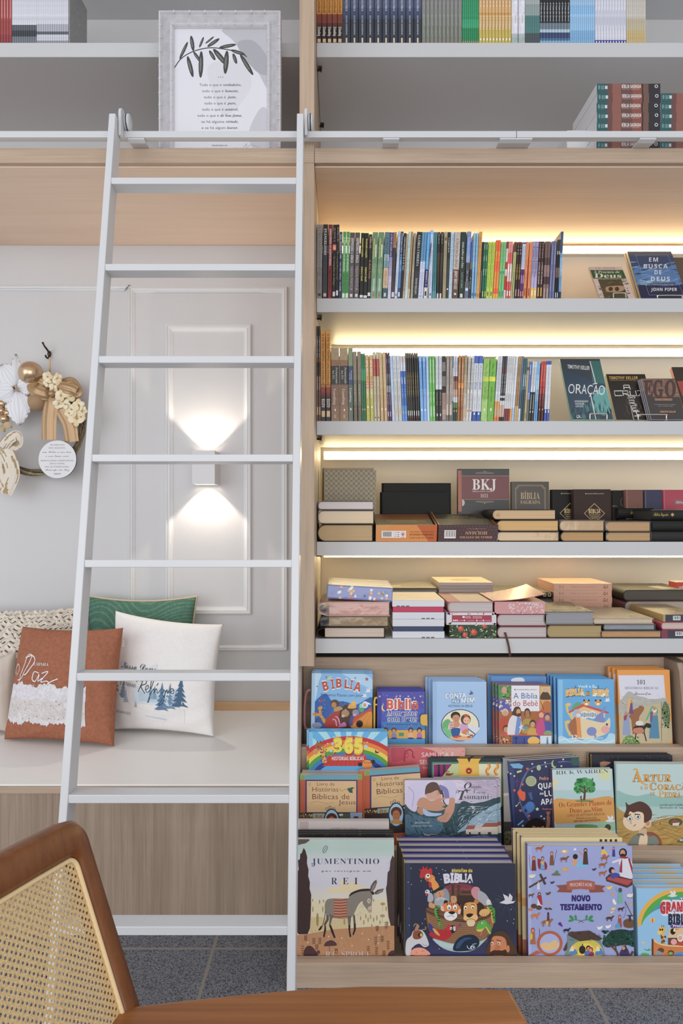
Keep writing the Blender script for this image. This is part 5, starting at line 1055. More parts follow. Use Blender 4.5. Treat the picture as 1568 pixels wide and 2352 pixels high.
# ------------------------------------------------------------------ picture books facing out
def plane_of(Db, lean, zf):
    p0 = Vector((0, Db, zf)); l = math.radians(lean); n = Vector((0, -math.cos(l), math.sin(l))); return p0, n
def hit(px, py, p0, n):
    d = Vector(((px-CX)/F, 1, -(py-CY)/F)); o = Vector((0, 0, CAMZ)); t = (p0-o).dot(n)/d.dot(n); return o+d*t
def face_book(zoom, quad, Db, lean, th, zf, cover, spine, pages, art, label, cat='picture book', name='picture_book', group=None, copies=(), hard=True, rnd=0, jit=None, g=None, inner=None, step=None):
    """quad: TL, TR, BR, BL of the cover measured in an enlarged view; Db: distance of its foot; the book is carried down to zf"""
    x0, y0, s = zoom; pp = lambda q: (x0+q[0]/s, y0+q[1]/s)
    p0, n = plane_of(Db, lean, zf); TL, TR, BR, BL = [hit(*pp(q), p0, n) for q in quad]
    u = (BR-BL).normalized(); v = n.cross(u); v.normalize(); wd = (BR-BL).length
    h = (TL-BL).dot(v); o = BL.copy()
    low = min(o.z, (o+u*wd).z); ext = (low-zf-.0008-th*math.sin(math.radians(lean)))/max(.3, v.z); o = o-v*ext; h += ext
    M = Matrix((( u.x, -n.x, v.x, o.x), (u.y, -n.y, v.y, o.y), (u.z, -n.z, v.z, o.z), (0,0,0,1)))   # x right, y into the shelf, z up the cover
    Mi = M.inverted()
    def to2d(px, py):
        q = Mi @ hit(x0+px/s, y0+py/s, p0, n); return q.x, q.z
    mb = MB(); c = .0022 if hard else .0007; cc, sp = L(cover, g), L(spine, g); pg = .003 if hard else .0004
    def outline(y):
        if not rnd: return [(0,y,0),(wd,y,0),(wd,y,h),(0,y,h)]
        pts = [(0,y,0)]+[(wd-rnd+rnd*math.cos(a), y, rnd+rnd*math.sin(a)) for a in [-PI/2+PI/2*i/5 for i in range(6)]]+[(wd-rnd+rnd*math.cos(a), y, h-rnd+rnd*math.sin(a)) for a in [PI/2*i/5 for i in range(6)]]+[(0,y,h)]
        return pts
    for ya, yb, cl in ((0, c, cc), (th-c, th, L(inner, g) if inner else cc)):
        A_, B_ = outline(ya), outline(yb); mb.face(A_, cl); mb.face(B_[::-1], cl)
        for i in range(len(A_)): j = (i+1) % len(A_); mb.face([A_[i], A_[j], B_[j], B_[i]], cl)
    r = .0025; mb.face([(0,c,0),(0,th-c,0),(0,th-c,h),(0,c,h)], sp); mb.face([(c,c,0),(c,th-c,0),(c,th-c,h),(c,c,h)], sp)
    mb.face([(0,c,h),(c,c,h),(c,th-c,h),(0,th-c,h)], sp); mb.face([(0,c,0),(c,c,0),(c,th-c,0),(0,th-c,0)], sp)
    a = Art(mb, to2d, lambda p, q, e: (p, -e-2e-5, q), wd, h, g)
    if art: art(a)
    ob = mb.build(name, PRN, None, matrix=M); MW[ob.name] = M; tag(ob, label, cat, group)
    pb = MB(); o_ = [(x if x < wd*.5 else x-pg, y, min(max(z, pg), h-pg)) for x, y, z in outline(c+.0002)]; o_ = [(max(x, c+.0003), y, z) for x, y, z in o_]
    B_ = [(x, th-c-.0002, z) for x, y, z in o_]; pb.face(o_, L(pages, g)); pb.face(B_[::-1], L(pages, g))
    for i in range(len(o_)): j = (i+1) % len(o_); pb.face([o_[i], o_[j], B_[j], B_[i]], L(pages, g))
    pb.build('page_block', PGS, ob, matrix=Matrix())
    stp = (step or th+.0006)/math.cos(math.radians(lean)); R = random.Random(len(label))
    for i, lb in enumerate(copies):
        dx = (jit[i] if jit else R.uniform(-.002, .002))
        copy_tree(ob, Matrix.Translation((dx, stp*(i+1), .0)) @ M, lb, group)
    return ob
MW = {}
def hang(b, name, mat, par):
    'a further part, given in the coordinates of the place'
    Mi = MW[par.name].inverted(); b.v = [tuple(Mi @ Vector(p)) for p in b.v]; return b.build(name, mat, par, matrix=Matrix())
def copies(noun, n): return ['%s copy behind the front %s' % (ORD[i].replace('first', 'nearest'), noun) for i in range(n)]
# small printed figures that the covers repeat
def fig(a, x, y, h, robe, skin='c8946c', hair='3c2820', beard=False):
    "standing robed figure; x, y: middle of the feet"
    a.poly([(x-h*.16,y),(x-h*.13,y-h*.45),(x-h*.11,y-h*.72),(x+h*.11,y-h*.72),(x+h*.13,y-h*.45),(x+h*.17,y)], robe)
    a.ell(x,y-h*.84,h*.115,h*.15,hair); a.ell(x,y-h*.82,h*.08,h*.11,skin)
    if beard: a.ell(x,y-h*.74,h*.07,h*.06,hair)
def sheep(a, x, y, r, c='d8d4cc', leg='6c5a4c'):
    for dx in (-.5,-.2,.3,.6): a.rect(x+dx*r-r*.06,y,x+dx*r+r*.06,y+r*.85,leg)
    a.ell(x,y,r,r*.62,c); a.ell(x+r*.95,y-r*.45,r*.3,r*.34,c)
def bird(a, x, y, r, c, beak='d89c3c'):
    a.poly([(x-r*1.5,y-r*.5),(x-r*.3,y-r*.5),(x-r*.2,y+r*.4)],c); a.ell(x,y,r,r*.55,c,-20); a.ell(x+r*.9,y-r*.6,r*.38,r*.36,c); a.poly([(x+r*1.2,y-r*.75),(x+r*1.6,y-r*.55),(x+r*1.2,y-r*.45)],beak)
def beast(a, x, y, r, c, horn=None):
    "four-legged animal, head to the right"
    for dx in (-.85,-.6,.55,.8): a.poly([(x+dx*r-r*.09,y),(x+dx*r+r*.09,y),(x+dx*r+r*.06,y+r*1.05),(x+dx*r-r*.06,y+r*1.05)],c,lay=False)
    a.n += 1; a.ell(x,y,r,r*.42,c); a.poly([(x+r*.6,y-r*.3),(x+r*1.15,y-r*.75),(x+r*1.4,y-r*.55),(x+r*.95,y+r*.2)],c); a.ell(x+r*1.3,y-r*.6,r*.3,r*.2,c,20)
    a.line([(x-r,y-r*.1),(x-r*1.3,y+r*.4)],r*.1,c)
    if horn: a.line([(x+r*1.15,y-r*.75),(x+r*1.2,y-r*1.2)],r*.08,horn)
def dove(a, x, y, r, c='d8d8de'):
    a.poly([(x-r,y+r*.3),(x-r*.2,y-r*.1),(x+r*.9,y+r*.1),(x+r*1.2,y),(x+r*.9,y+r*.35),(x,y+r*.5)],c); a.poly([(x-r*.2,y),(x-r*.5,y-r*.9),(x+r*.1,y-r*.6),(x+r*.4,y)],c); a.poly([(x+r*.1,y),(x+r*.4,y-r*1.0),(x+r*.8,y-r*.5),(x+r*.7,y)],c)
def leafpair(a, x, y, ln, ang, c): a.ell(x+ln*.5*math.cos(math.radians(ang)),y+ln*.5*math.sin(math.radians(ang)),ln*.5,ln*.22,c,ang,10)
def face_(a, x, y, r, skin, hair, smile='8c4a3c'):
    a.ell(x,y,r,r*1.05,skin); a.ell(x-r*.38,y-r*.05,r*.1,r*.13,'2c201c'); a.ell(x+r*.38,y-r*.05,r*.1,r*.13,'2c201c'); a.ell(x,y+r*.45,r*.3,r*.12,smile,a0=0,a1=180)
    a.ell(x,y-r*.35,r*1.05,r*.85,hair,a0=180,a1=360)
# ------------------------------------------------------------------ top tier of the rack
Z1, Z2, Z3, Z4, Z5, Z6 = (680,1500,5.058), (960,1500,5.058), (1248,1490,4.9), (670,1660,5.227), (900,1700,5.227), (1140,1700,3.663)
f1, f2, f3 = CAMZ+RT[1]['floor'], CAMZ+RT[2]['floor'], CAMZ+RT[3]['floor']; GP = 'picture books on the stepped rack'
def c_ark(a):
    a.rect(150,220,900,1100,'7cb0dc'); a.blob([(170,640),(330,470),(420,560),(560,560),(700,600),(900,520),(900,900),(170,900)],'2c5ca4'); a.blob([(165,230),(290,240),(260,340),(230,520),(170,640)],'b4d0e8'); a.blob([(520,220),(780,240),(900,330),(900,430),(640,300)],'a4c8ea')
    a.rect(165,226,216,1100,'9cc0dc')
    for x, y, r in ((245,388,14),(350,280,16),(686,290,15),(820,303,28),(289,555,26)): a.star(x,y,r,'b0443c')
    a.line([(395,275),(360,318)],20,'c8d84c',.3)
    for ch, x, y, w_, h_, r in (('B',320,440,66,100,-14),('Í',412,415,36,100,-8),('B',466,402,62,98,-2),('L',560,408,54,96,4),('I',622,416,26,96,8),('A',662,432,84,98,12)): a.text(ch,x,y,w_,h_,'b84a38','bold',.02,1,r,outline='e4e4ea',ow=.075)
    a.text('Primeiros Passos com Jesus',288,500,490,34,'2c4458','sans',.0,1,1)
    a.strokes(26,200,540,620,800,26,4,-62,'c0dcf0',3,8)
    dove(a,830,440,36); dove(a,790,498,32)
    # the boat and its animals
    a.blob([(330,790),(420,700),(560,650),(560,860),(340,860)],'a83c2c'); a.blob([(520,640),(610,600),(700,640),(720,860),(500,860)],'4c3224'); a.blob([(640,790),(700,730),(820,668),(870,640),(885,860),(640,860)],'c44a24'); a.blob([(660,830),(720,770),(830,690),(880,700),(885,870),(650,870)],'d88a2c')
    for q in range(3): a.curve([(690+q*60,860),(730+q*50,780),(800+q*34,710)],4,'b06c1c')
    a.ell(735,822,42,44,'5c3418'); a.ell(735,824,30,32,'1c1614')
    a.curve([(330,790),(275,720),(215,715)],34,'c89044'); a.ell(222,712,34,22,'c89044',10); a.curve([(330,810),(285,720),(272,650)],28,'c89044'); a.ell(278,640,30,22,'c89044',-40); a.dots(30,215,640,325,800,6,'5c3a1c',5)
    a.ell(448,588,52,48,'5c3c28'); a.ell(438,602,30,32,'b08050'); a.blob([(440,640),(500,620),(540,650),(450,680)],'b88c58'); a.curve([(520,630),(560,600),(566,568)],6,'8c6c44')
    a.blob([(600,640),(625,590),(690,600),(690,640)],'d8a044'); a.ell(668,585,30,26,'e0ac50'); a.ell(652,566,9,9,'e0ac50'); a.ell(684,566,9,9,'e0ac50')
    a.ell(570,700,46,42,'a4845c'); a.ell(545,730,20,18,'d8a090'); a.line([(566,664),(580,648)],8,'c8b890'); a.ell(690,690,40,36,'8c849c'); a.ell(678,718,22,18,'c49ca8'); a.curve([(660,730),(640,780),(636,840)],38,'4c4a8c')
    a.ell(758,640,34,48,'4c9c68'); a.ell(758,612,26,26,'8cc4b8'); a.ell(800,600,36,40,'d0d4dc'); a.ell(796,604,18,22,'c8946c'); a.blob([(790,560),(850,580),(866,600),(820,590)],'d8dce4')
    a.curve([(470,850),(455,780),(420,770)],16,'d888a8'); a.curve([(505,830),(490,760),(455,735)],16,'d888a8'); a.blob([(495,840),(560,800),(580,850),(500,860)],'c86c9c'); a.ell(240,838,58,34,'8c90a8')
sp1 = face_book(Z1,[(168,232),(885,240),(880,1060),(168,1050)],2.0865,4,.020,f1,'7cb0dc','5c94c8','b8ac98',c_ark,'sky blue picture bible with red title and ark at the left of the top tier',group=GP,copies=copies('ark picture bible at the top left',2),rnd=.012,step=.0215)
def handle(px, col, name_lb):
    x0, y0, s = Z1; D = 2.11
    b = MB(); b.tube([P(x0+x/s, y0+y/s, D) for x, y in smooth([(168,430),(130,440),(105,520),(95,700),(100,850),(130,885),(165,890)], 4)], .0042, 8, L(col)); o = hang(b, 'carry_handle', PRM, sp1); o['label'] = name_lb
handle(0, 'd89a9c', 'pink carry handle')
def c_momentos(a):
    a.rect(930,440,1510,1060,'4a4aa8',None); a.rect(930,800,1510,900,'3c78b8'); a.rect(930,640,1510,800,'4658b0'); a.rect(930,895,1510,992,'dca43c'); a.rect(930,990,1510,1060,'3c8cc4'); a.rect(948,450,988,1060,'3c3c98')
    a.dots(60,1000,470,1490,880,3.4,'b8c0e4',4)
    for x, y in ((970,503),(1207,500),(1302,503),(1372,520),(1443,503),(1468,572),(1075,540)): a.star(x,y,15,'e4c84c')
    a.ell(1020,635,30,42,'e4c86c'); a.ell(1034,628,28,40,'4a4cac')
    a.text('Bíblia',1052,652,362,106,'d8542c','bold',.01,1,0,outline='e8e4e0',ow=.06); a.text('Momentos',1050,728,362,56,'4c4c94','bold',0,1,0,outline='e0e0ec',ow=.05); a.text('com Deus',1046,796,366,56,'34508c','bold',0,1,0,outline='e0e0ec',ow=.05)
    a.text('Histórias e orações para a hora de dormir',1050,834,360,11,'24365c','bold')
    for x, hc, cl in ((1135,'6c2c24','8c88b4'),(1330,'54301f','d8a8a0'),(1430,'2c1c18','b06cb0'),(1040,'54301f','7c6c94')): a.ell(x,895,30,32,hc); a.ell(x,905,20,22,'c89470'); a.blob([(x-26,985),(x-20,930),(x+20,930),(x+30,985)],cl); a.ell(x,990,36,10,'4c3c4c')
    a.rect(1192,925,1250,965,'3c9470')
o2 = face_book(Z1,[(944,448),(1494,458),(1498,1042),(944,1042)],2.0865,4,.018,f1,'4a4aa8','7c3438','b8ac98',c_momentos,'violet starry picture bible with orange title and a yellow clasp',group=GP,copies=copies('violet starry picture bible',2),rnd=.010,step=.022)
def clasp():
    x0, y0, s = Z1; b = MB(); D = 2.083
    pts = [P(x0+x/s, y0+y/s, D) for x, y in ((1460,715),(1522,712),(1524,845),(1462,838),(1442,810),(1442,740))]
    b.face(pts, L('d8ac3c')); b.face([p+Vector((0,.002,0)) for p in pts][::-1], L('b88c2c'))
    for i in range(6): j = (i+1) % 6; b.face([pts[i], pts[j], pts[j]+Vector((0,.002,0)), pts[i]+Vector((0,.002,0))], L('b88c2c'))
    o = hang(b, 'clasp', PRN, o2); o['label'] = 'yellow clasp'
    b = MB(); b.tube([P(x0+x/s, y0+y/s, D+.02) for x, y in ((905,1040),(908,560),(918,520),(940,520))], .0035, 8, L('d8b43c')); b.tube([P(x0+x/s, y0+y/s, D+.02) for x, y in ((908,600),(940,598))], .0030, 8, L('d8b43c')); o = hang(b, 'carry_handle', PRM, o2); o['label'] = 'yellow carry handle'
clasp(); handle(0, 'd89a9c', 'pink carry handle')
def c_conta(a):
    a.rect(160,320,810,1060,'9cbce2'); a.rect(166,330,216,1060,'90b2da')
    for i in range(14):
        for j in range(14): a.ell(232+i*42,360+j*50,2.6,2.6,'8cacd4',n=5,lay=False)
    a.n += 1
    a.text('CONTA',322,528,236,52,'d8dce6','bold',.02,1,-3,outline='5c84b0',ow=.05); a.rect(388,540,488,584,'5c8cac'); a.text('PRA',398,578,80,30,'d8e4ee','bold'); a.text('MIM',504,578,150,52,'d8dce6','bold',.02,1,-3,outline='5c84b0',ow=.05); a.text('HISTÓRIAS DA BÍBLIA',350,628,282,26,'34648c','bold')
    a.poly([(580,462),(608,470),(606,428),(628,460),(640,440),(634,474),(648,480),(622,490),(600,482)],'2c508c'); a.ell(628,484,14,8,'d8a858')
    a.ell(488,838,224,188,'2c4a74'); a.ell(488,838,214,178,'ded8b8')
    a.blob([(278,860),(300,790),(360,770),(400,860),(400,1000),(330,960)],'5cac6c'); a.blob([(290,880),(350,870),(420,960),(400,1000),(330,960)],'6cb87c'); a.blob([(380,1000),(400,960),(600,970),(600,1010),(480,1016)],'d8a878')
    a.blob([(350,880),(370,800),(430,785),(460,880),(400,900)],'d8d0cc')
    for q in range(5): a.line([(362,806+q*20),(440,800+q*20)],9,'b8443c')
    a.blob([(385,880),(470,870),(490,900),(460,980),(400,970)],'2c5494'); a.ell(434,730,56,50,'2c1f1c'); a.ell(440,758,44,42,'c88c64'); a.ell(426,756,4,5,'2c1c18'); a.ell(456,756,4,5,'2c1c18'); a.ell(442,778,16,7,'a4543c',a0=0,a1=180); a.blob([(420,860),(430,800),(470,790),(480,850)],'c88c64')
    a.blob([(484,880),(500,815),(560,800),(580,870),(540,930)],'c89cc8'); a.ell(552,770,58,60,'5c3424'); a.ell(562,782,40,40,'e0b090'); a.poly([(530,720),(590,715),(584,738),(536,742)],'d04c3c'); a.ell(548,786,4,5,'2c1c18'); a.ell(576,786,4,5,'2c1c18'); a.blob([(500,920),(560,880),(590,910),(560,950)],'d87c3c'); a.line([(560,920),(610,960)],20,'8cb4d0'); a.ell(620,956,20,12,'c83c34'); a.ell(590,974,22,12,'c83c34'); a.ell(440,976,24,12,'c84c48'); a.ell(480,966,22,12,'c84c48')
    a.poly([(580,870),(630,830),(720,870),(670,940)],'d4d4dc'); a.poly([(580,870),(670,940),(660,950),(576,884)],'4c6c9c')
face_book(Z2,[(163,330),(803,348),(799,1048),(170,1045)],2.0865,4,.016,f1,'9cbce2','7c9cc8','c0b4a8',c_conta,'pale blue picture book with an oval picture of two seated children',group=GP,copies=copies('pale blue oval-picture book',3),step=.018,jit=[-.001,-.008,-.016])
def c_bebe(a):
    a.rect(925,370,1560,1060,'a8683c'); a.rect(935,380,1078,530,'4c8c4c'); a.dots(40,940,385,1075,528,12,['3c7438','8cb464','c89868','2c5c34'],2); a.ell(1000,430,30,40,'c89478')
    a.rect(935,538,1078,678,'5c5aa8'); a.dots(30,940,545,1075,675,14,['c8b4d0','3c4c9c','e8d8b0','8c4c4c'],3)
    a.rect(1415,388,1550,535,'d0b068'); a.blob([(1420,535),(1440,460),(1500,450),(1540,535)],'4c3828'); a.ell(1480,430,36,26,'c8a48c'); a.rect(1415,543,1550,700,'d89858'); a.blob([(1430,640),(1470,560),(1550,580),(1550,700),(1440,700)],'b86c34'); a.line([(1422,560),(1460,660)],6,'3c2820')
    a.rect(935,684,1550,950,'a4602c')
    for x, y, c, sk, hr in ((1010,700,'b8482c','c89474','c8b8a4'),(1270,720,'a8903c','a8704c','4c3020'),(1430,720,'b03c6c','d8a484','b84c3c'),(1500,750,'4c549c','c8946c','54408c'),(1330,830,'c89c3c','c8946c','4c2c1c'),(1020,890,'c84c6c','c88c64','5c3420')):
        a.blob([(x-64,y+200),(x-52,y+70),(x,y+40),(x+52,y+70),(x+60,y+200)],c); a.ell(x,y-12,38,44,hr); a.ell(x,y,28,32,sk)
    a.rect(935,684,938,950,'8c3c34'); a.blob([(1040,950),(1050,800),(1100,720),(1180,720),(1200,850),(1160,950)],'d4d0d4'); a.poly([(1150,730),(1200,760),(1170,950),(1120,950)],'6c8cc8'); a.blob([(1090,700),(1110,640),(1170,630),(1196,690),(1180,740),(1100,720)],'54301f'); a.ell(1162,690,26,34,'c8946c'); a.ell(1168,720,16,14,'54301f'); a.blob([(1170,860),(1240,830),(1290,850),(1230,890)],'d4d0d4'); a.ell(1260,850,44,24,'8c6c44'); a.ell(1240,868,34,18,'6c8ca4')
    a.blob([(1370,930),(1390,790),(1450,770),(1470,930)],'c44880'); a.blob([(1460,930),(1490,900),(1550,910),(1550,950),(1460,950)],'7c9c6c')
    a.rect(1082,378,1408,675,'dcdae0'); a.text('Sociedade Bíblica do Brasil',1142,430,234,11,'3c3c48','bold'); a.ell(1124,424,8,8,'3c3c48'); a.text('A Bíblia',1106,528,280,66,'34609c'); a.text('do Bebê',1100,614,290,66,'b0404c')
    a.blob([(1095,700),(1120,630),(1175,626),(1198,690),(1180,730),(1100,720)],'54301f'); a.ell(1164,682,25,34,'c8946c'); a.ell(1170,712,17,15,'54301f'); a.ell(1266,676,32,36,'4c3020'); a.ell(1266,690,24,26,'a8704c')
    a.rect(925,950,1560,960,'c8503c'); a.rect(935,960,1085,1060,'a86434'); a.dots(24,940,965,1080,1050,12,['d8b08c','7c3c24','4c6c3c'],5); a.rect(1090,960,1412,1060,'3c4c94'); a.ell(1340,1020,70,50,'e0b050'); a.rect(1130,970,1142,1050,'2c2430'); a.rect(1106,984,1166,994,'2c2430'); a.rect(1226,984,1236,1050,'2c2430'); a.rect(1416,960,1550,1060,'c4d8e8'); fig(a,1500,1055,80,'5c7cc0')
face_book(Z2,[(928,370),(1545,380),(1549,1050),(940,1047)],2.0865,4,.015,f1,'5870b0','3c4c90','c0b4a8',c_bebe,'picture bible with many painted scenes round a white title square',group=GP,copies=('nearest copy behind the painted-scenes picture bible','furthest copy behind the painted-scenes picture bible'),rnd=.010,step=.0165,jit=[-.006,-.012])
face_book(Z2,[(860,268),(1490,266),(1490,1050),(850,1047)],2.146,1,.014,f1,'5c90c8','d8d4d0','d0ccc4',lambda a: (a.rect(840,255,1500,600,'5c90c8'), a.blob([(1090,300),(1150,285),(1215,290),(1230,330),(1090,330)],'d8e4f0')),'blue sky-covered book standing behind the painted-scenes bibles',group=GP,copies=('white-backed book behind the blue sky-covered one',),step=.015,jit=[-.008])
def c_voce(a):
    a.rect(150,340,815,1080,'5ca4d8'); a.rect(168,350,215,1080,'7cb8e0')
    a.text('Você e Eu',388,446,208,34,'c4e4f0','sans',.02,1,0,arc=8); [a.line([(x,422+q*12),(x+(-14 if x < 400 else 14),416+q*16)],9,'2c5c84') for x in (366,608) for q in range(3)]
    a.text('BÍBLIA',250,538,212,66,'dca850','bold',.03,1,-3,arc=10,outline='2c3c54',ow=.10); a.text('BÍBLIA',250,538,212,66,'dca850','bold',.03,1,-3,arc=10,outline='e4dccc',ow=.04); a.text('DO',474,522,54,34,'dca850','bold',.03,outline='2c3c54',ow=.12); a.text('BEBÊ',548,528,184,66,'dca850','bold',.03,1,2,outline='2c3c54',ow=.10); a.text('BEBÊ',548,528,184,66,'dca850','bold',.03,1,2,outline='e4dccc',ow=.04)
    dove(a,712,580,34)
    a.curve([(330,800),(270,700),(262,640)],24,'dcb85c'); a.ell(276,630,34,20,'dcb85c',-15); a.curve([(300,980),(262,900),(250,840)],22,'dcb85c'); a.ell(268,826,32,19,'dcb85c',-15)
    a.blob([(310,690),(350,620),(400,600),(420,640),(340,700)],'5c9c70'); a.poly([(274,712),(440,620),(735,712),(730,732),(690,722),(450,652),(290,724)],'c8503c'); a.poly([(300,722),(450,650),(690,726),(690,780),(320,780)],'dcb888')
    for x in (482,612): a.ell(x,610,38,32,'dc9c4c'); a.ell(x-26,582,11,11,'2c2420'); a.ell(x+26,582,11,11,'2c2420'); a.ell(x,622,18,14,'e8e0d0'); a.ell(x-10,604,4,5,'201814'); a.ell(x+12,604,4,5,'201814')
    a.blob([(330,770),(345,690),(400,690),(420,770)],'8cb8dc'); a.ell(384,724,24,24,'d8a08c'); a.ell(392,748,26,20,'d0d4d8')
    for x in (460,548):
        a.ell(x,744,46,44,'d8dce4')
        for q in range(5): a.line([(x-40+q*18,716+abs(q-2)*5),(x-34+q*18,772-abs(q-2)*5)],8,'2c4c7c')
    a.blob([(580,830),(590,760),(640,720),(690,650),(700,660),(670,740),(690,810),(640,840)],'7c88c0')
    a.blob([(330,780),(400,772),(560,812),(680,830),(740,775),(748,870),(700,960),(520,1010),(380,1010),(290,930)],'dcc8a0'); a.poly([(364,772),(410,776),(430,1010),(376,1000)],'dc8c4c'); a.blob([(280,860),(330,790),(362,780),(372,1000),(310,960)],'a4643c'); a.ell(540,930,56,50,'7c88c0'); a.curve([(560,950),(580,980),(584,1000)],20,'7c88c0'); a.ell(694,910,50,44,'e0a0a0'); a.ell(686,858,14,12,'e4c44c'); a.ell(712,852,13,14,'3c4c6c')
    a.blob([(150,1010),(200,980),(270,1010),(330,1000),(420,1030),(520,1000),(620,1030),(700,1010),(740,950),(815,980),(815,1090),(150,1090)],'a8d0ec'); a.curve([(170,1040),(240,1010),(300,1050),(380,1030),(470,1060),(560,1030),(680,1060),(800,1030)],9,'d8ecf8')
    a.text('12',310,1014,64,42,'e8eef4','bold'); a.text('lindas estórias bíblicas',390,1012,276,20,'c8e0f0','bold',0,1,0,arc=-6)
face_book(Z3,[(158,340),(803,360),(806,1072),(165,1068)],2.0865,4,.017,f1,'5ca4d8','2c4c94','c0b4a8',c_voce,'sky blue picture bible with a cartoon ark riding curly waves',group=GP,copies=('nearest copy behind the curly-wave ark bible','second copy behind the curly-wave ark bible','furthest copy behind the curly-wave ark bible'),rnd=.006,step=.019,jit=[-.006,-.010,-.014])
def c_101(a):
    a.rect(790,160,1470,1090,'e0943c'); a.rect(806,230,830,1090,'e8a850'); a.poly([(840,300),(1350,296),(1418,1090),(892,1090)],'b8a890'); a.poly([(840,300),(1350,296),(1372,560),(862,580)],'d0cedc')
    a.blob([(862,600),(900,540),(960,480),(1060,530),(1130,545),(1240,580),(1372,560),(1390,760),(870,760)],'aaa8a0'); a.strokes(70,870,520,1370,720,60,5,35,['8c8a84','c4c2bc','9c9a92'],3); a.blob([(866,760),(1000,680),(1180,640),(1380,650),(1416,1090),(892,1090)],'bcac88'); a.strokes(60,880,700,1400,1080,50,5,10,['a89878','ccbc98','8c8464'],5)
    a.blob([(1330,680),(1370,590),(1420,700),(1410,880),(1350,830)],'5c7448'); a.dots(60,1330,620,1410,900,10,['4c6438','7c9458','8c8c80'],7); a.blob([(890,1080),(920,990),(1000,980),(1080,1050),(1060,1090)],'6c8c4c'); a.dots(50,900,990,1080,1080,9,['4c7434','8cac5c','c0c8a0'],8)
    a.text('101',1048,402,96,50,'34303c','serif'); a.text('HISTÓRIAS BÍBLICAS',915,456,374,28,'6c6a78','serif'); a.text('Favoritas',1018,520,192,38,'4c4854','script')
    fig(a,932,972,280,'8c98bc','b88464','94a0c0'); a.poly([(900,760),(940,740),(930,800),(905,810)],'8c4454')
    a.blob([(960,760),(1010,690),(1070,660),(1100,640),(1130,680),(1080,760),(1060,840),(1000,900),(985,800)],'94603c'); a.ell(1100,660,32,18,'94603c',15); a.rect(1000,850,1016,960,'94603c'); fig(a,980,730,170,'6c4884','b08060','dca858'); a.poly([(950,570),(985,556),(960,720),(938,720)],'dca858')
    fig(a,1244,1010,360,'4c84a4','c09070','4c9c68',False); a.ell(1246,688,26,32,'d4d4d0'); a.ell(1246,672,20,22,'b88864'); a.poly([(1190,700),(1210,650),(1240,640),(1170,800),(1140,820)],'5cac78'); a.poly([(1200,715),(1230,700),(1220,820),(1196,820)],'7c4c8c'); a.line([(1326,600),(1328,1040)],5,'6c4c34')
    beast(a,1080,890,66,'2c2420'); a.ell(1078,838,44,28,'d4d0c8'); a.blob([(1010,900),(1110,890),(1110,950),(1030,950)],'c4785c'); a.ell(1180,866,32,26,'2c2420',20); a.line([(1040,950),(1030,1020)],12,'2c2420'); a.line([(1130,940),(1155,1040)],12,'2c2420')
face_book(Z3,[(805,238),(1382,240),(1452,1075),(858,1075)],2.0865,5,.016,f1,'e0943c','d88c34','c8c0b8',c_101,'orange-framed picture book with robed travellers and a laden donkey',group=GP,copies=('nearest copy behind the orange-framed travellers book','furthest copy behind the orange-framed travellers book'),step=.021,jit=[-.006,-.012])

# ------------------------------------------------------------------ middle tier
def c_365(a):
    a.rect(190,100,1160,900,'5cacdc')
    for q in range(9):
        a.poly([(680,520),(680+900*math.cos(PI+.18+q*.33),520+900*math.sin(PI+.18+q*.33)),(680+900*math.cos(PI+.34+q*.33),520+900*math.sin(PI+.34+q*.33))],'a4d4ec',lay=False)
    a.n += 1; a.rect(205,110,250,900,'7cbce0')
    for i, c in enumerate(('c43030','e07c34','ecc43c','48983c','2c7cb4','2c3c84')): a.ell(690,680,690-i*46,520-i*48,c,a0=180,a1=360,n=40)
    a.ell(690,680,400,225,'4ca0d4',a0=180,a1=360)
    for x, y, r, w_ in ((660,185,10,22),(520,180,30,10),(490,250,14,20),(890,285,24,18),(430,250,12,6),(905,235,12,6),(735,215,12,20),(470,340,20,14),(580,160,6,14),(770,155,16,5),(840,160,8,5)): a.ell(x,y,r,w_,'9cc8e8',20)
    for ch, x, w_ in (('3',492,118),('6',624,116),('5',748,108)):
        a.text(ch,x+6,372,w_,160,'a42c24','bold',.14); a.text(ch,x,362,w_,160,'d8982c','bold',.10); a.text(ch,x+3,358,w_-6,152,'ecc834','bold',.06)
        a.text(ch,x+10,352,w_-20,138,'ecd040','bold',.0)
    a.poly([(440,396),(890,396),(905,520),(370,520)],'c0342c'); a.poly([(430,390),(900,390),(892,404),(446,404)],'d84838')
    for q in range(9): a.curve([(420+q*56,520),(440+q*52,480),(470+q*48,462)],4,'8c2420')
    a.text('HISTÓRIAS BÍBLICAS',480,450,384,40,'e4e0e4','bold',0,1,0,outline='8c2424',ow=.03)
    a.curve([(395,480),(375,380),(345,300)],50,'d8a45c'); a.ell(318,280,40,44,'a85c34'); a.ell(285,345,34,36,'c88c5c',30); a.line([(308,240),(304,218)],12,'6c3c28'); a.line([(342,240),(342,216)],12,'6c3c28'); a.ell(370,268,20,12,'a85c34',-20); a.dots(44,345,310,415,470,7,'6c3820',4); a.ell(318,288,6,8,'201814')
    a.poly([(1000,320),(1022,350),(1056,345),(1030,368),(998,360)],'5c1c54')
    a.ell(905,500,60,56,'e08c3c'); a.ell(975,470,26,26,'2c2824'); a.ell(820,500,28,24,'2c2824'); [a.line([(870+q*22,470),(874+q*22,490)],6,'3c2818') for q in range(4)]
face_book(Z4,[(205,108),(1152,104),(1150,640),(205,640)],2.008,2,.016,f2,'5cacdc','b43434','b8b4a8',c_365,'rainbow picture book with big yellow numerals and a giraffe',group=GP,copies=('copy standing behind the rainbow numeral book',),step=.0175,jit=[-.008])
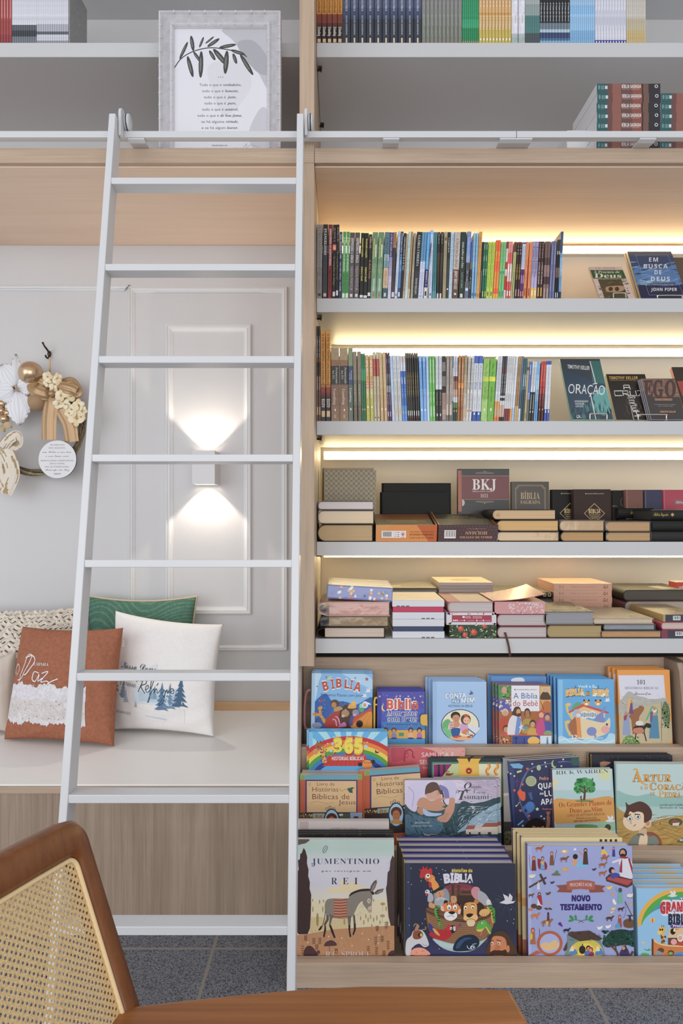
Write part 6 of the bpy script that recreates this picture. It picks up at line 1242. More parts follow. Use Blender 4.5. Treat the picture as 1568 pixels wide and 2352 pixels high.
def c_livro(dx, dy, sk, cut):
    def f(a):
        T = lambda x, y: (x+dx, y+dy+sk*(x-97))
        R_ = lambda x0, y0, x1, y1, c: a.poly([T(x0,y0),T(x1,y0),T(x1,y1),T(x0,y1)], c)
        R_(90,620,850,1400,'c0603c'); R_(97,680,160,1080,'b85838'); R_(785,680,850,1080,'b85838'); R_(160,626,785,682,'5c9cac'); R_(97,626,160,682,'7ca850'); R_(785,626,850,682,'7ca850')
        for x in (132,815): a.ring(*T(x,656),16,16,4,'3c5c34')
        R_(160,684,788,1080,'4a3c6c'); R_(180,700,772,1074,'d0ac7c'); a.ell(*T(212,738),16,20,'b08c64'); a.ell(*T(212,738),9,12,'d0ac7c')
        rr = math.degrees(math.atan(sk))
        for s_, x, y, w_, h_ in (('Livro de',302,755,210,42),('Histórias',246,826,312,56),('Bíblicas de' if not cut else 'Bíblicas de',246,918,446,66),('Jesus',560,980,204,56)): a.text(s_,*T(x,y),w_,h_,'5c3c38','sans',-.006,1,rr)
        a.curve([T(215,970),T(290,945),T(370,960),T(430,970),T(510,955)],4,'a08464')
        a.poly([T(660,790),T(720,775),T(755,778),T(725,800),T(732,845),T(690,838)],'2c5c4c'); a.curve([T(570,790),T(600,820),T(640,800),T(660,810)],4,'5c6c50')
        R_(97,1080,850,1400,'38302c'); R_(100,1090,245,1146,'4c3828'); R_(252,1088,395,1146,'8ca494'); R_(575,1088,695,1146,'4c5c4c'); R_(700,1080,845,1146,'8ca4c4')
        a.dots(16,*T(105,1095),*T(240,1140),9,['c8a05c','a85c34','d8c8a0'],4); a.ell(*T(298,1125),22,26,'9c7458'); a.ell(*T(345,1128),18,22,'9c7458'); a.ell(*T(590,1105),26,14,'c8c8c4'); a.ell(*T(770,1140),30,20,'5c3c34')
        c = T(478,1160); a.ell(c[0],c[1]+20,98,150,'2c3c4c'); a.ell(c[0],c[1]+20,84,134,'9cc0dc'); a.ell(c[0],c[1]-10,66,66,'5c3024'); a.ell(c[0],c[1]+30,46,66,'b06c44'); a.ell(c[0]-16,c[1]+10,5,5,'2c1814'); a.ell(c[0]+16,c[1]+10,5,5,'2c1814'); a.blob([(c[0]-70,c[1]+120),(c[0]-40,c[1]+80),(c[0]+40,c[1]+80),(c[0]+70,c[1]+130)],'b88c50')
        for x in (-56,-20,26): a.ring(c[0]+x,c[1]-126-(20 if x == -20 else 0),15,15,5,'2c3c4c')
    return f
face_book(Z4,[(97,628),(845,626),(845,1150),(97,1150)],1.957,4,.022,f2,'c0603c','5c9cac','b4aca8',c_livro(0,0,0,False),'square storybook with teal and terracotta border at the left of the middle tier',group=GP,copies=('copy behind the teal and terracotta storybook at the left',),hard=False,step=.0235,jit=[.004])
face_book(Z4,[(872,580),(1590,526),(1600,1330),(872,1390)],1.972,2.5,.020,f2,'c0603c','7ca850','b4aca8',c_livro(775,-46,-.075,True),'tilted teal and terracotta storybook partly behind the wave-covered book',group=GP,copies=(),hard=False)
def c_samuca(a):
    a.rect(-60,80,900,500,'c85c64',None); a.blob([(350,80),(900,85),(880,300),(600,180),(480,120)],'d89c90'); a.blob([(0,90),(150,85),(200,200),(60,260),(0,240)],'b84858'); a.dots(40,-40,90,880,260,6,['e0b0a8','c04c58'],3)
    a.curve([(148,260),(150,180),(170,130),(215,115),(245,140),(250,200),(275,205)],18,'9c3444')
    a.text('SAMUCA E',356,202,390,54,'e4d4d0'); a.text('SEU CAJADO',332,290,430,54,'e4d4d0'); a.text('história',370,340,90,20,'e4d4d0')
face_book(Z5,[(-52,90),(876,84),(876,420),(-52,420)],2.034,1,.006,f2,'c85c64','b84c54','c8bcb8',c_samuca,'coral red landscape picture book with a shepherd crook standing at the back',group=GP,copies=('copy behind the coral red crook book',),hard=False,step=.008,jit=[-.004])
def c_fire(a):
    a.rect(430,210,1320,800,'1f3038'); a.rect(478,262,1320,800,'4c7c64'); a.rect(498,285,1310,800,'dcd4b0'); a.poly([(500,290),(720,288),(600,440),(500,440)],'8c1c6c'); a.rect(548,290,575,440,'2c2430'); a.rect(612,290,640,440,'3c2c34'); a.poly([(720,288),(800,280),(800,440),(600,440)],'b8c48c')
    a.poly([(770,215),(1075,210),(1040,260),(1045,430),(800,432),(800,260)],'e8ac34'); a.poly([(900,214),(950,213),(925,270)],'1f3038'); [a.line([(812+q*17,290),(816+q*16,430)],4,'f0c860') for q in range(14)]
    a.ell(922,368,40,40,'d8502c'); a.ell(922,368,30,30,'8c2c24'); a.rect(908,362,936,380,'e8b040')
    for x in (1150,1250): a.curve([(x,275),(x+18,320),(x-16,370),(x+10,420)],30,'d8642c'); a.curve([(x,285),(x+12,320),(x-8,370),(x+6,410)],12,'ecc04c')
    a.blob([(640,420),(660,390),(690,400),(740,395),(700,425)],'a8402c'); a.curve([(650,390),(665,370),(690,385)],7,'2c1c1c')
face_book(Z5,[(435,222),(1320,222),(1320,600),(435,600)],2.004,3,.008,f2,'1f3038','2c3c40','a8a8a4',c_fire,'dark green picture book with golden curtain and red flames seen above the wave book',group=GP,copies=('nearest grey-edged copy behind the golden curtain book','furthest grey-edged copy behind the golden curtain book'),step=.009,jit=[.006,.014])
def c_wave(a):
    a.rect(130,430,1345,1220,'3c5460'); a.rect(130,440,1320,760,'b8b0c4'); a.blob([(130,480),(420,460),(800,440),(1000,460),(780,740),(400,800),(140,760)],'cfc4d8'); a.blob([(800,450),(1310,445),(1320,720),(1060,640),(900,520)],'b0a0b8'); a.strokes(60,760,460,1310,740,140,8,20,['c4bcd0','a8a8c0','c8b4bc'],2,10)
    a.blob([(150,780),(280,860),(420,880),(700,960),(830,740),(960,760),(1100,740),(1320,720),(1330,1200),(160,1200)],'2f4850'); a.blob([(150,900),(400,920),(600,980),(560,1120),(300,1150),(160,1120)],'4c6c84'); a.strokes(160,180,880,900,1150,90,9,50,['3c5c64','587890','2c444c','4c7078'],4,30)
    a.blob([(780,1110),(900,1000),(1010,900),(1120,840),(1300,760),(1320,1000),(1100,1010),(940,1060)],'8ca8bc'); a.strokes(110,800,800,1310,1060,70,10,-35,['a8c0d0','6c8898','c4d4dc','7c98a8'],6,25); a.strokes(80,170,1120,1320,1190,120,8,-5,['2c4044','5c7478','8c9488'],8,8)
    # the two arms round a girl
    a.blob([(160,760),(200,560),(330,500),(430,520),(330,700),(280,860)],'c8c0dc'); a.blob([(640,500),(760,520),(760,720),(700,700),(600,640)],'c4bcd8'); a.curve([(190,560),(260,640),(240,800)],10,'a8a0c4'); a.curve([(560,560),(640,600),(660,700)],60,'7c78b0')
    a.blob([(395,640),(410,550),(470,505),(540,515),(580,590),(600,650),(560,640),(540,600),(420,660)],'5c4438'); a.blob([(405,650),(470,630),(540,600),(570,640),(590,690),(470,720),(420,690)],'cc9c88'); a.ell(552,638,16,24,'c08c78'); a.curve([(590,600),(612,660),(620,740),(660,790)],22,'4c3830',.5)
    a.blob([(300,790),(330,700),(400,690),(470,730),(560,700),(640,690),(650,705),(590,725),(640,780),(600,800),(640,820),(560,850),(420,840)],'c08c70'); a.blob([(300,860),(320,810),(390,820),(370,900)],'b88468'); a.blob([(370,820),(470,870),(600,880),(540,910),(400,905)],'a4b8d8')
    a.blob([(680,770),(690,700),(730,690),(755,720),(745,840),(700,930),(650,985),(560,970),(545,930),(620,890),(640,820)],'c08c74'); [a.curve([(560+q*30,972-q*2),(610+q*24,920),(650+q*14,870)],4,'a06c58') for q in range(3)]
    a.text('Q',862,584,92,76,'4c4450','ital'); a.text('uando',944,576,128,34,'4c4450','serif'); a.text('V',978,640,34,50,'4c4450','ital'); a.text('em um',1016,640,104,28,'5c5460','serif'); a.text('T',790,716,120,112,'4c4450','ital'); a.text('sunami',862,708,300,58,'4c4450','serif'); a.curve([(770,640),(780,606),(830,612),(900,600)],6,'4c4450')
    for i, s_ in enumerate(('Um companheiro','e guia compassivo para','lidar com grandes perdas')): a.text(s_,(924,904,896)[i],802+i*27,(142,190,206)[i],13,'c8d0d4','serif')
    a.text('ROSANNA ESH',274,1002,176,20,'c8ccd0','serif',0,1,-1); a.text('Ilustrado por Martha Yoder',236,1036,250,15,'b8c0c8','ital')
    for x, w_, h_, rf in ((885,110,60,'a4584c'),(990,130,70,'c0b4b8'),(1080,200,90,'a05c44')): a.poly([(x,1130),(x,1130-h_),(x+w_,1125-h_),(x+w_,1128)],'d0c4b8'); a.poly([(x-8,1132-h_),(x+w_*.2,1084-h_),(x+w_,1082-h_),(x+w_+10,1128-h_)],rf); a.rect(x+w_*.35,1104,x+w_*.55,1130,'4c4048')
    a.poly([(365,1100),(400,1130),(470,1140),(440,1146),(390,1136)],'d8d0c4'); a.blob([(820,1140),(890,1120),(880,1145)],'6c5438')
face_book(Z5,[(140,482),(1248,446),(1270,1165),(158,1172)],1.953,4,.006,f2,'3c5460','8c90a4','c4bcc4',c_wave,'landscape picture book of arms hugging a girl above a huge wave',group=GP,copies=('nearest copy behind the huge wave picture book','furthest copy behind the huge wave picture book'),hard=False,step=.007,jit=[.012,.012])
face_book(Z5,[(1300,232),(1640,200),(1640,1240),(1345,1240)],1.990,3,.008,f2,'6c7078','8c8c8c','c0bcb8',lambda a: (a.rect(1290,200,1650,640,'8c8e94'), a.rect(1290,640,1650,980,'a49c98'), a.poly([(1300,640),(1430,630),(1420,660),(1300,680)],'c8b8a8'), a.rect(1290,980,1650,1090,'3c3c3c'), a.rect(1290,1090,1650,1300,'6c6850'), a.dots(40,1300,1090,1450,1250,16,['4c5c34','8c7c5c','3c4428'],3)),'grey painted picture book slotted between the wave book and the navy one',group=GP,hard=False)
def c_navy(a):
    a.rect(100,150,740,760,'2a3156'); a.rect(100,180,150,760,'344070')
    for q in range(4): a.curve([(330,740),(230,600),(190,440),(260,260),(420,200),(600,180),(740,230-q*10)][:7-q],5+q,'5c6898')
    a.ell(660,175,36,40,'2c5450'); a.ell(355,232,18,24,'a8b484'); a.ell(722,196,16,18,'4c4c94'); a.ell(485,200,24,34,'a8b878'); a.ell(496,192,22,30,'2a3156')
    for x, y in ((300,200),(415,222),(560,162),(545,218),(298,260),(150,302),(118,282),(408,188),(375,640),(400,660),(220,720)): a.star(x,y,11,'dcd8c0')
    a.ell(290,345,46,44,'a8b088'); [a.ring(262+(q%3)*24,322+(q//3)*22,10,9,3,'7c8460',8) for q in range(9)]
    a.blob([(175,440),(200,410),(215,430),(240,440),(240,500),(215,510),(190,480)],'d85c3c'); a.rect(168,318,178,396,'5c2c7c'); a.rect(146,342,194,352,'5c2c7c')
    a.poly([(110,200),(190,195),(225,215),(215,240),(140,235)],'6ca4cc'); a.line([(170,270),(210,258)],16,'c4c08c'); a.curve([(210,600),(240,560),(290,530),(310,570),(250,620)],26,'3c64a4'); a.ell(280,560,34,44,'4474b4'); a.curve([(280,440),(290,480),(300,500)],30,'3c5c94',.5)
    for x, y in ((260,238),(218,370),(200,590),(272,635),(150,420)): a.ell(x-5,y,7,7,'d8583c',n=8); a.ell(x+5,y,7,7,'d8583c',n=8); a.poly([(x-11,y+3),(x+11,y+3),(x,y+16)],'d8583c')
    a.curve([(165,560),(180,540),(192,520)],4,'c4c890'); a.ell(165,552,7,7,'c4c890'); a.star(342,580,16,'c8d498',5,.6); a.line([(178,715),(225,675)],12,'6ca4cc')
    a.text('Pedro',360,335,78,26,'d88c74','bold'); a.text('QUANDO',350,412,250,46,'e0e0e4','bold',0,1,-4); a.text('as',362,458,34,20,'d8d8e0','bold'); a.text('LUZES',404,474,180,46,'e0e0e4','bold',0,1,-4); a.text('APAGAM',372,544,240,46,'e0e0e4','bold',0,1,-4); a.text('Ilustrações',384,586,110,14,'c86c5c','bold')
    a.blob([(240,750),(270,680),(340,655),(400,690),(410,750)],'1c1618'); a.ell(350,735,50,44,'9c6848'); a.ell(352,700,58,30,'1c1618'); a.ell(334,732,5,6,'2c1814'); a.ell(366,732,5,6,'2c1814'); a.curve([(425,750),(436,690),(432,640)],28,'9c6848'); [a.line([(432,645),(420+q*10,600)],8,'9c6848') for q in range(4)]
face_book(Z6,[(104,180),(735,122),(745,760),(150,800)],1.974,4,.011,f2,'2a3156','344070','c4b8a0',c_navy,'navy picture book full of drifting planets hearts and books',group=GP,copies=('nearest cream-edged copy behind the navy planet book','furthest cream-edged copy behind the navy planet book'),hard=False,step=.012,jit=[-.004,-.012])
def c_plans(a):
    a.rect(440,220,1010,760,'a8c4c8'); a.rect(440,230,960,420,'b8ccd0'); a.poly([(830,250),(950,240),(950,340),(880,330)],'c8cc9c'); a.poly([(470,340),(520,330),(500,400),(480,380)],'d0cc98')
    a.blob([(480,505),(640,500),(800,492),(980,484),(990,690),(900,690),(650,712),(500,705)],'cc9448'); a.poly([(500,704),(900,690),(1000,690),(1000,760),(500,760)],'98b4c0'); a.blob([(660,715),(760,708),(850,720),(850,760),(660,760)],'5c8c4c'); a.poly([(850,690),(1000,680),(1000,760),(850,760)],'8cb898'); a.ell(936,735,26,28,'4c3828'); a.rect(500,712,658,760,'a8b8c4')
    a.text('RICK WARREN',500,290,440,32,'544c50','serif',-.004,1,-2)
    for x, y, r in ((700,370,44),(770,360,46),(740,345,40),(690,410,42),(790,410,42),(740,400,52)): a.ell(x,y,r,r*.8,'3c9450')
    a.dots(60,660,325,820,440,12,['2c7c40','4cac60','3c8c4c'],3); a.curve([(735,512),(742,440),(738,390)],20,'5c3424',.5); a.line([(740,450),(690,405)],9,'5c3424'); a.line([(740,440),(785,395)],9,'5c3424'); a.ell(740,512,80,8,'6c8444'); a.ell(710,478,7,9,'3c2820'); a.line([(705,488),(720,506)],10,'3c2820')
    a.text('Os Grandes Planos de',524,566,446,42,'a03424','serifb',-.01,1,-3); a.text('Deus',614,612,104,40,'a03424','serifb',-.01,1,-2); a.text('para',730,606,62,24,'7c4c2c','ital',0,1,-2); a.text('Mim',796,602,94,38,'a03424','serifb',-.01,1,-2)
    a.text('LIVRO DE HISTÓRIAS BÍBLICAS',596,646,316,22,'8c4c2c','sans',0,1,-3); a.text('Baseado no best-seller',672,664,172,12,'8c5434','bold',0,1,-2); a.text('UMA VIDA COM PROPÓSITOS',648,690,224,14,'5c3c24','bold',0,1,-3); dove(a,950,670,42)
face_book(Z6,[(462,250),(945,230),(1000,750),(490,760)],1.953,5,.016,f2,'a8c4c8','8c2c34','c0b4a4',c_plans,'picture book with a green tree on an ochre field and red serif title',group=GP,copies=(),rnd=.004)
def c_boy(a):
    a.rect(970,180,1640,920,'b4cac8'); a.rect(972,190,1015,920,'a0bcbc'); a.blob([(1005,430),(1080,450),(1180,470),(1290,450),(1400,480),(1640,470),(1640,600),(1005,600)],'8cb4ac'); a.rect(1000,560,1640,640,'a4c0bc'); a.blob([(1005,580),(1060,600),(1280,690),(1400,660),(1640,650),(1640,920),(1005,920)],'b08c44')
    a.strokes(150,1010,620,1640,900,110,5,-16,['8c6c30','c8a454','9c7838'],5,22); [a.curve([(1290,700),(1400,640+q*24),(1560,640+q*36)],4,'8c6c30') for q in range(7)]
    a.ell(1505,690,60,34,'4c5434'); a.poly([(1480,700),(1500,680),(1540,690),(1530,720),(1480,720)],'d0c8c0'); a.poly([(1455,700),(1490,662),(1555,690),(1530,694)],'8c4c38'); a.blob([(1520,850),(1568,820),(1640,830),(1640,870),(1530,860)],'4c5c3c'); a.rect(1540,830,1566,850,'a8b4b0'); a.poly([(1369,710),(1374,680),(1380,710)],'6c4c38')
    a.text('A',1140,350,86,92,'d8983c','serifb',outline='7c5424',ow=.02); a.text('RTUR',1230,348,242,58,'d8983c','serifb',outline='7c5424',ow=.02); a.curve([(1150,250),(1180,250),(1215,350),(1270,380)],12,'d8983c'); a.text('E O',1210,416,60,26,'b87c34','serifb'); a.text('C',1284,420,62,60,'d8983c','serifb',outline='7c5424',ow=.02); a.text('ORAÇÃO',1350,418,300,44,'d8983c','serifb',outline='7c5424',ow=.02); a.text('DE',1290,464,44,26,'b87c34','serifb'); a.text('P',1362,484,44,56,'d8983c','serifb'); a.text('EDRA',1408,482,146,42,'d8983c','serifb',outline='7c5424',ow=.02)
    a.text('escrito por Guilherme Ribeiro',1372,552,330,18,'34444c','serif'); a.text('ilustrações de Augusto Mello',1372,576,320,18,'34444c','serif')
    # the boy
    a.blob([(1120,900),(1130,830),(1180,790),(1270,780),(1330,800),(1360,910)],'787c74'); a.blob([(1250,780),(1320,775),(1380,830),(1385,890),(1340,910),(1300,820)],'8c5034'); a.ell(1316,870,48,66,'788078'); a.rect(1196,745,1262,800,'cca888'); a.ell(1158,680,96,84,'e0c4a4'); a.ell(1160,640,82,90,'e0c4a4'); a.ell(1272,702,30,34,'dcb898'); a.ell(1272,702,18,22,'b88c6c')
    a.blob([(1070,640),(1090,580),(1085,520),(1110,545),(1150,530),(1210,515),(1270,545),(1305,600),(1300,660),(1260,690),(1240,690),(1235,620),(1190,600),(1150,610),(1120,600),(1100,650)],'54342a')
    for x, y in ((1118,660),(1186,644)): a.ell(x,y,24,22,'2c2420'); a.ell(x,y,21,19,'e4e4e0'); a.ell(x+3,y+2,11,12,'6c7c84'); a.ell(x+4,y+2,5,6,'1c1818')
    a.line([(1094,640),(1130,624)],8,'3c241c'); a.line([(1160,622),(1204,628)],8,'3c241c'); a.curve([(1130,680),(1126,700),(1138,702)],4,'8c6450'); a.curve([(1150,722),(1164,716),(1168,706)],5,'4c3028'); a.blob([(1196,900),(1206,810),(1250,790),(1270,820),(1256,900)],'e0c4a4'); a.curve([(1180,800),(1210,790),(1240,800)],14,'5c605c')
    a.text('TRINITAS',1350,905,110,18,'d8d4c8','serifb'); a.rect(1320,882,1346,888,'d8d4c8'); a.rect(1328,884,1338,910,'d8d4c8')
face_book(Z6,[(972,198),(1640,230),(1640,905),(1015,900)],1.954,4,.010,f2,'b4cac8','9cb8b8','c8bcac',c_boy,'pale green picture book of a worried brown-haired boy in front of fields',group=GP,copies=('cream-edged copy behind the worried boy book',),hard=False,step=.012,jit=[.004])
face_book(Z6,[(805,128),(1490,140),(1490,600),(808,600)],2.004,3,.012,f2,'2c2a34','c8a45c','a8a4a0',lambda a: (a.rect(800,110,1500,600,'2c2a34'), a.blob([(870,190),(900,180),(960,185),(940,205),(880,230)],'a87c5c'), a.dots(30,820,130,1480,220,4,'5c5c6c',3)),'dark film-wrapped picture book at the back between the tree and boy books',group=GP,copies=('copy behind the dark film-wrapped picture book',),step=.014,jit=[-.004])
# ------------------------------------------------------------------ bottom tier
Z7, Z8, Z9, ZX = (660,1880,5.807), (900,1900,5.058), (1170,1890,5.227), (1400,1900,7.35)
def c_donkey(a):
    a.rect(90,260,1440,2000,'c8c4c8'); a.rect(90,260,1440,420,'acc0b8',); a.poly([(90,420),(1440,420),(1440,560),(90,560)],'acc0b8','c4c4c8'); a.rect(90,560,1440,900,'c6c2cc')
    a.rect(90,880,1440,1120,'c6c2cc','d4ccb4'); a.poly([(90,1110),(1440,1080),(1440,1480),(90,1540)],'d6c8a4'); a.blob([(540,990),(545,935),(600,930),(605,905),(700,900),(705,820),(760,815),(770,860),(900,850),(960,880),(965,905),(1060,915),(1060,940),(980,950),(960,990),(800,1000)],'d8c6a0'); a.strokes(60,560,850,1040,990,24,4,0,['ccb88c','e0d2b0'],3,5)
    a.poly([(290,1320),(420,1310),(640,1350),(800,1340),(800,1500),(290,1540)],'ccb484')
    for x, y, h in ((335,1090,40),(428,1110,60),(480,1100,40),(338,1210,80),(470,1210,80),(975,1330,60),(1018,1385,66),(1045,1300,66),(1075,1350,66),(1108,1310,70),(1148,1350,66),(1192,1325,76),(1234,1385,60),(1315,1200,70),(1335,1400,66),(1124,1430,50),(1148,1090,40)): a.ell(x,y,9,h/2,'a48c60')
    a.ell(400,1350,17,92,'9c8450'); a.ell(758,1380,12,40,'a48c60')
    for x, y in ((1270,1138),(1266,1298)): a.ell(x,y,32,20,'a48c68'); a.line([(x,y),(x,y+100)],4,'a48c68')
    a.poly([(90,1560),(300,1535),(600,1480),(1000,1450),(1440,1425),(1440,2000),(90,2000)],'b8845c'); a.strokes(200,110,1490,1430,1850,60,4,78,['c89870','a87048','c8a074'],3,18)
    tr = [(215,390)]+[(240+ (i%2)*14+i*9, 430+i*84) for i in range(9)]+[(315,1100),(310,1300),(300,1460),(270,1540),(150,1545),(118,1500),(120,1300)]+[(118,1200),(130,900),(128,700),(150,690),(140,560),(165,540),(170,470),(190,460)]
    a.poly(tr,'3f2c2c'); a.strokes(120,140,500,300,1500,18,3,85,['5c4844','4c3836'],5,12)
    a.poly([(1400,490),(1420,520),(1440,520),(1440,1430),(1375,1430),(1345,1300),(1330,1110),(1312,930),(1325,880),(1335,720),(1360,690),(1375,560)],'453434'); a.strokes(80,1340,560,1430,1400,18,3,85,['5c4c4c'],6,12)
    a.blob([(90,265),(290,275),(240,330),(160,345),(90,390)],'5c4c44'); a.poly([(90,262),(140,262),(290,278),(230,330),(140,355),(90,400)],'5c4c44')
    a.curve([(470,440),(475,400),(510,365),(535,390),(500,450),(475,450),(520,380)],6,'2c3c50')
    a.text('JUMENTINHO',322,606,900,72,'22384e','serif',0,1.15); a.curve([(365,600),(360,625),(340,634),(322,628)],12,'22384e',.6)
    a.text('que carregou um',452,708,662,26,'3c4450','script',0,1.2); a.text('R',584,878,80,90,'22384e','serif'); a.text('E',738,878,74,90,'22384e','serif'); a.text('I',892,878,44,90,'22384e','serif')
    # the donkey
    a.curve([(505,1200),(498,1300),(470,1420),(440,1470)],10,'5c5048'); a.blob([(410,1490),(440,1440),(462,1430),(455,1470),(430,1490)],'2c2422')
    a.poly([(510,1200),(555,1240),(550,1350),(510,1420),(512,1500),(490,1590),(474,1570),(490,1480),(488,1400),(520,1340)],'5c5048'); a.poly([(512,1420),(515,1490),(492,1590),(474,1570),(490,1480)],'2c2422')
    a.poly([(870,1260),(900,1300),(908,1400),(912,1480),(880,1560),(866,1545),(884,1480),(882,1400)],'5c5048'); a.poly([(886,1400),(910,1400),(912,1480),(880,1560),(866,1545),(886,1480)],'2c2422')
    a.blob([(500,1140),(530,1080),(620,1065),(800,1065),(830,1030),(930,970),(1080,950),(1120,980),(1132,1060),(1120,1160),(1124,1240),(1096,1255),(1050,1200),(1005,1140),(1000,1100),(950,1140),(905,1230),(870,1300),(800,1330),(640,1330),(530,1290),(500,1220)],'847a70'); a.strokes(150,520,1080,1100,1300,22,3,70,['746a62','948a7e'],5,25)
    a.poly([(560,1270),(620,1300),(590,1350),(575,1420),(610,1500),(642,1590),(620,1596),(580,1500),(553,1420),(560,1340)],'6c6258'); a.poly([(556,1420),(580,1420),(612,1500),(642,1590),(620,1596),(582,1510)],'2c2422')
    a.poly([(800,1300),(850,1300),(840,1400),(836,1500),(852,1575),(828,1582),(815,1480),(808,1400)],'6c6258'); a.poly([(810,1420),(838,1420),(836,1500),(852,1575),(828,1582),(815,1490)],'2c2422')
    a.blob([(820,1040),(850,990),(960,945),(1080,935),(1110,950),(1080,965),(960,975),(870,1010)],'2c2422'); a.blob([(1110,970),(1150,980),(1155,1010),(1130,1015)],'2c2422')
    a.poly([(1095,985),(1110,900),(1150,840),(1185,815),(1192,850),(1170,920),(1130,980)],'54463e'); a.poly([(1112,970),(1130,900),(1178,840),(1170,900),(1130,970)],'8c7870'); a.poly([(1160,985),(1200,950),(1284,932),(1270,975),(1200,1010),(1165,1010)],'54463e'); a.poly([(1175,1000),(1220,965),(1276,940),(1260,972),(1200,1002)],'8c7870')
    a.ell(1086,1098,24,34,'c0b0a0'); a.line([(1080,1088),(1098,1112)],6,'2c2422'); a.blob([(1070,1190),(1120,1170),(1124,1245),(1096,1256)],'c4a894'); a.line([(1090,1220),(1098,1250)],6,'6c3c34'); a.line([(1112,1216),(1114,1240)],6,'6c3c34')
    a.poly([(622,1072),(785,1064),(798,1200),(796,1325),(622,1325),(616,1200)],'bc7c5c')
    for q in range(7): a.line([(618,1085+q*37),(700,1090+q*37),(796,1080+q*37)],11,'6c3438')
    [a.line([(626+q*17,1325),(626+q*17,1342)],4,'8c5c4c') for q in range(10)]
    a.blob([(490,1700),(510,1650),(580,1622),(640,1650),(655,1690),(570,1700)],'54383a'); a.line([(556,1700),(562,1770)],6,'5c443c'); a.blob([(220,1830),(235,1730),(290,1695),(350,1730),(400,1830)],'4c3236'); a.blob([(1340,1830),(1370,1770),(1440,1760),(1440,1830)],'4c3236')
    for x, y, h in ((200,1760,150),(350,1640,100),(430,1640,110),(390,1720,90),(240,1600,90),(1075,1760,130),(1185,1770,130),(1175,1640,140),(1340,1700,150),(1260,1610,100),(1315,1430,120),(1195,1470,90),(650,1770,80),(1285,1800,90)):
        a.line([(x,y+h*.4),(x+4,y-h*.5)],4,'6c4c38')
        for q in range(4): a.ell(x-12,y-h*.4+q*h*.2,11,5,'6c4c38',35,6); a.ell(x+14,y-h*.4+q*h*.2,11,5,'6c4c38',-35,6)
    for x, y in ((998,1530),(722,1592),(550,1570),(1220,1554),(862,1692),(1208,1662),(270,1650),(1080,1610)): a.ell(x,y,10,11,'d8c0a4')
    a.text('R.C. SPROUL',508,1838,604,72,'c8bcb8','serif'); a.ell(412,1780,22,26,'5c4038')
face_book(Z7,[(138,276),(1422,270),(1424,1810),(112,1808)],1.7465,3,.010,f3,'c8c4c8','54403c','b8aca4',c_donkey,'tall muted picture book of a grey donkey wearing a striped blanket',group=GP,hard=True)
blackrim = lambda a: (a.rect(60,180,1500,2000,'2b2a2a'), a.dots(30,160,186,1400,230,6,['8c8c3c','6c5c4c','4c3c34'],5))
face_book(Z7,[(150,205),(1420,205),(1424,1700),(120,1700)],1.792,3,.012,f3,'2b2a2a','1f1e1e','a8a09c',blackrim,'black-edged picture book standing directly behind the donkey book',group=GP,copies=('second black-edged picture book behind the donkey book',),step=.014,jit=[.0])
face_book(Z7,[(163,35),(1355,35),(1356,1500),(130,1500)],1.838,1,.006,f3,'c8bcb8','b4a8a4','c4b8b4',lambda a: (a.rect(100,20,1500,1600,'c4b8b4'), a.rect(160,40,280,160,'b4a09c'), a.text('STEPHEN MCCASKELL',580,142,356,18,'3c3438','serifb',-.01,1.2)),'pale cover with small black capitals peeping out behind the donkey book',group=GP,copies=('white-edged copy behind the pale cover with small capitals',),hard=False,step=.010,jit=[0])
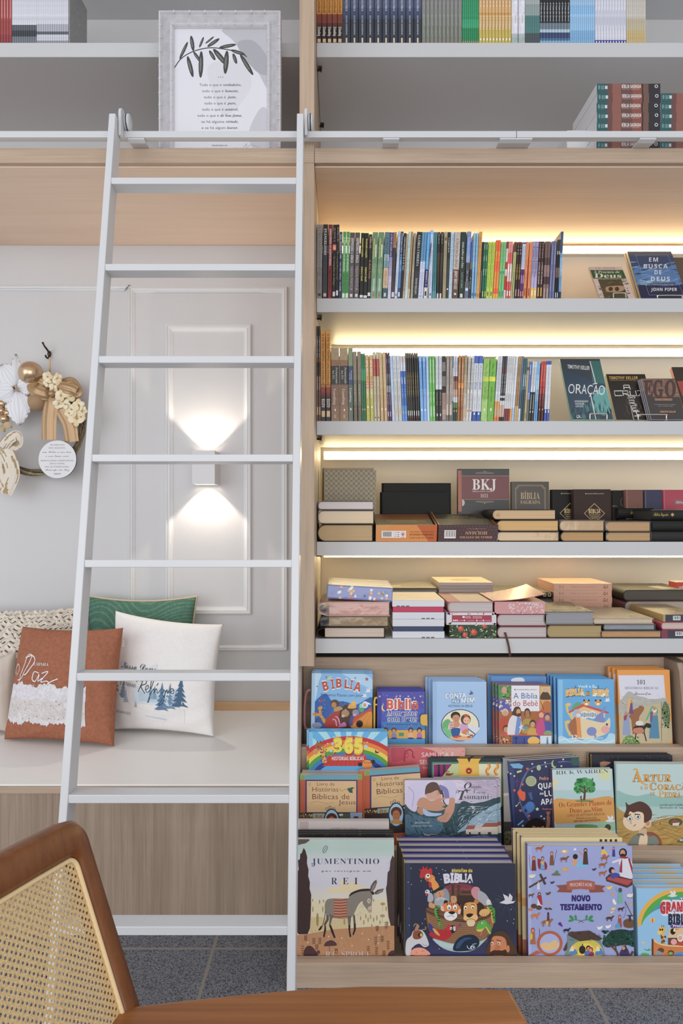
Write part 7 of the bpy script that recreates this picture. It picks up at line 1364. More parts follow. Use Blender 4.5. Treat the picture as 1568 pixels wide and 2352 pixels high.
def c_boat(a):
    a.rect(140,400,1460,1700,'2a2d42'); a.rect(140,1200,1460,1700,'2a2d42','3a3a6c'); a.rect(160,420,212,1700,'333852')
    for x, y in ((222,478),(515,474),(588,492),(618,506),(545,540),(570,606),(338,624),(188,638),(226,664),(460,738),(198,944),(384,1066),(350,1118),(200,1138),(246,1390),(548,1414),(812,482),(1382,954),(1416,1068),(1338,1088),(1408,1116),(890,420)): a.ell(x,y,5,6,'a8c0e4',n=8)
    a.text('Histórias da',694,522,238,36,'dcb83c','bold',.02)
    for q in range(11):
        an = math.radians(-150+q*33); a.poly([(1340+60*math.cos(an-.05),860+60*math.sin(an-.05)),(1340+240*math.cos(an),860+240*math.sin(an)),(1340+60*math.cos(an+.05),860+60*math.sin(an+.05))],'4c4468',lay=False)
    a.n += 1
    a.ell(790,1055,402,398,'3c2418'); a.ell(792,1050,396,390,'6c4830')
    # roof, posts, hull
    a.blob([(600,700),(700,660),(850,655),(960,700),(930,740),(640,730)],'7c3440'); [a.curve([(620+q*70,700),(650+q*70,726),(690+q*70,704)],7,'9c4c54') for q in range(5)]
    a.rect(690,664,722,900,'4c3020'); a.rect(755,670,790,900,'54362a'); a.rect(800,740,940,770,'4c3024'); a.rect(760,790,1000,900,'3c2820')
    hull = [(398,960),(470,1000),(640,1060),(850,1090),(1080,1050),(1180,980),(1190,1080),(1130,1230),(980,1360),(760,1400),(560,1330),(440,1190)]
    a.blob(hull,'946844')
    for q in range(12): a.curve([(415+q*9,1010+q*28),(600,1075+q*24),(850,1100+q*22),(1090,1066+q*24),(1170-q*8,1030+q*26)],5,'6c4830')
    a.curve([(396,960),(500,1010),(680,1060),(880,1085),(1090,1040),(1190,960)],46,'5c3c28'); a.curve([(396,945),(500,992),(680,1040),(880,1064),(1090,1020),(1190,940)],8,'8c6440')
    a.blob([(470,1290),(700,1350),(1000,1330),(1110,1280),(960,1420),(780,1450),(600,1410)],'9cb8bc'); [a.curve([(490+q*20,1310+q*20),(700,1366+q*12),(960,1350+q*12)],6,'c0d0d0') for q in range(4)]
    # elephant, turtle
    a.blob([(920,730),(960,690),(1020,720),(1010,860),(960,830),(925,780)],'c4848c'); a.blob([(1000,740),(1080,770),(1130,840),(1160,900),(1100,910),(1010,880)],'a4a0a8'); a.ell(1120,870,26,34,'d0ccd0')
    # old man
    a.blob([(480,740),(500,700),(590,700),(650,740),(668,820),(650,900),(560,905),(500,900),(490,820)],'8c8e98'); a.blob([(470,770),(478,710),(540,690),(610,705),(560,735)],'1f2222'); a.blob([(510,800),(520,750),(590,735),(600,800),(540,830)],'c8906c'); a.blob([(500,900),(500,830),(570,815),(640,830),(650,900),(600,915)],'a0a2ac'); a.curve([(520,850),(560,820),(610,840)],18,'b8bac4'); a.ell(552,765,5,6,'1c1614'); a.ell(560,800,14,18,'b87c5c'); a.blob([(424,900),(440,870),(500,900),(490,940),(440,930)],'c8946c'); a.blob([(682,810),(710,795),(745,810),(745,870),(690,868)],'c8946c'); [a.line([(694+q*16,806),(692+q*16,850)],3,'8c5c44') for q in range(3)]
    # tiger
    a.ell(625,875,26,30,'201c1c'); a.ell(765,900,26,30,'201c1c'); a.blob([(560,940),(600,890),(680,870),(760,890),(800,960),(790,1000),(740,990),(640,980),(580,970)],'dc7c34'); [a.line([(560+q*4,915+q*16),(596+q*3,925+q*15)],8,'e4e0e0') for q in range(4)]; [a.line([(806-q*5,955+q*16),(772-q*4,960+q*14)],8,'e4e0e0') for q in range(4)]; [a.line([(640+q*24,880),(646+q*22,912)],8,'2c1c14') for q in range(5)]
    for x in (662,730): a.ell(x,928,24,30,'e4e4e4'); a.ell(x+2,938,10,12,'6c6c70'); a.ell(x+2,940,5,6,'141010')
    a.blob([(604,1030),(620,985),(690,975),(750,1000),(748,1050),(690,1085),(630,1070)],'e0dcdc'); a.blob([(652,985),(690,974),(734,984),(710,1010),(680,1008)],'1c1616'); a.curve([(640,1040),(690,1025),(725,1042)],5,'5c4c48')
    # lion
    a.blob([(800,960),(820,870),(880,825),(960,840),(1060,900),(1060,990),(1000,1040),(820,1030)],'3c2418'); a.ell(980,862,30,26,'b87c3c'); a.blob([(830,1000),(838,900),(900,870),(980,890),(985,1000),(985,1060),(910,1090),(840,1070)],'d8984c'); a.blob([(832,1070),(850,1020),(910,1010),(985,1020),(990,1070),(920,1100)],'e4b474'); a.blob([(860,1015),(900,1000),(944,1010),(910,1044),(880,1044)],'1c1414'); a.curve([(860,1080),(915,1062),(968,1080)],5,'6c4428'); a.blob([(870,1090),(960,1090),(950,1140),(910,1150),(880,1140)],'dcc4a0')
    for x, y in ((852,935),(936,930)): a.ell(x,y,18,22,'e4e0d8'); a.ell(x+2,y+6,9,11,'2c2018')
    a.line([(832,905),(868,900)],7,'3c2418'); a.line([(918,892),(960,905)],7,'3c2418'); a.blob([(1010,1000),(1040,955),(1110,950),(1135,990),(1090,1030),(1040,1030)],'d8a860'); [a.line([(1050+q*26,1000),(1046+q*26,1036)],4,'9c6c34') for q in range(3)]
    # snakes
    a.curve([(550,915),(505,960),(520,1030),(550,1080),(545,1130),(566,1150),(570,1120)],34,'4c9c34',.5); [a.line([(508+q*4,930+q*30),(540+q*4,940+q*30)],10,'1c2c1c') for q in range(6)]
    a.curve([(1110,915),(1170,960),(1175,1040),(1184,1110)],48,'3c8c2c',.7); a.curve([(1100,925),(1150,980),(1160,1060),(1174,1110)],16,'d8a03c'); [a.line([(1120+q*12,915+q*34),(1150+q*10,905+q*34)],10,'1c3c1c') for q in range(5)]
    a.curve([(1130,1230),(1120,1160),(1080,1110)],44,'4c9c34'); a.curve([(1140,1240),(1105,1180),(1075,1140)],16,'d8b048'); a.blob([(975,1180),(1000,1110),(1040,1080),(1090,1090),(1090,1150),(1050,1190),(1000,1205)],'4cac34'); a.blob([(980,1190),(1040,1180),(1070,1170),(1040,1210),(1000,1212)],'d8b048'); a.ell(1040,1112,22,18,'3c8c24'); a.ell(1046,1114,14,12,'e0e4d0'); a.ell(1048,1116,6,7,'141010'); a.curve([(1040,1210),(1036,1240),(1020,1256)],8,'d87880')
    # parrot
    a.blob([(430,1240),(480,1190),(600,1190),(650,1150),(690,1140),(720,1180),(700,1240),(640,1300),(560,1310),(470,1280)],'b4242c'); a.blob([(424,1110),(470,1150),(540,1250),(500,1240),(440,1190)],'2c3c8c'); a.blob([(470,1170),(520,1200),(556,1260),(500,1230)],'dca034'); a.ell(676,1170,44,40,'c02c30'); a.blob([(680,1150),(720,1140),(745,1180),(735,1210),(700,1230),(680,1200)],'241c1c'); a.ell(686,1174,14,18,'e0dcdc'); a.ell(690,1178,7,8,'141010'); a.blob([(710,1150),(740,1160),(735,1200),(715,1200)],'c8c0b8'); a.curve([(745,1180),(770,1140),(795,1120)],26,'b43c44',.4); a.ell(790,1136,10,20,'3c4c9c',-20)
    # whale
    a.blob([(710,1425),(730,1340),(800,1270),(920,1245),(1000,1290),(1010,1360),(950,1420),(800,1440)],'16263c'); a.blob([(740,1400),(770,1330),(850,1280),(930,1290),(840,1320),(780,1400)],'2c4c70'); a.ell(935,1395,28,24,'c8d4e0'); a.ell(940,1398,18,17,'1c3c5c'); a.ell(944,1396,7,7,'e0e8f0'); a.curve([(872,1372),(880,1400),(910,1416)],7,'c8d4dc'); a.line([(930,1360),(980,1350)],7,'a8bccc')
    a.text('B',606,648,76,96,'d0ccd8','bold',.05,1,-8); a.text('Í',676,640,40,100,'d0ccd8','bold',.05); a.text('B',714,636,70,96,'d0ccd8','bold',.05,1,6); a.text('L',786,632,56,84,'d0ccd8','bold',.05); a.text('I',844,636,24,90,'d0ccd8','bold',.05); a.text('A',862,638,78,90,'d0ccd8','bold',.05,1,4)
    # rooster, hen
    a.blob([(455,700),(500,590),(440,540),(400,580),(440,650),(480,730),(545,690),(500,620)],'dc8438'); a.poly([(440,600),(480,580),(550,690),(510,720),(480,735),(460,690)],'e09040'); a.blob([(320,570),(330,510),(310,480),(345,490),(360,450),(380,480),(405,450),(410,490),(450,470),(468,520),(440,560),(400,540),(370,580),(340,590)],'b82c30'); a.ell(418,580,40,44,'d87834'); a.ell(416,566,24,28,'d8e0dc'); a.ell(418,560,10,12,'141010'); a.poly([(394,590),(440,590),(400,640)],'a8502c'); a.blob([(424,640),(455,640),(460,690),(436,700)],'b02c34')
    a.blob([(415,860),(420,780),(450,760),(480,800),(470,860)],'a8a8b4'); a.ell(410,750,28,28,'c8c8d0'); a.poly([(384,765),(424,765),(396,800)],'c03c3c'); a.ell(402,742,7,8,'141010')
    dove(a,1330,850,86,'cccad4'); a.curve([(1250,846),(1220,830),(1195,835)],5,'5c6c54')
    # goat
    a.blob([(160,1480),(165,1320),(220,1260),(250,1200),(330,1190),(380,1230),(425,1340),(420,1375),(370,1390),(310,1350),(230,1400),(220,1480)],'c8c6cc'); a.blob([(240,1270),(255,1200),(320,1195),(360,1240),(330,1290),(270,1300)],'8c4c30'); a.blob([(262,1200),(280,1140),(305,1130),(300,1190)],'b47468'); a.curve([(300,1180),(310,1140),(270,1120),(250,1150)],12,'8c8468'); a.curve([(340,1190),(390,1180),(385,1150)],12,'8c8468'); a.ell(330,1250,30,26,'1c1614'); a.ell(338,1250,16,20,'c8b060'); a.curve([(350,1350),(385,1372),(410,1360)],4,'6c5c58')
    a.blob([(220,1480),(235,1420),(300,1395),(380,1410),(440,1480)],'e0987c'); a.curve([(340,1440),(360,1432),(376,1446)],4,'8c4c3c'); a.ell(284,1450,12,10,'d47c6c')
    # bearded man
    a.blob([(1100,1480),(1130,1320),(1180,1230),(1280,1200),(1360,1260),(1410,1360),(1440,1400),(1430,1480)],'4c3424'); a.blob([(1140,1420),(1160,1290),(1210,1260),(1300,1280),(1330,1360),(1310,1480),(1160,1480)],'c87c50'); a.blob([(1140,1450),(1200,1420),(1270,1430),(1320,1420),(1320,1480),(1150,1480)],'3c261c'); a.blob([(1190,1420),(1220,1340),(1250,1370),(1250,1420)],'b86c44'); a.ell(1345,1410,20,42,'c47850')
    for x in (1160,1240): a.ell(x,1350,16,18,'e0d8cc'); a.ell(x-2,1352,8,11,'241814')
    a.line([(1142,1318),(1180,1310)],8,'3c261c'); a.line([(1210,1306),(1266,1318)],8,'3c261c')
ob = face_book(Z8,[(158,420),(1440,426),(1448,1480),(150,1478)],1.7465,3.5,.028,f3,'2a2d42','c8a83c','b8b0a8',c_boat,'dark blue picture book with a round boat window full of animals',group=GP,copies=copies('round boat window picture book',4),rnd=.010,inner='4a4496',step=.0300,jit=[-.001,-.003,-.006,-.010])
def c_seek(a):
    a.rect(200,250,1500,1700,'98a0d0'); a.rect(220,280,262,1700,'a4acd8')
    beast(a,352,305,40,'a4582c'); fig(a,290,575,180,'6c3028','c88c64','a43040'); a.line([(236,380),(248,570)],5,'4c3828'); a.blob([(335,450),(350,430),(440,480),(440,560),(350,550)],'8c2438'); fig(a,395,560,160,'5c9cc8','c88c64','3c2418'); a.poly([(362,470),(420,460),(400,510)],'dca040'); fig(a,505,510,170,'7c4c34','c88c64','a43040'); a.line([(565,320),(528,506)],5,'4c3c3c')
    a.ell(660,343,46,22,'d8ac4c'); a.ell(655,342,20,14,'e4dcd0'); beast(a,650,430,42,'7c4c34'); dove(a,780,320,22,'dcdce8')
    a.ell(840,500,110,34,'6cb4dc'); a.ell(780,470,34,56,'c8987c'); a.ell(788,405,30,32,'2c1c18'); fig(a,910,500,200,'4c3428','c08c6c','241a18',True); a.line([(880,390),(830,340)],18,'c08c6c')
    for q in (0,1): beast(a,1110+q*26,450-q*80+50,40,'94603c'); a.blob([(1100,380),(1120,310),(1180,380)],'d8b83c'); a.ell(1116,300,16,18,'3c2c5c'); a.blob([(1110,400),(1140,370),(1160,410)],'b84c7c')
    fig(a,1248,405,120,'3c3c8c','d09478','4c241c'); a.line([(1230,330),(1200,310)],9,'d09478')
    a.blob([(1310,470),(1390,400),(1470,480),(1480,660),(1330,640),(1325,520)],'d0d0dc'); a.poly([(1330,480),(1350,420),(1350,600),(1316,590)],'9c2c38'); a.poly([(1420,430),(1440,420),(1480,560),(1478,640)],'9c2c38'); a.line([(1330,440),(1230,475)],26,'d0d0dc'); a.ell(1360,360,48,56,'2c2020'); a.ell(1356,360,30,38,'c88c68'); a.ell(1356,388,28,20,'2c2020'); a.blob([(1315,410),(1360,400),(1430,415),(1380,430)],'9c2c38')
    a.poly([(1150,660),(1200,610),(1480,680),(1480,740),(1410,780),(1160,700)],'54342c'); a.poly([(1180,650),(1260,650),(1480,690),(1420,750),(1170,680)],'b04848'); a.ell(1224,570,36,40,'2c1c20'); a.ell(1240,580,20,26,'d09c84'); a.blob([(1215,610),(1280,600),(1320,630),(1230,670)],'3c4c9c')
    a.line([(232,775),(440,655)],22,'4c3830'); a.poly([(352,622),(376,606),(440,730),(416,746)],'4c3830'); fig(a,345,800,110,'c8ccd8','c08c6c','54341f'); bird(a,512,718,22,'3c3848')
    beast(a,1110,600,38,'a8602c'); bird(a,1014,560,22,'3c3c5c'); a.blob([(500,625),(560,590),(615,625),(560,634)],'6c6c58'); a.ell(566,586,20,16,'3c8c4c'); beast(a,660,556,36,'d8a048'); a.ell(485,570,16,14,'d89c5c'); sheep(a,265,640,36)
    # ribbon and titles
    a.poly([(555,750),(690,740),(750,810),(740,836),(565,830),(600,790)],'8c4c40'); a.poly([(1150,755),(1010,740),(950,810),(962,836),(1140,830),(1110,790)],'8c4c40'); a.poly([(682,706),(760,690),(860,684),(950,690),(1022,706),(1020,800),(930,800),(850,792),(760,800),(690,806)],'a85c4c'); a.text('PROCURE E ACHE',724,764,262,40,'d4c4c0','sans',.01,1,0,arc=8)
    a.text('NOVO',744,938,224,64,'32226c','bold',.04,1,0); a.text('TESTAMENTO',606,1044,500,64,'32226c','bold',.04)
    for sx in (-1,1):
        a.curve([(857+sx*-30,1196),(857+sx*20,1170),(857+sx*100,1160)],6,'2c5c44'); [leafpair(a,857+sx*x,y,l,ag if sx > 0 else 180-ag,'2c8c4c') for x, y, l, ag in ((60,1162,60,-80),(90,1165,66,12),(100,1160,60,-60))]; a.blob([(857+sx*90,1150),(857+sx*100,1125),(857+sx*140,1112),(857+sx*130,1145)],'2c8c4c')
    fig(a,355,1000,170,'d0d0dc','c08c6c','3c2418',True); a.poly([(325,880),(380,870),(395,985),(370,980)],'a82c34'); a.ell(290,998,36,28,'5c3c28'); a.ell(350,1016,36,28,'5c3c28'); a.ell(250,1040,30,16,'c8784c'); beast(a,255,865,28,'6c4c3c'); bird(a,462,850,26,'5c4c38'); a.ell(470,960,16,14,'d89c5c'); [a.ell(x,1030,24,12,'5c4440',20) for x in (440,485)]
    beast(a,300,1110,44,'c8743c'); beast(a,440,1190,52,'94603c'); fig(a,462,1170,100,'6c2c34','2c2020','241c28'); a.rect(430,1180,464,1220,'d8ac4c'); a.blob([(580,1210),(610,1190),(635,1245),(600,1230)],'5c2c8c'); beast(a,680,1285,34,'2c2434'); fig(a,278,1455,200,'a8643c','c88c64','a43040'); a.ell(258,1360,16,42,'d8b048'); a.line([(356,1270),(358,1360)],5,'4c3c3c')
    a.ell(480,1445,154,150,'b45c3c'); a.ell(480,1445,120,118,'a4acd8'); a.poly([(330,1530),(380,1560),(250,1600),(220,1590)],'b45c3c'); a.blob([(385,1480),(410,1430),(480,1440),(540,1400),(590,1450),(560,1510),(440,1530)],'d8b47c'); a.ell(404,1470,36,30,'d8b47c')
    bird(a,1195,780,30,'e4c45c'); fig(a,1325,965,190,'6cac98','6c4438','3c4c7c',True); a.line([(1290,830),(1272,770)],12,'6cac98'); sheep(a,1440,870,38); a.ell(1236,855,16,16,'d89c5c'); a.blob([(1230,930),(1250,910),(1280,970),(1250,975)],'e0e0d8'); bird(a,1240,1030,24,'e0c878'); bird(a,1225,1070,20,'e0c878'); beast(a,1330,1030,30,'4c2c3c'); a.ell(1450,975,18,16,'d89c5c'); beast(a,1195,1140,36,'54382c')
    a.line([(1382,940),(1470,1120)],7,'3c2c2c'); a.curve([(1385,950),(1390,1080),(1360,1140)],3,'4c4c5c'); a.blob([(1365,1180),(1420,1150),(1485,1170),(1485,1250),(1380,1250)],'6c4c34'); a.rect(1410,1105,1480,1116,'3c2c2c'); a.rect(1430,1110,1452,1180,'3c2c2c'); fig(a,1320,1250,150,'a8443c','c89474','8c4c34'); a.poly([(1265,1235),(1310,1190),(1330,1260),(1270,1260)],'4c9cc0')
    bird(a,1080,1260,30,'e0e0e0','c84c3c'); bird(a,1180,1245,30,'e0e0e0','c84c3c')
    a.poly([(640,1520),(690,1420),(740,1460),(660,1540)],'4c3c34'); a.poly([(690,1340),(1085,1400),(1150,1590),(660,1590),(690,1500)],'6c8488'); a.blob([(740,1480),(850,1410),(980,1400),(1090,1470),(1090,1590),(740,1590)],'c8b83c'); a.blob([(830,1590),(840,1490),(920,1440),(1010,1490),(1020,1590)],'dcc848'); a.poly([(690,1340),(720,1310),(950,1290),(1110,1385),(1080,1410),(980,1400),(840,1420),(740,1370)],'4c3a30'); a.strokes(70,720,1300,1080,1410,60,5,20,['5c4838','3c2c24'],4,14)
    a.ell(870,1520,40,50,'2c201c'); a.line([(880,1500),(870,1450)],12,'2c201c'); a.ell(942,1500,28,32,'3c2418'); a.ell(944,1508,18,22,'c88c68'); a.blob([(900,1590),(905,1540),(960,1530),(970,1590)],'4c6cac'); a.ell(975,1520,26,34,'a83c34'); a.ell(970,1526,16,20,'d09c7c'); a.blob([(945,1590),(960,1560),(1005,1550),(1005,1590)],'8c2c4c')
    for x in (760,1070): a.blob([(x-50,1580),(x-20,1520),(x+20,1500),(x+50,1570)],'4c80b8'); a.ell(x+(20 if x < 900 else -20),1490,22,24,'e0b45c'); a.blob([(x-40,1530),(x-10,1470),(x+10,1530)],'e0d0a0')
    a.blob([(1110,1440),(1150,1370),(1220,1300),(1330,1275),(1440,1290),(1500,1300),(1500,1480),(1400,1460),(1260,1480),(1160,1490)],'163c34'); a.dots(60,1120,1290,1490,1470,16,['1c4c3c','12302c','24584a'],4); a.curve([(1300,1590),(1280,1540),(1220,1480),(1170,1460)],28,'5c4030',.5); a.curve([(1280,1540),(1270,1480),(1290,1440)],18,'5c4030',.5); a.curve([(1480,1540),(1440,1590),(1380,1590)],30,'5c4030'); a.blob([(1320,1590),(1340,1520),(1400,1500),(1430,1550),(1420,1590)],'3c3068'); a.ell(1374,1505,30,34,'3c241c'); a.ell(1364,1500,20,22,'c88c68')
face_book(Z9,[(218,272),(1475,292),(1492,1585),(226,1580)],1.7465,3,.022,f3,'98a0d0','40307c','d0c4a4',c_seek,'lilac picture book crowded with tiny figures and a brown ribbon banner',group=GP,copies=(),rnd=.012,inner='98a0d0')
face_book(Z9,[(150,175),(1360,195),(1380,1560),(158,1560)],1.772,3,.016,f3,'d0bc90','4c2c50','d8c4a0',lambda a: (a.rect(100,160,1500,1700,'d4c08c'), a.rect(100,900,200,1000,'d8983c'), a.rect(100,1400,300,1700,'a8643c'), [a.rect(1080+q*60,196,1110+q*60,226,'3c2c28') for q in range(4)]),'cream-covered purple-spined picture book behind the lilac crowded one',group=GP,copies=('second cream-covered purple-spined book behind the lilac crowded one','furthest cream-covered purple-spined book behind the lilac crowded one'),step=.020,jit=[-.006,-.012],rnd=.012)
def c_big(a):
    a.rect(480,1000,1700,2200,'8cbce0')
    for i, (c, r) in enumerate((('e0a83c',0),('4ca43c',70),('3c9c8c',140),('3c7cc0',200),('5c3c8c',290))): a.ell(1240,1680,780-r,660-r,c,a0=180,a1=360,n=40)
    a.ell(1240,1690,700-330,560-300,'8cbce0',a0=0,a1=360); a.ell(1250,1720,720,545-180+60,'8cbce0',a0=180,a1=360,n=40); a.rect(498,1660,1700,2200,'8cbce0')
    dove(a,1050,1140,80,'d8d8dc'); a.text('M',1180,1280,60,70,'2c3450','bold',.03,outline='e0dce4',ow=.12)
    a.text('GRANDE',848,1450,560,170,'c03038','bold',.05,outline='d8d4dc',ow=.14); a.text('BÍBLIA',985,1640,420,160,'26304c','bold',.05,outline='d8d4dc',ow=.14); a.poly([(1020,1650),(1300,1640),(1300,1690),(1030,1706)],'5c3c8c'); a.text('Procure',1068,1686,220,40,'d8d4e0','bold',.02)
    a.ell(700,1570,26,36,'e0b45c',-20); a.ell(742,1570,26,36,'e0b45c',20); a.ell(720,1575,10,40,'c8543c'); a.ell(566,1960,28,24,'dcb03c'); a.ell(560,1946,22,10,'b8d0e0'); a.line([(580,2060),(640,2084)],12,'2c7c4c'); a.ell(660,2070,26,18,'4c9c5c')
    a.curve([(910,2000),(890,1850),(880,1780)],60,'dcb04c'); a.ell(880,1740,62,70,'dcb04c'); a.ell(835,1776,40,34,'e0c070'); a.dots(16,865,1800,940,1960,18,'6c4024',5); a.ell(850,1730,14,18,'141010'); a.ell(886,1728,14,18,'141010'); [a.line([(x,1690),(x-4,1650)],10,'6c3c4c') for x in (880,910)]
    a.poly([(970,1870),(1010,1700),(1235,1700),(1235,1880)],'d8b88c'); a.rect(980,1866,1240,1990,'6c4030'); a.blob([(720,1900),(800,1960),(960,2000),(1300,2020),(1300,2200),(750,2200)],'c8783c'); a.curve([(730,1890),(800,1950),(960,1995),(1300,2010)],26,'e0b880'); a.rect(706,1885,736,2160,'5c3424'); a.ell(1080,1935,52,50,'e0a0a4'); a.ell(1190,1870,54,66,'d8d4d0'); a.ell(1186,1868,34,36,'d8a080'); a.blob([(1130,1990),(1150,1940),(1300,1940),(1300,2000)],'b8482c'); a.ell(1064,1760,44,54,'241c1c'); a.poly([(1100,1710),(1180,1720),(1110,1740)],'dc7c3c'); a.ell(1090,1740,20,26,'e0d8a0')
    a.ell(860,2080,56,46,'6c3c24'); a.ell(1030,2120,56,46,'6c3c24'); a.ell(1026,2130,38,26,'6cb04c'); a.blob([(760,2160),(800,2080),(920,2140),(900,2160)],'8c9094'); a.blob([(520,2160),(560,2120),(640,2130),(660,2160)],'5ca44c'); a.blob([(1080,2160),(1140,2110),(1300,2110),(1300,2160)],'4c8cc8')
ob = face_book(ZX,[(540,1030),(1700,1010),(1700,2168),(480,2166)],1.7465,3.5,.022,f3,'8cbce0','8cbce0','c4bcb4',c_big,'light blue rainbow picture book with thick red letters cut off at the right edge',group=GP,copies=copies('light blue rainbow picture book',4),step=.026,jit=[-.002,-.005,-.008,-.011])

# ------------------------------------------------------------------ books facing out on wire stands on the two upper lit shelves
def wire_stand(zoom, xa, xb, ytop, D, zs, lean, label):
    x0, y0, s = zoom; a_, b_ = X(x0+xa/s, D), X(x0+xb/s, D); zt = CAMZ-(y0+ytop/s-CY)*D/F; l = math.radians(lean); r = .0022; y1 = D+.012; deep = .046 if xa != 1060 else .030
    t = thing('book_stand', (a_, D, zs), label, 'book stand', 'wire book stands')
    b = MB(); z = zs+r+.0012
    b.tube(smooth([(a_,y1+.11,z),(a_,D+.004,z),(a_,D,z+.004),(a_,D,zt-.004),(a_+.004,D,zt),(b_-.004,D,zt),(b_,D,zt-.004),(b_,D,z+.004),(b_,D+.004,z),(b_,y1+.11,z)],3), r, 8); b.build('front_loop', METAL, t)
    b = MB(); h = .10; yb = y1+deep
    b.tube([(a_+.006,yb+.004,z+2*r),(a_+.006,yb+.004+h*math.tan(l),z+h),(b_-.006,yb+.004+h*math.tan(l),z+h),(b_-.006,yb+.004,z+2*r)], r, 8); b.build('back_rest', METAL, t)
    return t
SQ = (1268,500,5.227); SR = (1250,760,4.93); GS = 'books facing out on wire stands'
def c_tozer(a):
    a.rect(400,560,1060,1000,'c8b4ac'); a.rect(400,628,1060,732,'2c5430'); a.text('A.W. TOZER',506,618,250,22,'8c6c68','serif'); a.text('À Procura de',498,666,310,30,'d8d8cc','serif'); a.text('Deus',505,722,324,52,'d8d4c0','serifb')
    a.poly([(545,738),(826,735),(925,1000),(640,1000)],'4c4430'); a.strokes(130,560,740,920,990,50,8,10,['6c6c3c','3c3420','5c5030','7c7450','2c2818'],3,30); a.blob([(650,830),(850,820),(840,880),(670,890)],'a88464'); [a.ell(700+q*76,856,26,26,'3c3424') for q in range(2)]
face_book(SQ,[(440,590),(815,590),(992,985),(582,985)],2.250,35,.010,ZS1+.006,'c8b4ac','b8a090','c8b8a8',c_tozer,'small book with green title band and a bridge photo on a wire stand',cat='book',name='paperback',group=GS,hard=False)
def c_piper(a):
    a.rect(840,380,1640,1020,'34486c'); a.rect(880,390,1640,470,'6c685c','3c4a6c'); a.blob([(960,640),(1100,590),(1300,620),(1500,560),(1640,700),(1640,800),(1000,800)],'4c78ac'); a.strokes(60,960,520,1600,800,160,14,-12,['4c6c9c','2c4068','6c94bc'],4,10); a.poly([(1030,815),(1180,800),(1350,830),(1500,810),(1640,780),(1640,1020),(1060,1020)],'1f2848'); a.strokes(40,1040,740,1400,812,90,8,-4,['8cb0c8','a4c0d0'],5,4)
    a.line([(1000,448),(1385,444),(1570,926),(1162,930),(1000,448)],3,'8c9cb4')
    for s_, x, y, w_ in (('EM',1160,528,108),('BUSCA',1096,608,288),('DE',1226,680,84),('DEUS',1184,760,226)): a.text(s_,x,y,w_,48,'d0d0d4','bold',0,1.25)
    a.poly([(1164,788),(1470,775),(1482,806),(1176,818)],'3c4c6c'); a.text('A plenitude da alegria cristã',1188,806,266,12,'c0c8d4'); a.text('JOHN PIPER',1184,880,312,36,'d4d4d8','bold',0,1.1)
face_book(SQ,[(892,405),(1442,400),(1625,990),(1072,990)],2.256,28,.013,ZS1+.006,'34486c','a4946c','d4c8a4',c_piper,'thick blue dusk-sky book with white widely spaced capitals on a wire stand',cat='book',name='paperback',group=GS,hard=False,copies=('copy leaning behind the blue dusk-sky book',),step=.014,jit=[-.001])
face_book(SQ,[(1480,478),(1700,478),(1760,985),(1560,985)],2.29,24,.012,ZS1+.006,'5c5040','4c4438','b8a890',lambda a: a.rect(1400,400,1800,1000,'5c5040'),'olive brown book at the right edge beside the blue dusk-sky book',cat='book',name='paperback',group=GS,hard=False)
wire_stand(SQ,733,880,905,2.236,ZS1,35,'wire stand holding the small green-banded book'); wire_stand(SQ,1262,1556,934,2.238,ZS1,28,'wire stand holding the blue dusk-sky book')
def c_oracao(a):
    a.rect(140,300,860,1040,'3c444c'); a.poly([(520,340),(860,340),(860,1040),(590,1040)],'3c6c68'); a.blob([(480,700),(620,600),(720,700),(760,900),(560,960)],'5c9c94'); a.poly([(180,430),(330,480),(560,580),(680,600),(780,1040),(310,1040)],'38485a'); a.blob([(560,720),(700,640),(760,860),(700,960),(570,900)],'5c9c98'); a.strokes(50,300,800,760,1010,120,20,80,['3c5c64','4c7c7c','38484f'],3,10)
    a.text('TIMOTHY KELLER',258,424,254,42,'d0d0d0','sans',.02,1,4)
    a.line([(514,342),(572,560),(574,590),(560,602),(546,602)],10,'d4d4d4'); a.line([(520,716),(586,1022)],10,'d4d4d4')
    for ch, x, w_, y in (('O',268,70,706),('R',352,66,708),('A',418,58,712),('Ç',484,58,716),('Ã',548,62,718),('O',610,70,722)): a.text(ch,x,y,w_,108,'d4d4d4','sans',.0,1,3)
    for i, s_ in enumerate(('EXPERIMENTANDO','INTIMIDADE','COM DEUS')): a.text(s_,342+i*5,808+i*28,(152,100,88)[i],20,'b8bcbc','bold')
    a.ring(380,966,14,12,4,'d0d0d0'); a.ell(396,966,8,8,'d0d0d0'); a.line([(362,982),(424,984)],4,'d0d0d0')
face_book(SR,[(175,318),(622,350),(790,1040),(316,1040)],2.255,27,.012,ZS2+.006,'3c444c','7cb89c','a8c8b0',c_oracao,'slate and teal book with thin white rounded letters on a wire stand',cat='book',name='paperback',group=GS,hard=False)
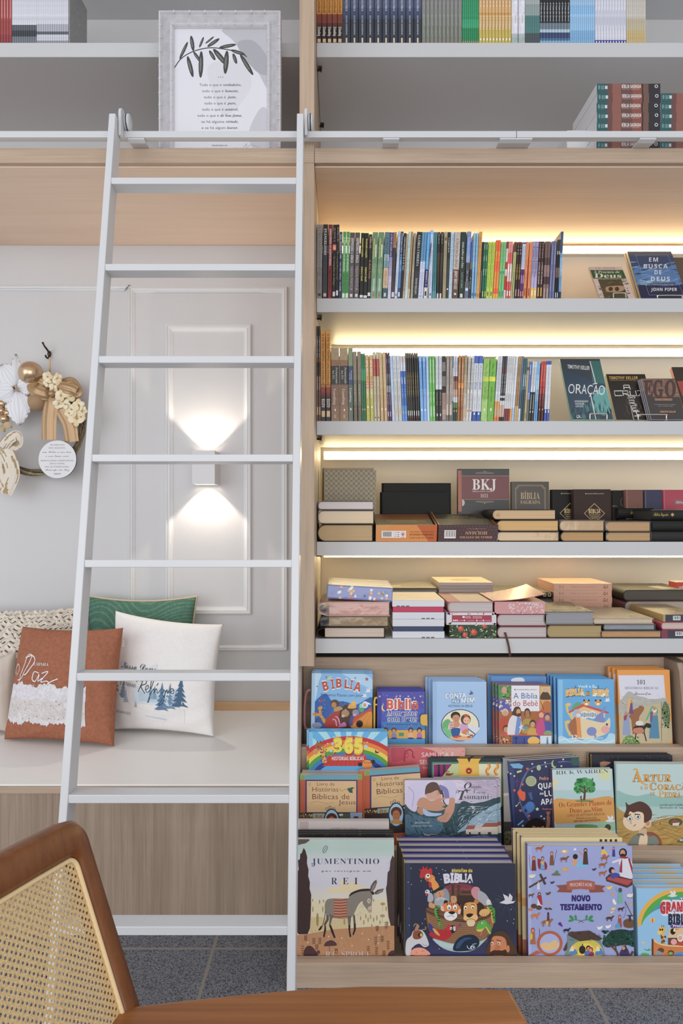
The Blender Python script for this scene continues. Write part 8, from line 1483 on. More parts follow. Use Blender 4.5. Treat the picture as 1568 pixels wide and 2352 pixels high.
def c_cruz(a):
    a.rect(600,470,1340,1040,'2b2622'); a.strokes(70,900,580,1260,960,90,18,70,['4c3830','3c2c26','5c443a'],3,20); a.text('TIMOTHY KELLER',730,548,326,32,'cca04c','bold'); a.text('AUTOR BEST-SELLER DO NEW YORK TIMES',740,564,300,8,'a8843c','bold')
    def seg(*p): a.line(list(p),9,'d8d4d0')
    seg((900,664),(895,616),(955,614),(972,664)); seg((902,642),(964,640)); seg((880,678),(790,680),(800,734),(878,732)); seg((892,734),(884,680),(940,678),(948,706),(892,708),(966,732)); seg((964,678),(976,732),(1042,732),(1030,678)); seg((1050,678),(1110,676),(1066,732),(1126,730))
    a.text('DO',938,764,90,22,'d8d4d0','sans',.02); seg((962,834),(950,786),(1010,784),(1020,808),(958,810),(1040,832)); seg((1044,848),(978,850),(1000,900),(1060,898)); seg((988,874),(1040,872)); seg((1000,914),(1074,912)); seg((1036,914),(1050,962)); seg((1016,964),(1088,962))
face_book(SR,[(655,490),(1095,483),(1280,1035),(822,1035)],2.272,27,.014,ZS2+.006,'2b2622','c8bca0','c8bca4',c_cruz,'black book with white angular letters half behind the brown slab-letter one',cat='book',name='paperback',group=GS,hard=False)
def c_ego(a):
    a.rect(980,520,1640,1040,'3f3836'); a.poly([(1070,540),(1480,550),(1540,750),(1140,746)],'7c5c4c'); a.strokes(60,1090,550,1520,740,70,10,3,['8c6c58','6c4c40','a07c68'],3,8)
    for ch, x, w_ in (('E',1120,110),('G',1228,120),('O',1360,128)): a.text(ch,x,746,w_,180,'4c3430','serifb',.03); 
    a.text('TRANSFORMADO',1246,790,200,24,'c88c68','bold'); a.text('A humildade que brota do evangelho',1242,838,240,10,'a8a09c'); a.text('e traz a verdadeira alegria',1284,856,170,10,'a8a09c'); a.text('TIMOTHY KELLER',1306,926,180,20,'c88c68','bold')
face_book(SR,[(1072,540),(1470,552),(1612,1040),(1222,1040)],2.240,26,.007,ZS2+.006,'3f3836','b8bccc','b8b8c4',c_ego,'brown slab-letter book standing in front of the black angular-letter one',cat='book',name='paperback',group=GS,hard=False,copies=('nearest copy behind the brown slab-letter book','second copy behind the brown slab-letter book'),step=.0075,jit=[-.002,-.004])
def c_red(a): a.rect(1380,400,1800,1040,'3c3430'); a.poly([(1500,570),(1800,560),(1800,720),(1560,740)],'a8483c')
face_book(SR,[(1442,410),(1760,408),(1900,1040),(1620,1040)],2.292,27,.014,ZS2+.006,'3c3430','d88c70','d8a890',c_red,'black and red book with an orange spine at the right edge',cat='book',name='paperback',group=GS,hard=False)
wire_stand(SR,515,706,940,2.238,ZS2,27,'wire stand holding the slate and teal book'); wire_stand(SR,1060,1378,948,2.226,ZS2,26,'wire stand holding the brown slab-letter book')

# ------------------------------------------------------------------ piles on the deck at the upper right
ZY = (1118,0,3.484); DD = DK+.017
def c_sag(a, y):
    a.rect(860,y-4,1390,y+90,'245256'); a.rect(960,y-4,1160,y+90,'64403c'); a.rect(1000,y-4,1070,y+90,'885448'); a.rect(1160,y-4,1240,y+90,'84483a'); a.rect(1236,y-4,1246,y+90,'2c1c1c'); a.rect(1246,y-4,1330,y+90,'6c4c40'); a.rect(1290,y-4,1400,y+90,'262228')
    a.text('BÍBLIA SAGRADA',1076,y+34,154,26,'d8d0cc','bold'); a.text('NOVA VERSÃO',1080,y+46,140,7,'c0a8a0'); a.ring(1352,y+20,11,11,5,'d0d0d0'); a.ell(895,y+28,8,18,'5c8c8c'); [a.rect(912+q*9,y+14,916+q*9,y+46,'7ca0a0') for q in range(3)]; a.rect(942,y+16,962,y+42,'c0c8c8')
def pile(xoff, n, noun, dx):
    h = 77
    its = []
    for i in range(n):
        y = 665
        its.append(dict(x=(876+xoff+dx[i % len(dx)],1384+xoff+dx[i % len(dx)]), h=h, d=.215, cover='d0d0d4', box=1, mat=PRN, art=front_art(lambda a: c_sag(a, y),ZY,(876,664),DD), label='%s bible from the top of the %s' % (ORD[n-1-i] if i < n-1 else 'topmost', noun)))
    stack(ZY, DD, zdT, its, 'sunset-spined bibles on the deck')
pile(0,7,'taller pile of sunset-spined bibles',[0,6,2,4]); pile(512,6,'shorter sunset-spined pile at the right edge',[0,4])
stack(ZY, DD+.085, zdT, [dict(x=(640,850), h=70, d=.2, cover='d0d0d2', box=1, mat=PRN, label=lb) for lb in ('plain white book, lowest in the low pile left of the sunset-spined bibles','plain white book, second in the low pile left of the sunset-spined bibles','plain white book, third in the low pile left of the sunset-spined bibles','plain white book topping the low pile left of the sunset-spined bibles')], 'white books on the deck')
stack((680,130,1.766), DD+.02, zdT, [dict(name='booklet', x=(338,594), h=(9,9,8)[i], d=.2, cover=('d4d4d8','b4b0b8','d8d8dc')[i], box=1, mat=PRN, label=('lowest flat booklet lying on the deck under the rail','grey middle booklet lying on the deck under the rail','topmost white booklet lying on the deck under the rail')[i]) for i in range(3)], 'booklets on the deck')
# ------------------------------------------------------------------ framed print standing on the deck
DFR = 2.115; fr = thing('framed_print', (X(504,DFR), DFR, zdT), 'white bamboo-edged frame with a leafy branch and verses standing on the deck', 'framed print')
fx0, fx1, fz0, fz1 = X(363,DFR), X(645,DFR), zdT+.0005, Z(22,DFR); fw = 34*DFR/F
PR2 = [(0,0),(0,.018),(.05,.023),(.12,.024),(.18,.018)]+[q for k in range(6) for q in ((.20+k*.085,.016-k*.0008),(.23+k*.085,.013-k*.0008),(.265+k*.085,.016-k*.0008))]+[(.74,.010),(.78,.017),(.86,.019),(.93,.015),(1,.006),(1,0)]
FRW = plain('chalky_white_wood', 'd4d2d6', .6, .3, mottle=.07, mscale=60)
_dw, DW = DW, DFR+.024
b = MB(); sweep(b, fx0, fx1, fz0, fz1, fw, PR2); fo = b.build('frame', FRW, fr)
R = random.Random(5)
for off, rr in ((.10*fw, .0054), (.85*fw, .0046)):
    y = DFR+.024-(.0235 if rr > .005 else .0185)+.003
    for a0, a1, hor in ((fx0, fx1, 1), (fz0, fz1, 0)):
        n = 8 if hor else 11
        for k in range(1, n):
            p = a0+(a1-a0)*k/n+R.uniform(-.004,.004)
            for e_ in (0, 1):
                c_ = (p, y, (fz1-off) if e_ else fz0+off) if hor else ((fx1-off) if e_ else fx0+off, y, p)
                if hor and not e_ and rr > .005: continue
                b = MB(); b.lathe([(rr*.8,-.0025),(rr,-.001),(rr,.001),(rr*.8,.0025)], c_, 10, 'x' if hor else 'z'); b.build('bamboo_knot', FRW, fo, origin=fr.location)
DW = _dw
b = MB(); b.box(fx0+.004, fx1-.004, DFR+.0205, DFR+.0238, fz0+.004, fz1-.004, L('b8b4b0')); 
wpr, hpr = fx1-fx0-2*fw+.004, fz1-fz0-2*fw+.004; px0, pz0 = fx0+fw-.002, fz0+fw-.002; kq = DFR/F/2.178
def c_verse(a):
    a.rect(850,110,1345,900,'d3d2da'); a.blob([(1110,120),(1345,110),(1345,420),(1280,330),(1220,260),(1160,180)],'b4b3ba'); a.blob([(1180,200),(1260,180),(1330,260),(1335,350),(1270,330)],'a2a1a8'); a.blob([(1040,300),(1200,290),(1250,420),(1120,560),(1050,420)],'cdcbd2'); a.blob([(1240,640),(1300,520),(1345,560),(1345,740),(1260,720)],'bcbac2')
    a.curve([(864,318),(900,270),(960,235),(1040,217),(1120,224),(1190,240),(1230,262)],5,'3c3c44')
    for x0, y0, x1, y1, w_ in ((960,234,948,155,20),(890,275,932,186,16),(960,236,998,290,16),(1000,232,996,370,24),(930,258,958,366,22),(1040,230,1070,280,18),(1060,222,1130,305,26),(1130,230,1120,350,26),(1160,245,1178,298,18),(1195,248,1262,356,22),(1090,216,1176,200,18),(1030,212,1092,170,18),(990,216,1012,162,12),(1020,196,1064,160,10),(1148,228,1222,252,18)):
        mx, my, l = (x0+x1)/2, (y0+y1)/2, math.hypot(x1-x0, y1-y0); a.ell(mx,my,l/2,w_/2,'3e4240',math.degrees(math.atan2(y1-y0,x1-x0)),12); a.ell(mx-2,my,l*.3,w_*.2,'6c706c',math.degrees(math.atan2(y1-y0,x1-x0)),8)
    for q in range(3): a.ell(1086+q*11,365,2.4,2.4,'5c5c64',n=6)
    for i, (p1, p2, x, w1, w2) in enumerate((('Tudo o que é','verdadeiro,',990,112,92),('tudo o que é','honesto,',1004,108,68),('tudo o que é','justo,',1013,110,46),('tudo o que é','puro,',1016,108,44),('tudo o que é','amável,',1004,108,66),('tudo o que é','de boa fama,',980,108,110),('se há alguma','virtude,',1000,116,64),('e se há algum','louvor,',1002,120,56))):
        y = 410+i*31; a.text(p1,x,y,w1,13,'5c5c66','sans'); a.text(p2,x+w1+8,y,w2,13,'4c4c58','ital')
    a.text('seja isso o que ocupe',1006,658,180,13,'5c5c66'); a.text('FILIPENSES 4.8',1054,714,76,7,'6c6c74','serifb'); a.curve([(1210,722),(1230,700),(1225,725),(1250,708),(1290,720)],2,'a4a4ac')
c_verse(Art(b, lambda x, y: (x*kq+X(0,DFR)-px0, Z(y/2.178,DFR)-pz0), lambda u, v, e: (px0+u, DFR+.0203-e, pz0+v), wpr, hpr)); b.build('print', PRM, fr)

# ------------------------------------------------------------------ cushions on the bench
def pillow(name, q, T, label, mat, colf, art=None, N=44, sag=.045, dents=.004, seed=1, piping=None, gain=None):
    "q: TL, TR, BR, BL as (pixel x, pixel y, distance)"
    TL, TR, BR, BL = [P(*c_) for c_ in q]; R = random.Random(seed); ph = [(R.uniform(4,11),R.uniform(4,11),R.uniform(0,6),R.uniform(0,6)) for _ in range(5)]
    nrm_ = ((TR-TL)+(BR-BL)).cross((BL-TL)+(BR-TR)).normalized()
    if nrm_.y > 0: nrm_ = -nrm_
    def pt(u, v, side):
        eu, ev = 4*u*(1-u), 4*v*(1-v); uu = u+(.5-u)*sag*2*ev*(abs(2*u-1)**2); vv = v+(.5-v)*sag*2*eu*(abs(2*v-1)**2)
        p = TL*(1-uu)*(1-vv)+TR*uu*(1-vv)+BR*uu*vv+BL*(1-uu)*vv
        h = T*(max(0, eu)**.5*max(0, ev)**.5)**.75*.5
        w_ = sum(math.sin(a_*u*3+b_*v*2+c_)*math.cos(b_*v*3-a_*u+d_) for a_, b_, c_, d_ in ph)/5*dents*(eu*ev)**.3
        return p+nrm_*((h+w_) if side else -h*.8)
    o0 = (BL+BR)/2; t = thing(name, o0, label, 'cushion', 'cushions on the bench')
    b = MB(); rows = [[pt(j/N, i/N, 1) for j in range(N+1)] for i in range(N+1)]
    b.grid(rows, colf=lambda i, j: L(colf((j+.5)/N, (i+.5)/N), gain)); b.grid([[pt(j/N, i/N, 0) for j in range(N+1)][::-1] for i in range(N+1)], L(colf(.02,.02), gain))
    if art:
        wd, ht = (TR-TL).length, (BL-TL).length
        def put(x, y, e): return pt(min(1, max(0, x/wd)), min(1, max(0, 1-y/ht)), 1)+nrm_*(.0012+e)
        A_ = Art(b, lambda x, y: (x*wd, (1-y)*ht), put, wd, ht, gain); art(A_)
    weld(b.build('cover', mat, t))
    if piping:
        pb = MB(); E_ = [pt(k/N,0,1) for k in range(N)]+[pt(1,k/N,1) for k in range(N)]+[pt(1-k/N,1,1) for k in range(N)]+[pt(0,1-k/N,1) for k in range(N)]
        pb.tube(E_, .0045, 6, L(piping), closed=True); pb.build('piping', PRM, t)
    return t, pt, nrm_
FAB = printed('woven_cushion_fabric', .85, 0, .1, bump=.35, bscale=420, speck=.02)
# chunky woven cushion
t, pt, nn = pillow('cushion', ((-70,1398,2.565),(199,1392,2.57),(197,1656,2.495),(-70,1656,2.495)), .12, 'chunky woven cream cushion leaning at the back left of the bench', FAB, lambda u, v: '9c9084', N=24, dents=0)
b = MB(); R = random.Random(11)
for i in range(26):
    for j in range(22):
        u, v = (j+.5+(.5 if i % 2 else 0))/22.5, (i+.5)/26
        if u > .985: continue
        c_ = pt(u, v, 1)+nn*.004; a_ = R.choice((.6, 2.5))+R.uniform(-.3,.3); l = .0125
        for s_ in (-1, 0, 1):
            k = Vector((math.cos(a_), 0, math.sin(a_))); kk = Vector((-math.sin(a_), 0, math.cos(a_)))*s_*.0042
            b.tube([c_-k*l+kk, c_+kk+nn*.006, c_+k*l+kk], .0026, 5, L(R.choice(('d8cfc2','cbc0b2','e0d8cc'))), cap=False)
b.build('knotted_yarn', FAB, t)
pillow('cushion', ((196,1368,2.585),(452,1370,2.585),(447,1646,2.545),(204,1646,2.545)), .13, 'green leaf-textured cushion with beige piping behind the white one', printed('green_jacquard', .8, 0, .1, bump=.6, bscale=130, speck=.12), lambda u, v: '476c5d' if (math.sin(v*150+9*math.sin(u*9)+7*math.sin(v*11+u*5))) < .55 else '577c6a', N=130, piping='c4a888')
pillow('cushion', ((-60,1520,2.43),(38,1494,2.43),(30,1685,2.365),(-70,1685,2.365)), .10, 'plain pale beige cushion cut off at the left edge of the bench', FAB, lambda u, v: 'c4b8ae')
def n2(x, s_): return math.sin(x*23+s_)+.6*math.sin(x*57+s_*2)+.4*math.sin(x*131+s_)
def band(a, u0, u1, tf, bf, c, n=70, m_=14):
    s_ = a.n*a.EPS; rows = [[a.put(*a.t(u0+(u1-u0)*j/n, tf(u0+(u1-u0)*j/n)+(bf(u0+(u1-u0)*j/n)-tf(u0+(u1-u0)*j/n))*i/m_), s_) for j in range(n+1)] for i in range(m_+1)]
    a.mb.grid(rows, L(c, a.g)); a.n += 4
def terra(u, v):
    return '9c6650'
def terra_art(a):
    W = 'dcdade'; R = random.Random(3); jg = [R.uniform(-.012,.012) for q in range(200)]
    T_ = lambda u: .50+.014*n2(u,1)+jg[int(u*90)]*.5; B_ = lambda u: .835+.010*n2(u,4)+jg[int(u*110)+60]
    band(a,.03,.795,T_,B_,'d2cfd4'); band(a,.035,.79,lambda u: .62+.01*n2(u,2),lambda u: .80+.01*n2(u,3),'cbc4c3')
    a.curve([(.075,.42),(.045,.39),(.07,.33),(.105,.37),(.09,.43)],.007,W); a.curve([(.105,.47),(.165,.44),(.215,.30),(.23,.25),(.19,.245),(.165,.33),(.12,.55)],.008,W); a.curve([(.165,.27),(.235,.25),(.27,.30),(.215,.40),(.185,.42)],.010,W)
    a.curve([(.34,.40),(.29,.39),(.275,.45),(.315,.47),(.345,.41),(.345,.465),(.385,.44)],.009,W); a.curve([(.37,.40),(.43,.385),(.375,.47),(.44,.465),(.46,.53),(.41,.60),(.44,.49),(.53,.44)],.009,W)
    a.text('A MINHA',.26,.335,.165,.026,W,'serif'); a.text('VOS DOU',.155,.525,.17,.026,W,'serif'); a.text('JOÃO 14:27',.27,.675,.11,.014,'a89c98','sans'); a.dots(26,.08,.62,.76,.80,.006,['a89080','8c7c78'],3)
    a.strokes(40,.05,.68,.78,.83,.05,.003,-80,['b8a898','c0b0a0'],4,14)
pillow('cushion', ((52,1439,2.37),(283,1442,2.305),(262,1714,2.236),(10,1698,2.305)), .14, 'terracotta cushion with white script and a snowy printed patch', printed('terracotta_terry', .9, 0, .1, bump=.5, bscale=380, speck=.12), terra, terra_art, N=110, sag=.03, dents=.008, seed=5, gain=1.1)
def snow(u, v):
    return 'e0dddc'
def tree_(a, x, y, h, c):
    for q in range(6): w_ = h*.28*(q+1)/6; yy = y-h+h*q/6.4; a.poly([(x,yy-h*.08),(x+w_,yy+h*.17),(x+w_*.3,yy+h*.13),(x-w_*.4,yy+h*.16),(x-w_,yy+h*.14)],c)
def snow_art(a):
    band(a,.05,.5,lambda u: .50-.10*abs(math.sin(u*9+.4))-.012*math.sin(u*40),lambda u: .54,'d2d4da'); band(a,.28,.74,lambda u: .62-.03*abs(math.sin(u*26)),lambda u: .74,'c9d6df'); band(a,.34,.70,lambda u: .66-.03*abs(math.sin(u*31)),lambda u: .72,'b4c8d6')
    band(a,.04,.40,lambda u: .66+(u-.04)*.42+.01*math.sin(u*30),lambda u: .84+.08*u,'dedbda'); band(a,.30,.76,lambda u: .82-.10*(u-.3)+.008*math.sin(u*24),lambda u: .90,'dddada'); band(a,.40,.60,lambda u: .845+.10*(u-.4),lambda u: .852+.16*(u-.4),'b8c6d2')
    for x, y, h, c in ((.06,.67,.24,'6c6c74'),(.17,.72,.17,'7c92a8'),(.205,.75,.12,'98a8b8'),(.46,.70,.10,'88a4bc'),(.49,.70,.12,'7c98b4'),(.555,.80,.24,'5c7c9c'),(.625,.78,.22,'7088a4'),(.72,.76,.28,'4c6884'),(.68,.76,.16,'8098b0'),(.31,.78,.06,'98a8b8')): tree_(a,x,y,h,c)
    B = '34485c'
    a.text('É O NOSSO',.13,.60,.175,.03,'4c5c6c','serif',0,1,3); a.text('SALMOS 62:8',.10,.835,.155,.022,'5c646c','serifb',-.008,1,6); a.text('Nosso Deus',.13,.46,.36,.06,B,'script')
    a.curve([(.335,.64),(.37,.545),(.345,.52),(.31,.56)],.007,B); a.curve([(.35,.55),(.40,.525),(.405,.565),(.36,.59),(.40,.65)],.007,B)
    a.curve([(.40,.62),(.43,.60),(.425,.575),(.405,.60),(.42,.64),(.455,.60),(.475,.53),(.455,.54),(.44,.70),(.425,.72),(.455,.64),(.485,.60),(.48,.64),(.505,.60),(.515,.64),(.545,.60),(.575,.61),(.55,.64),(.585,.61),(.57,.71),(.53,.74),(.575,.66),(.60,.60),(.605,.63),(.635,.59),(.66,.60),(.655,.63),(.63,.62),(.66,.60)],.006,B)
    a.curve([(.505,.575),(.52,.55)],.006,B)
pillow('cushion', ((265,1403,2.455),(513,1434,2.385),(492,1692,2.332),(250,1676,2.408)), .13, 'white cushion printed with snowy fir trees and blue script', FAB, snow, snow_art, N=110, sag=.035, dents=.008, seed=9)
lt = [o for o in S.objects if o.get('label', '').startswith('terracotta')][0]
b = MB(); p = P(279,1470,2.33); b.box(p.x-.006,p.x+.010,p.y-.003,p.y-.001,p.z-.024,p.z, L('d8d4cc')); b.build('sewn_label', PRM, lt)

# ------------------------------------------------------------------ wreath and its hook
ZW = (0,760,5.88); DWR = 2.60; wq = lambda x, y, d=DWR: P(ZW[0]+x/5.88, ZW[1]+y/5.88, d); ks = DWR/F/5.88
hk = thing('coat_hook', wq(660,310,DW), 'small dark brass coat hook on the wall carrying the wreath', 'hook')
b = MB(); b.ball(wq(665,310,DW-.006), .0085, 14, 8, sc=(.9,.8,1.5)); b.tube(smooth([wq(660,290,DW-.012),wq(635,250,DW-.03),wq(600,205,DW-.04),wq(580,165,DW-.045)],4), lambda t_: .0042-.0010*t_, 8); b.ball(wq(579,163,DW-.045), .0045, 10, 6)
b.tube(smooth([wq(665,330,DW-.010),wq(650,368,DW-.022),wq(622,352,DW-.034),wq(615,325,DW-.038)],4), .0036, 8); b.build('hook_body', BRASS, hk)
wr = thing('wreath', wq(420,1250,DW), 'twig wreath with gold bow, white poinsettia and round wooden text disc on the wall', 'wreath')
cw, rw = wq(470,1290), 108*DWR/F
VINE = printed('gilded_twig', .6, 0, .3, bump=.8, bscale=90, speck=.35)
for k in range(5):
    b = MB(); b.tube([cw+Vector(((rw+.010*math.cos(3*a+k*1.257)+.004*math.sin(7*a+k))*math.cos(a), .010*math.sin(3*a+k*1.257), (rw*.98+.010*math.cos(3*a+k*1.257))*math.sin(a))) for a in [2*PI*i/72 for i in range(72)]], .0052, 7, L(('6c6048','7c7050','5c5040','887c5c','6c5c44')[k]), closed=True); b.build('twig_strand', VINE, wr)
GOLD = plain('gold_satin_ribbon', 'ae8e6a', .34, .6, metal=.4); GOLD2 = plain('champagne_gold', 'cdb091', .22, .6, metal=.8, bump=.1, bscale=300); GLIT = plain('gold_glitter', 'b89878', .5, .6, metal=.5, bump=1.0, bscale=700)
PET = printed('cream_petal', .7, 0, .2); 
def ribbon(pts, wd, name, mat, parent=wr, col='c09a6c', stripes=None, tip=True):
    "pts: centre line (zoom x, y, distance off the wreath plane toward the viewer); wd in zoom px"
    pp = smooth([(x, y, d) for x, y, d in pts], 12); b = MB(); rows = []
    for i, (x, y, d) in enumerate(pp):
        x0, y0, _ = pp[max(0, i-1)]; x1, y1, _ = pp[min(len(pp)-1, i+1)]; l = math.hypot(x1-x0, y1-y0) or 1; ax, ay = -(y1-y0)/l, (x1-x0)/l
        rows.append([wq(x+ax*wd*(q/14-.5), y+ay*wd*(q/14-.5), DWR-d-.006*math.cos((q/14-.5)*PI)-.0008*math.cos(q*1.35+i*.03)) for q in range(15)])
    R = random.Random(len(pts)*7)
    b.grid(rows, L(col), colf=(lambda i, j: L(stripes[0]) if (math.sin(i*.22+j*1.1+2*math.sin(j*.6))+.5*math.sin(i*.15-j*.5)) > .62 else L(stripes[1])) if stripes else None); b.grid([[p_+Vector((0,.0012,0)) for p_ in r][::-1] for r in rows], L(col)); return b.build(name, mat, parent)
ribbon([(700,850,.03),(600,850,.05),(480,800,.055),(450,740,.045),(520,680,.03),(640,740,.03)],170,'bow_loop',GOLD); ribbon([(720,840,.03),(820,760,.05),(960,790,.055),(1040,830,.045),(960,700,.03),(820,740,.03)],150,'bow_loop',GOLD)
ribbon([(710,850,.035),(690,1000,.04),(665,1200,.035),(660,1470,.03)],200,'bow_tail',GOLD); ribbon([(730,860,.03),(830,1050,.036),(930,1250,.034),(970,1500,.028)],190,'bow_tail',GOLD)
b = MB(); b.ball(wq(700,850,DWR-.05), .014, 12, 8); b.build('bow_knot', GOLD, wr)
b = MB(); b.box(wq(640,0).x-.003, wq(640,0).x+.004, DWR+.02, DWR+.022, wq(0,860).z, wq(0,345).z); b.build('hanging_ribbon', GOLD, wr)
b = MB(); b.ball(wq(415,570,DWR-.03), 157*ks, 28, 18); b.lathe([(.008,0),(.008,.008),(.004,.010)], wq(520,640,DWR-.03), 10); b.build('bauble', GOLD2, wr)
b = MB(); b.ball(wq(505,960,DWR-.03), 122*ks, 24, 16); b.build('bauble', GLIT, wr)
for x, y, r in ((30,985,60),(15,1080,62),(60,1190,62),(100,1110,50)): b = MB(); b.ball(wq(x,y,DWR-.03), r*ks, 16, 10); b.build('berry', GOLD2, wr)
def leaf(bx, by, tx, ty, wd, name='poinsettia_leaf', d0=.035, d1=.05, col=('dcdce2','d2d2da'), mat=None):
    b = MB(); n = 14; l = math.hypot(tx-bx, ty-by); ux, uy = (tx-bx)/l, (ty-by)/l; rows = []
    for i in range(n+1):
        s_ = i/n; w_ = wd*math.sin(PI*min(1, s_*.92+.04)**.85)*(1+.05*(i % 2)); row = []
        for q in range(-6, 7):
            f_ = q/6; rid = .0022*math.cos(q*PI)*(1-abs(f_)*.3)+.006*(1-abs(f_)); x = bx+ux*l*(s_+.10*abs(f_)*(1-s_))-uy*w_*.5*f_; y = by+uy*l*(s_+.10*abs(f_)*(1-s_))+ux*w_*.5*f_; row.append(wq(x, y, DWR-(d0+(d1-d0)*s_)-rid+.012*s_*s_))
        rows.append(row)
    b.grid(rows, colf=lambda i, j: L('b8a488' if (j in (0, 11) or i == n-1) and (i+j) % 2 else col[j % 2])); o = b.build(name, mat or PET, wr); o.modifiers.new('thick', 'SOLIDIFY').thickness = .0012
for q in ((200,760,20,450,330),(210,760,215,310,150),(190,790,-60,790,280),(215,770,450,690,270),(230,800,380,1130,190),(215,790,265,1275,340),(190,780,-40,940,240)): leaf(*q)
b = MB(); R = random.Random(2)
for i in range(16): b.ball(wq(215+R.uniform(-34,34),775+R.uniform(-36,36),DWR-.055), .0028, 8, 5)
b.build('poinsettia_centre', GOLD2, wr)
for q in ((30,1250,160,1300,90),(20,1270,60,1360,80)): leaf(*q, name='gold_leaf', col=('c8b490','b8a078'))
def blossom(x, y, r, seed):
    R = random.Random(seed); b = MB(); a0 = R.uniform(0, 6)
    for k in range(5):
        a = a0+k*1.257; c_ = wq(x+math.cos(a)*r*.55, y+math.sin(a)*r*.55, DWR-.045-R.uniform(0,.01)); M = Matrix.Rotation(-a, 3, 'Y') @ Matrix.Rotation(R.uniform(-.5,.5), 3, 'X')
        b.ball(c_, r*ks*.55, 10, 6, L(R.choice(('e0d0ae','d8c49c','e4d8bc'))), sc=(1,.22,.85), M=M)
    b.ball(wq(x,y,DWR-.058), r*ks*.16, 8, 5, L('b89c6c')); b.build('blossom', PET, wr)
for i, (x, y, r) in enumerate(((640,620,70),(770,640,74),(640,700,60),(730,720,80),(720,790,56),(820,870,84),(950,880,80),(790,980,76),(880,990,70),(960,1060,74),(1060,1000,80),(1110,1080,70),(1030,1180,110),(930,1110,60),(1090,1160,70))): blossom(x, y, r, i)
ZB_ = ('a48c68','d4cabc')
ribbon([(30,1580,.035),(110,1480,.055),(220,1420,.055),(230,1520,.045),(110,1560,.035),(40,1590,.03)],150,'striped_loop',PET,stripes=ZB_); ribbon([(60,1600,.035),(130,1750,.045),(160,1950,.04),(60,2190,.03)],210,'striped_tail',PET,stripes=ZB_); ribbon([(40,1600,.03),(0,1750,.035),(10,1950,.034),(100,2180,.03)],150,'striped_tail',PET,stripes=ZB_)
dc = wq(775,1735,DWR-.045); rd = 252*ks; b = MB(); b.lathe([(rd,0),(rd,.006)], dc, 48, 'y', L('3c2c24'))
a = Art(b, lambda x, y: ((x-500)*ks, (2010-y)*ks), lambda u, v, e: (dc.x-275*ks+u, dc.y-.0003-e, dc.z-275*ks+v), 550*ks, 550*ks); a.ell(775,1735,251,251,'d4d4d8',n=48)
for s_, x, y, w_, st in (('UM MENINO',676,1552,192,'mono'),('NOS NASCEU,',660,1592,228,'mono'),('um Filho se nos deu',578,1648,380,'script'),('e seu Nome será',622,1702,300,'script'),('MARAVILHOSO CONSELHEIRO,',552,1760,446,'mono'),('DEUS FORTE,',674,1800,200,'mono'),('PAI DA ETERNIDADE,',610,1842,318,'mono'),('Príncipe da Paz',614,1886,318,'script'),('Isaías 9:6',730,1936,86,'bold')): a.text(s_,x,y,w_,20 if st != 'script' else 26,'5c5450',st)
b.build('text_disc', PRM, wr)

# ------------------------------------------------------------------ cane armchair in the foreground
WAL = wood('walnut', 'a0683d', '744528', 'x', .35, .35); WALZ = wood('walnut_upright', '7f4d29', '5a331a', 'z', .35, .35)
ch = thing('armchair', (-.1, .62, 0), 'brown wooden armchair with a woven cane back in the left foreground', 'chair')
A0, A1, A2 = P(301,2298,.85), P(172,1876,.86), P(-6,1958,.735)      # far stile bottom and top, near point of the top rail
et = (A1-A0).normalized(); es = (A2-A1); es = (es-et*es.dot(et)).normalized(); en = es.cross(et); en = en if en.x > 0 else -en
def cp(s_, t_, n_=0): return A0+es*s_+et*t_+en*n_
HT, WS, BT = (A1-A0).length, .50, -.26
sk = (A2-A1).dot(et)/(A2-A1).dot(es)
def top(s_): return HT+sk*s_*(1-s_*.8)
def loop(ins, r, tshift=0):
    iz_ = ins*1.05; ins *= .62; pts = [(ins, BT+ins)]; c0 = (ins+r, top(ins+r)-iz_-r)
    pts += [(c0[0]-r*math.cos(a), c0[1]+r*math.sin(a)) for a in [PI/2*i/6 for i in range(7)]]
    pts += [(s_, top(s_)-iz_) for s_ in [ins+r+(WS-2*ins-2*r)*k/8 for k in range(1, 9)]]
    e = WS-ins; pts += [(e-r+r*math.sin(a), top(e-r)-iz_-r+r*math.cos(a)) for a in [PI/2*i/6 for i in range(1, 7)]]
    return pts+[(e, BT+ins)]
o_, i_ = loop(0, .030), loop(.040, .016); n = len(o_); b = MB()
sec = [(0,-.016),(0,.006),(.18,.014),(.82,.014),(1,.008),(1,-.016)]
rows = [[cp(o_[k][0]+(i_[k][0]-o_[k][0])*f_, o_[k][1]+(i_[k][1]-o_[k][1])*f_, h_) for k in range(n)] for f_, h_ in sec]+[[cp(*o_[k], -.016) for k in range(n)]]
b.grid(rows, closed=True); b.build('back_frame', WALZ, ch)
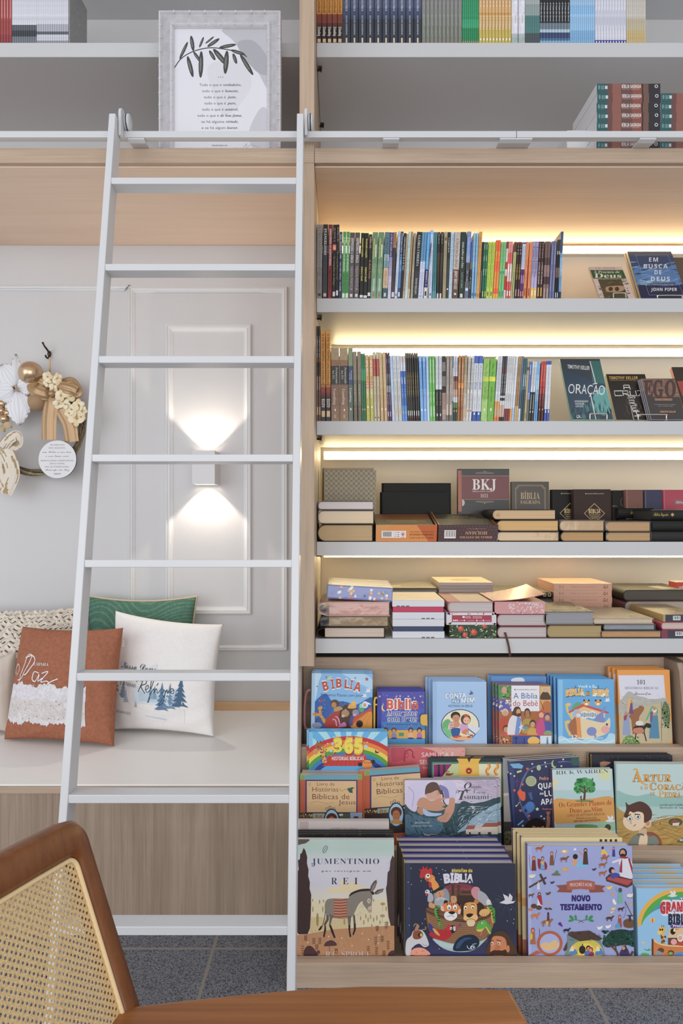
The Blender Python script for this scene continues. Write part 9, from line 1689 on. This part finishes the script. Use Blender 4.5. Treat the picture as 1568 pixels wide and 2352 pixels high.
def cane():
    m, t, bs = new_mat('woven_cane'); out = t.nodes['Material Output']; uv = nd(t, 'ShaderNodeUVMap'); sp = nd(t, 'ShaderNodeSeparateXYZ'); t.links.new(uv.outputs[0], sp.inputs[0])
    def mth(op, a_, b_=None):
        q = nd(t, 'ShaderNodeMath', operation=op)
        for i, v in enumerate((a_, b_)):
            if v is None: continue
            if isinstance(v, (int, float)): q.inputs[i].default_value = v
            else: t.links.new(v, q.inputs[i])
        return q.outputs[0]
    ring = []
    for off in (0, .5):
        x, y = (mth('SUBTRACT', mth('FRACT', mth('ADD', mth('DIVIDE', sp.outputs[k], 0.0095), off)), .5) for k in (0, 1)); ring.append(mth('SQRT', mth('ADD', mth('MULTIPLY', x, x), mth('MULTIPLY', y, y))))
    hole = mth('LESS_THAN', mth('MINIMUM', ring[0], ring[1]), .17)
    n_ = nd(t, 'ShaderNodeTexNoise', Scale=300.0); rp = nd(t, 'ShaderNodeValToRGB'); t.links.new(mth('ADD', n_.outputs[0], mth('MULTIPLY', ring[0], .3)), rp.inputs[0]); e = rp.color_ramp.elements; e[0].position = .35; e[0].color = (*L('b08c5c',1), 1); e[1].position = .8; e[1].color = (*L('e2c898',1), 1)
    t.links.new(rp.outputs[0], bs.inputs['Base Color']); bs.inputs['Roughness'].default_value = .45; bp = nd(t, 'ShaderNodeBump', Strength=.5, Distance=.001); t.links.new(mth('MINIMUM', ring[0], ring[1]), bp.inputs['Height']); t.links.new(bp.outputs[0], bs.inputs['Normal'])
    tr = nd(t, 'ShaderNodeBsdfTransparent'); mx = nd(t, 'ShaderNodeMixShader'); t.links.new(hole, mx.inputs[0]); t.links.new(bs.outputs[0], mx.inputs[1]); t.links.new(tr.outputs[0], mx.inputs[2]); t.links.new(mx.outputs[0], out.inputs[0]); return m
b = MB(); q = loop(.038, .016); b.face([cp(s_, t_, .004) for s_, t_ in q]); o = b.build('cane_panel', cane(), ch); ul = o.data.uv_layers.new(name='uv')
for lp in o.data.loops: ul.data[lp.index].uv = q[lp.vertex_index]
b = MB(); b.tube([cp(s_, t_, .0055) for s_, t_ in loop(.0435, .016)], .0032, 6, L('d8bc8c')); b.build('cane_binding', PRM, ch)
za = .62; arm = [(300,2312),(450,2291),(600,2276),(720,2266),(835,2261),(1000,2262),(1171,2269)]
far = [((x-CX)*(.63*F/(y-CY))/F, .63*F/(y-CY)) for x, y in arm]; far[0] = (far[0][0]-.02, far[0][1])
b = MB(); b.prism(far+[(.232,.806),(.10,.800),(-.10,.796),(-.285,.792)], za-.034, za, ax='z'); bevel(b.build('armrest', WAL, ch), .006, 3)
b = MB(); b.prism([(-.325,.40),(.19,.40),(.19,.82),(-.24,.82)], .36, .385, ax='z'); bevel(b.build('seat', WAL, ch), .006)
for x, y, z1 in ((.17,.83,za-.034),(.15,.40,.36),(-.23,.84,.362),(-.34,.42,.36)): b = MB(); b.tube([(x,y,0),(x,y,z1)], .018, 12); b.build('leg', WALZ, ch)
# the measuring text object is not part of the place
bpy.data.objects.remove(_fo); bpy.data.curves.remove(_fc); bpy.data.scenes.remove(_fs)
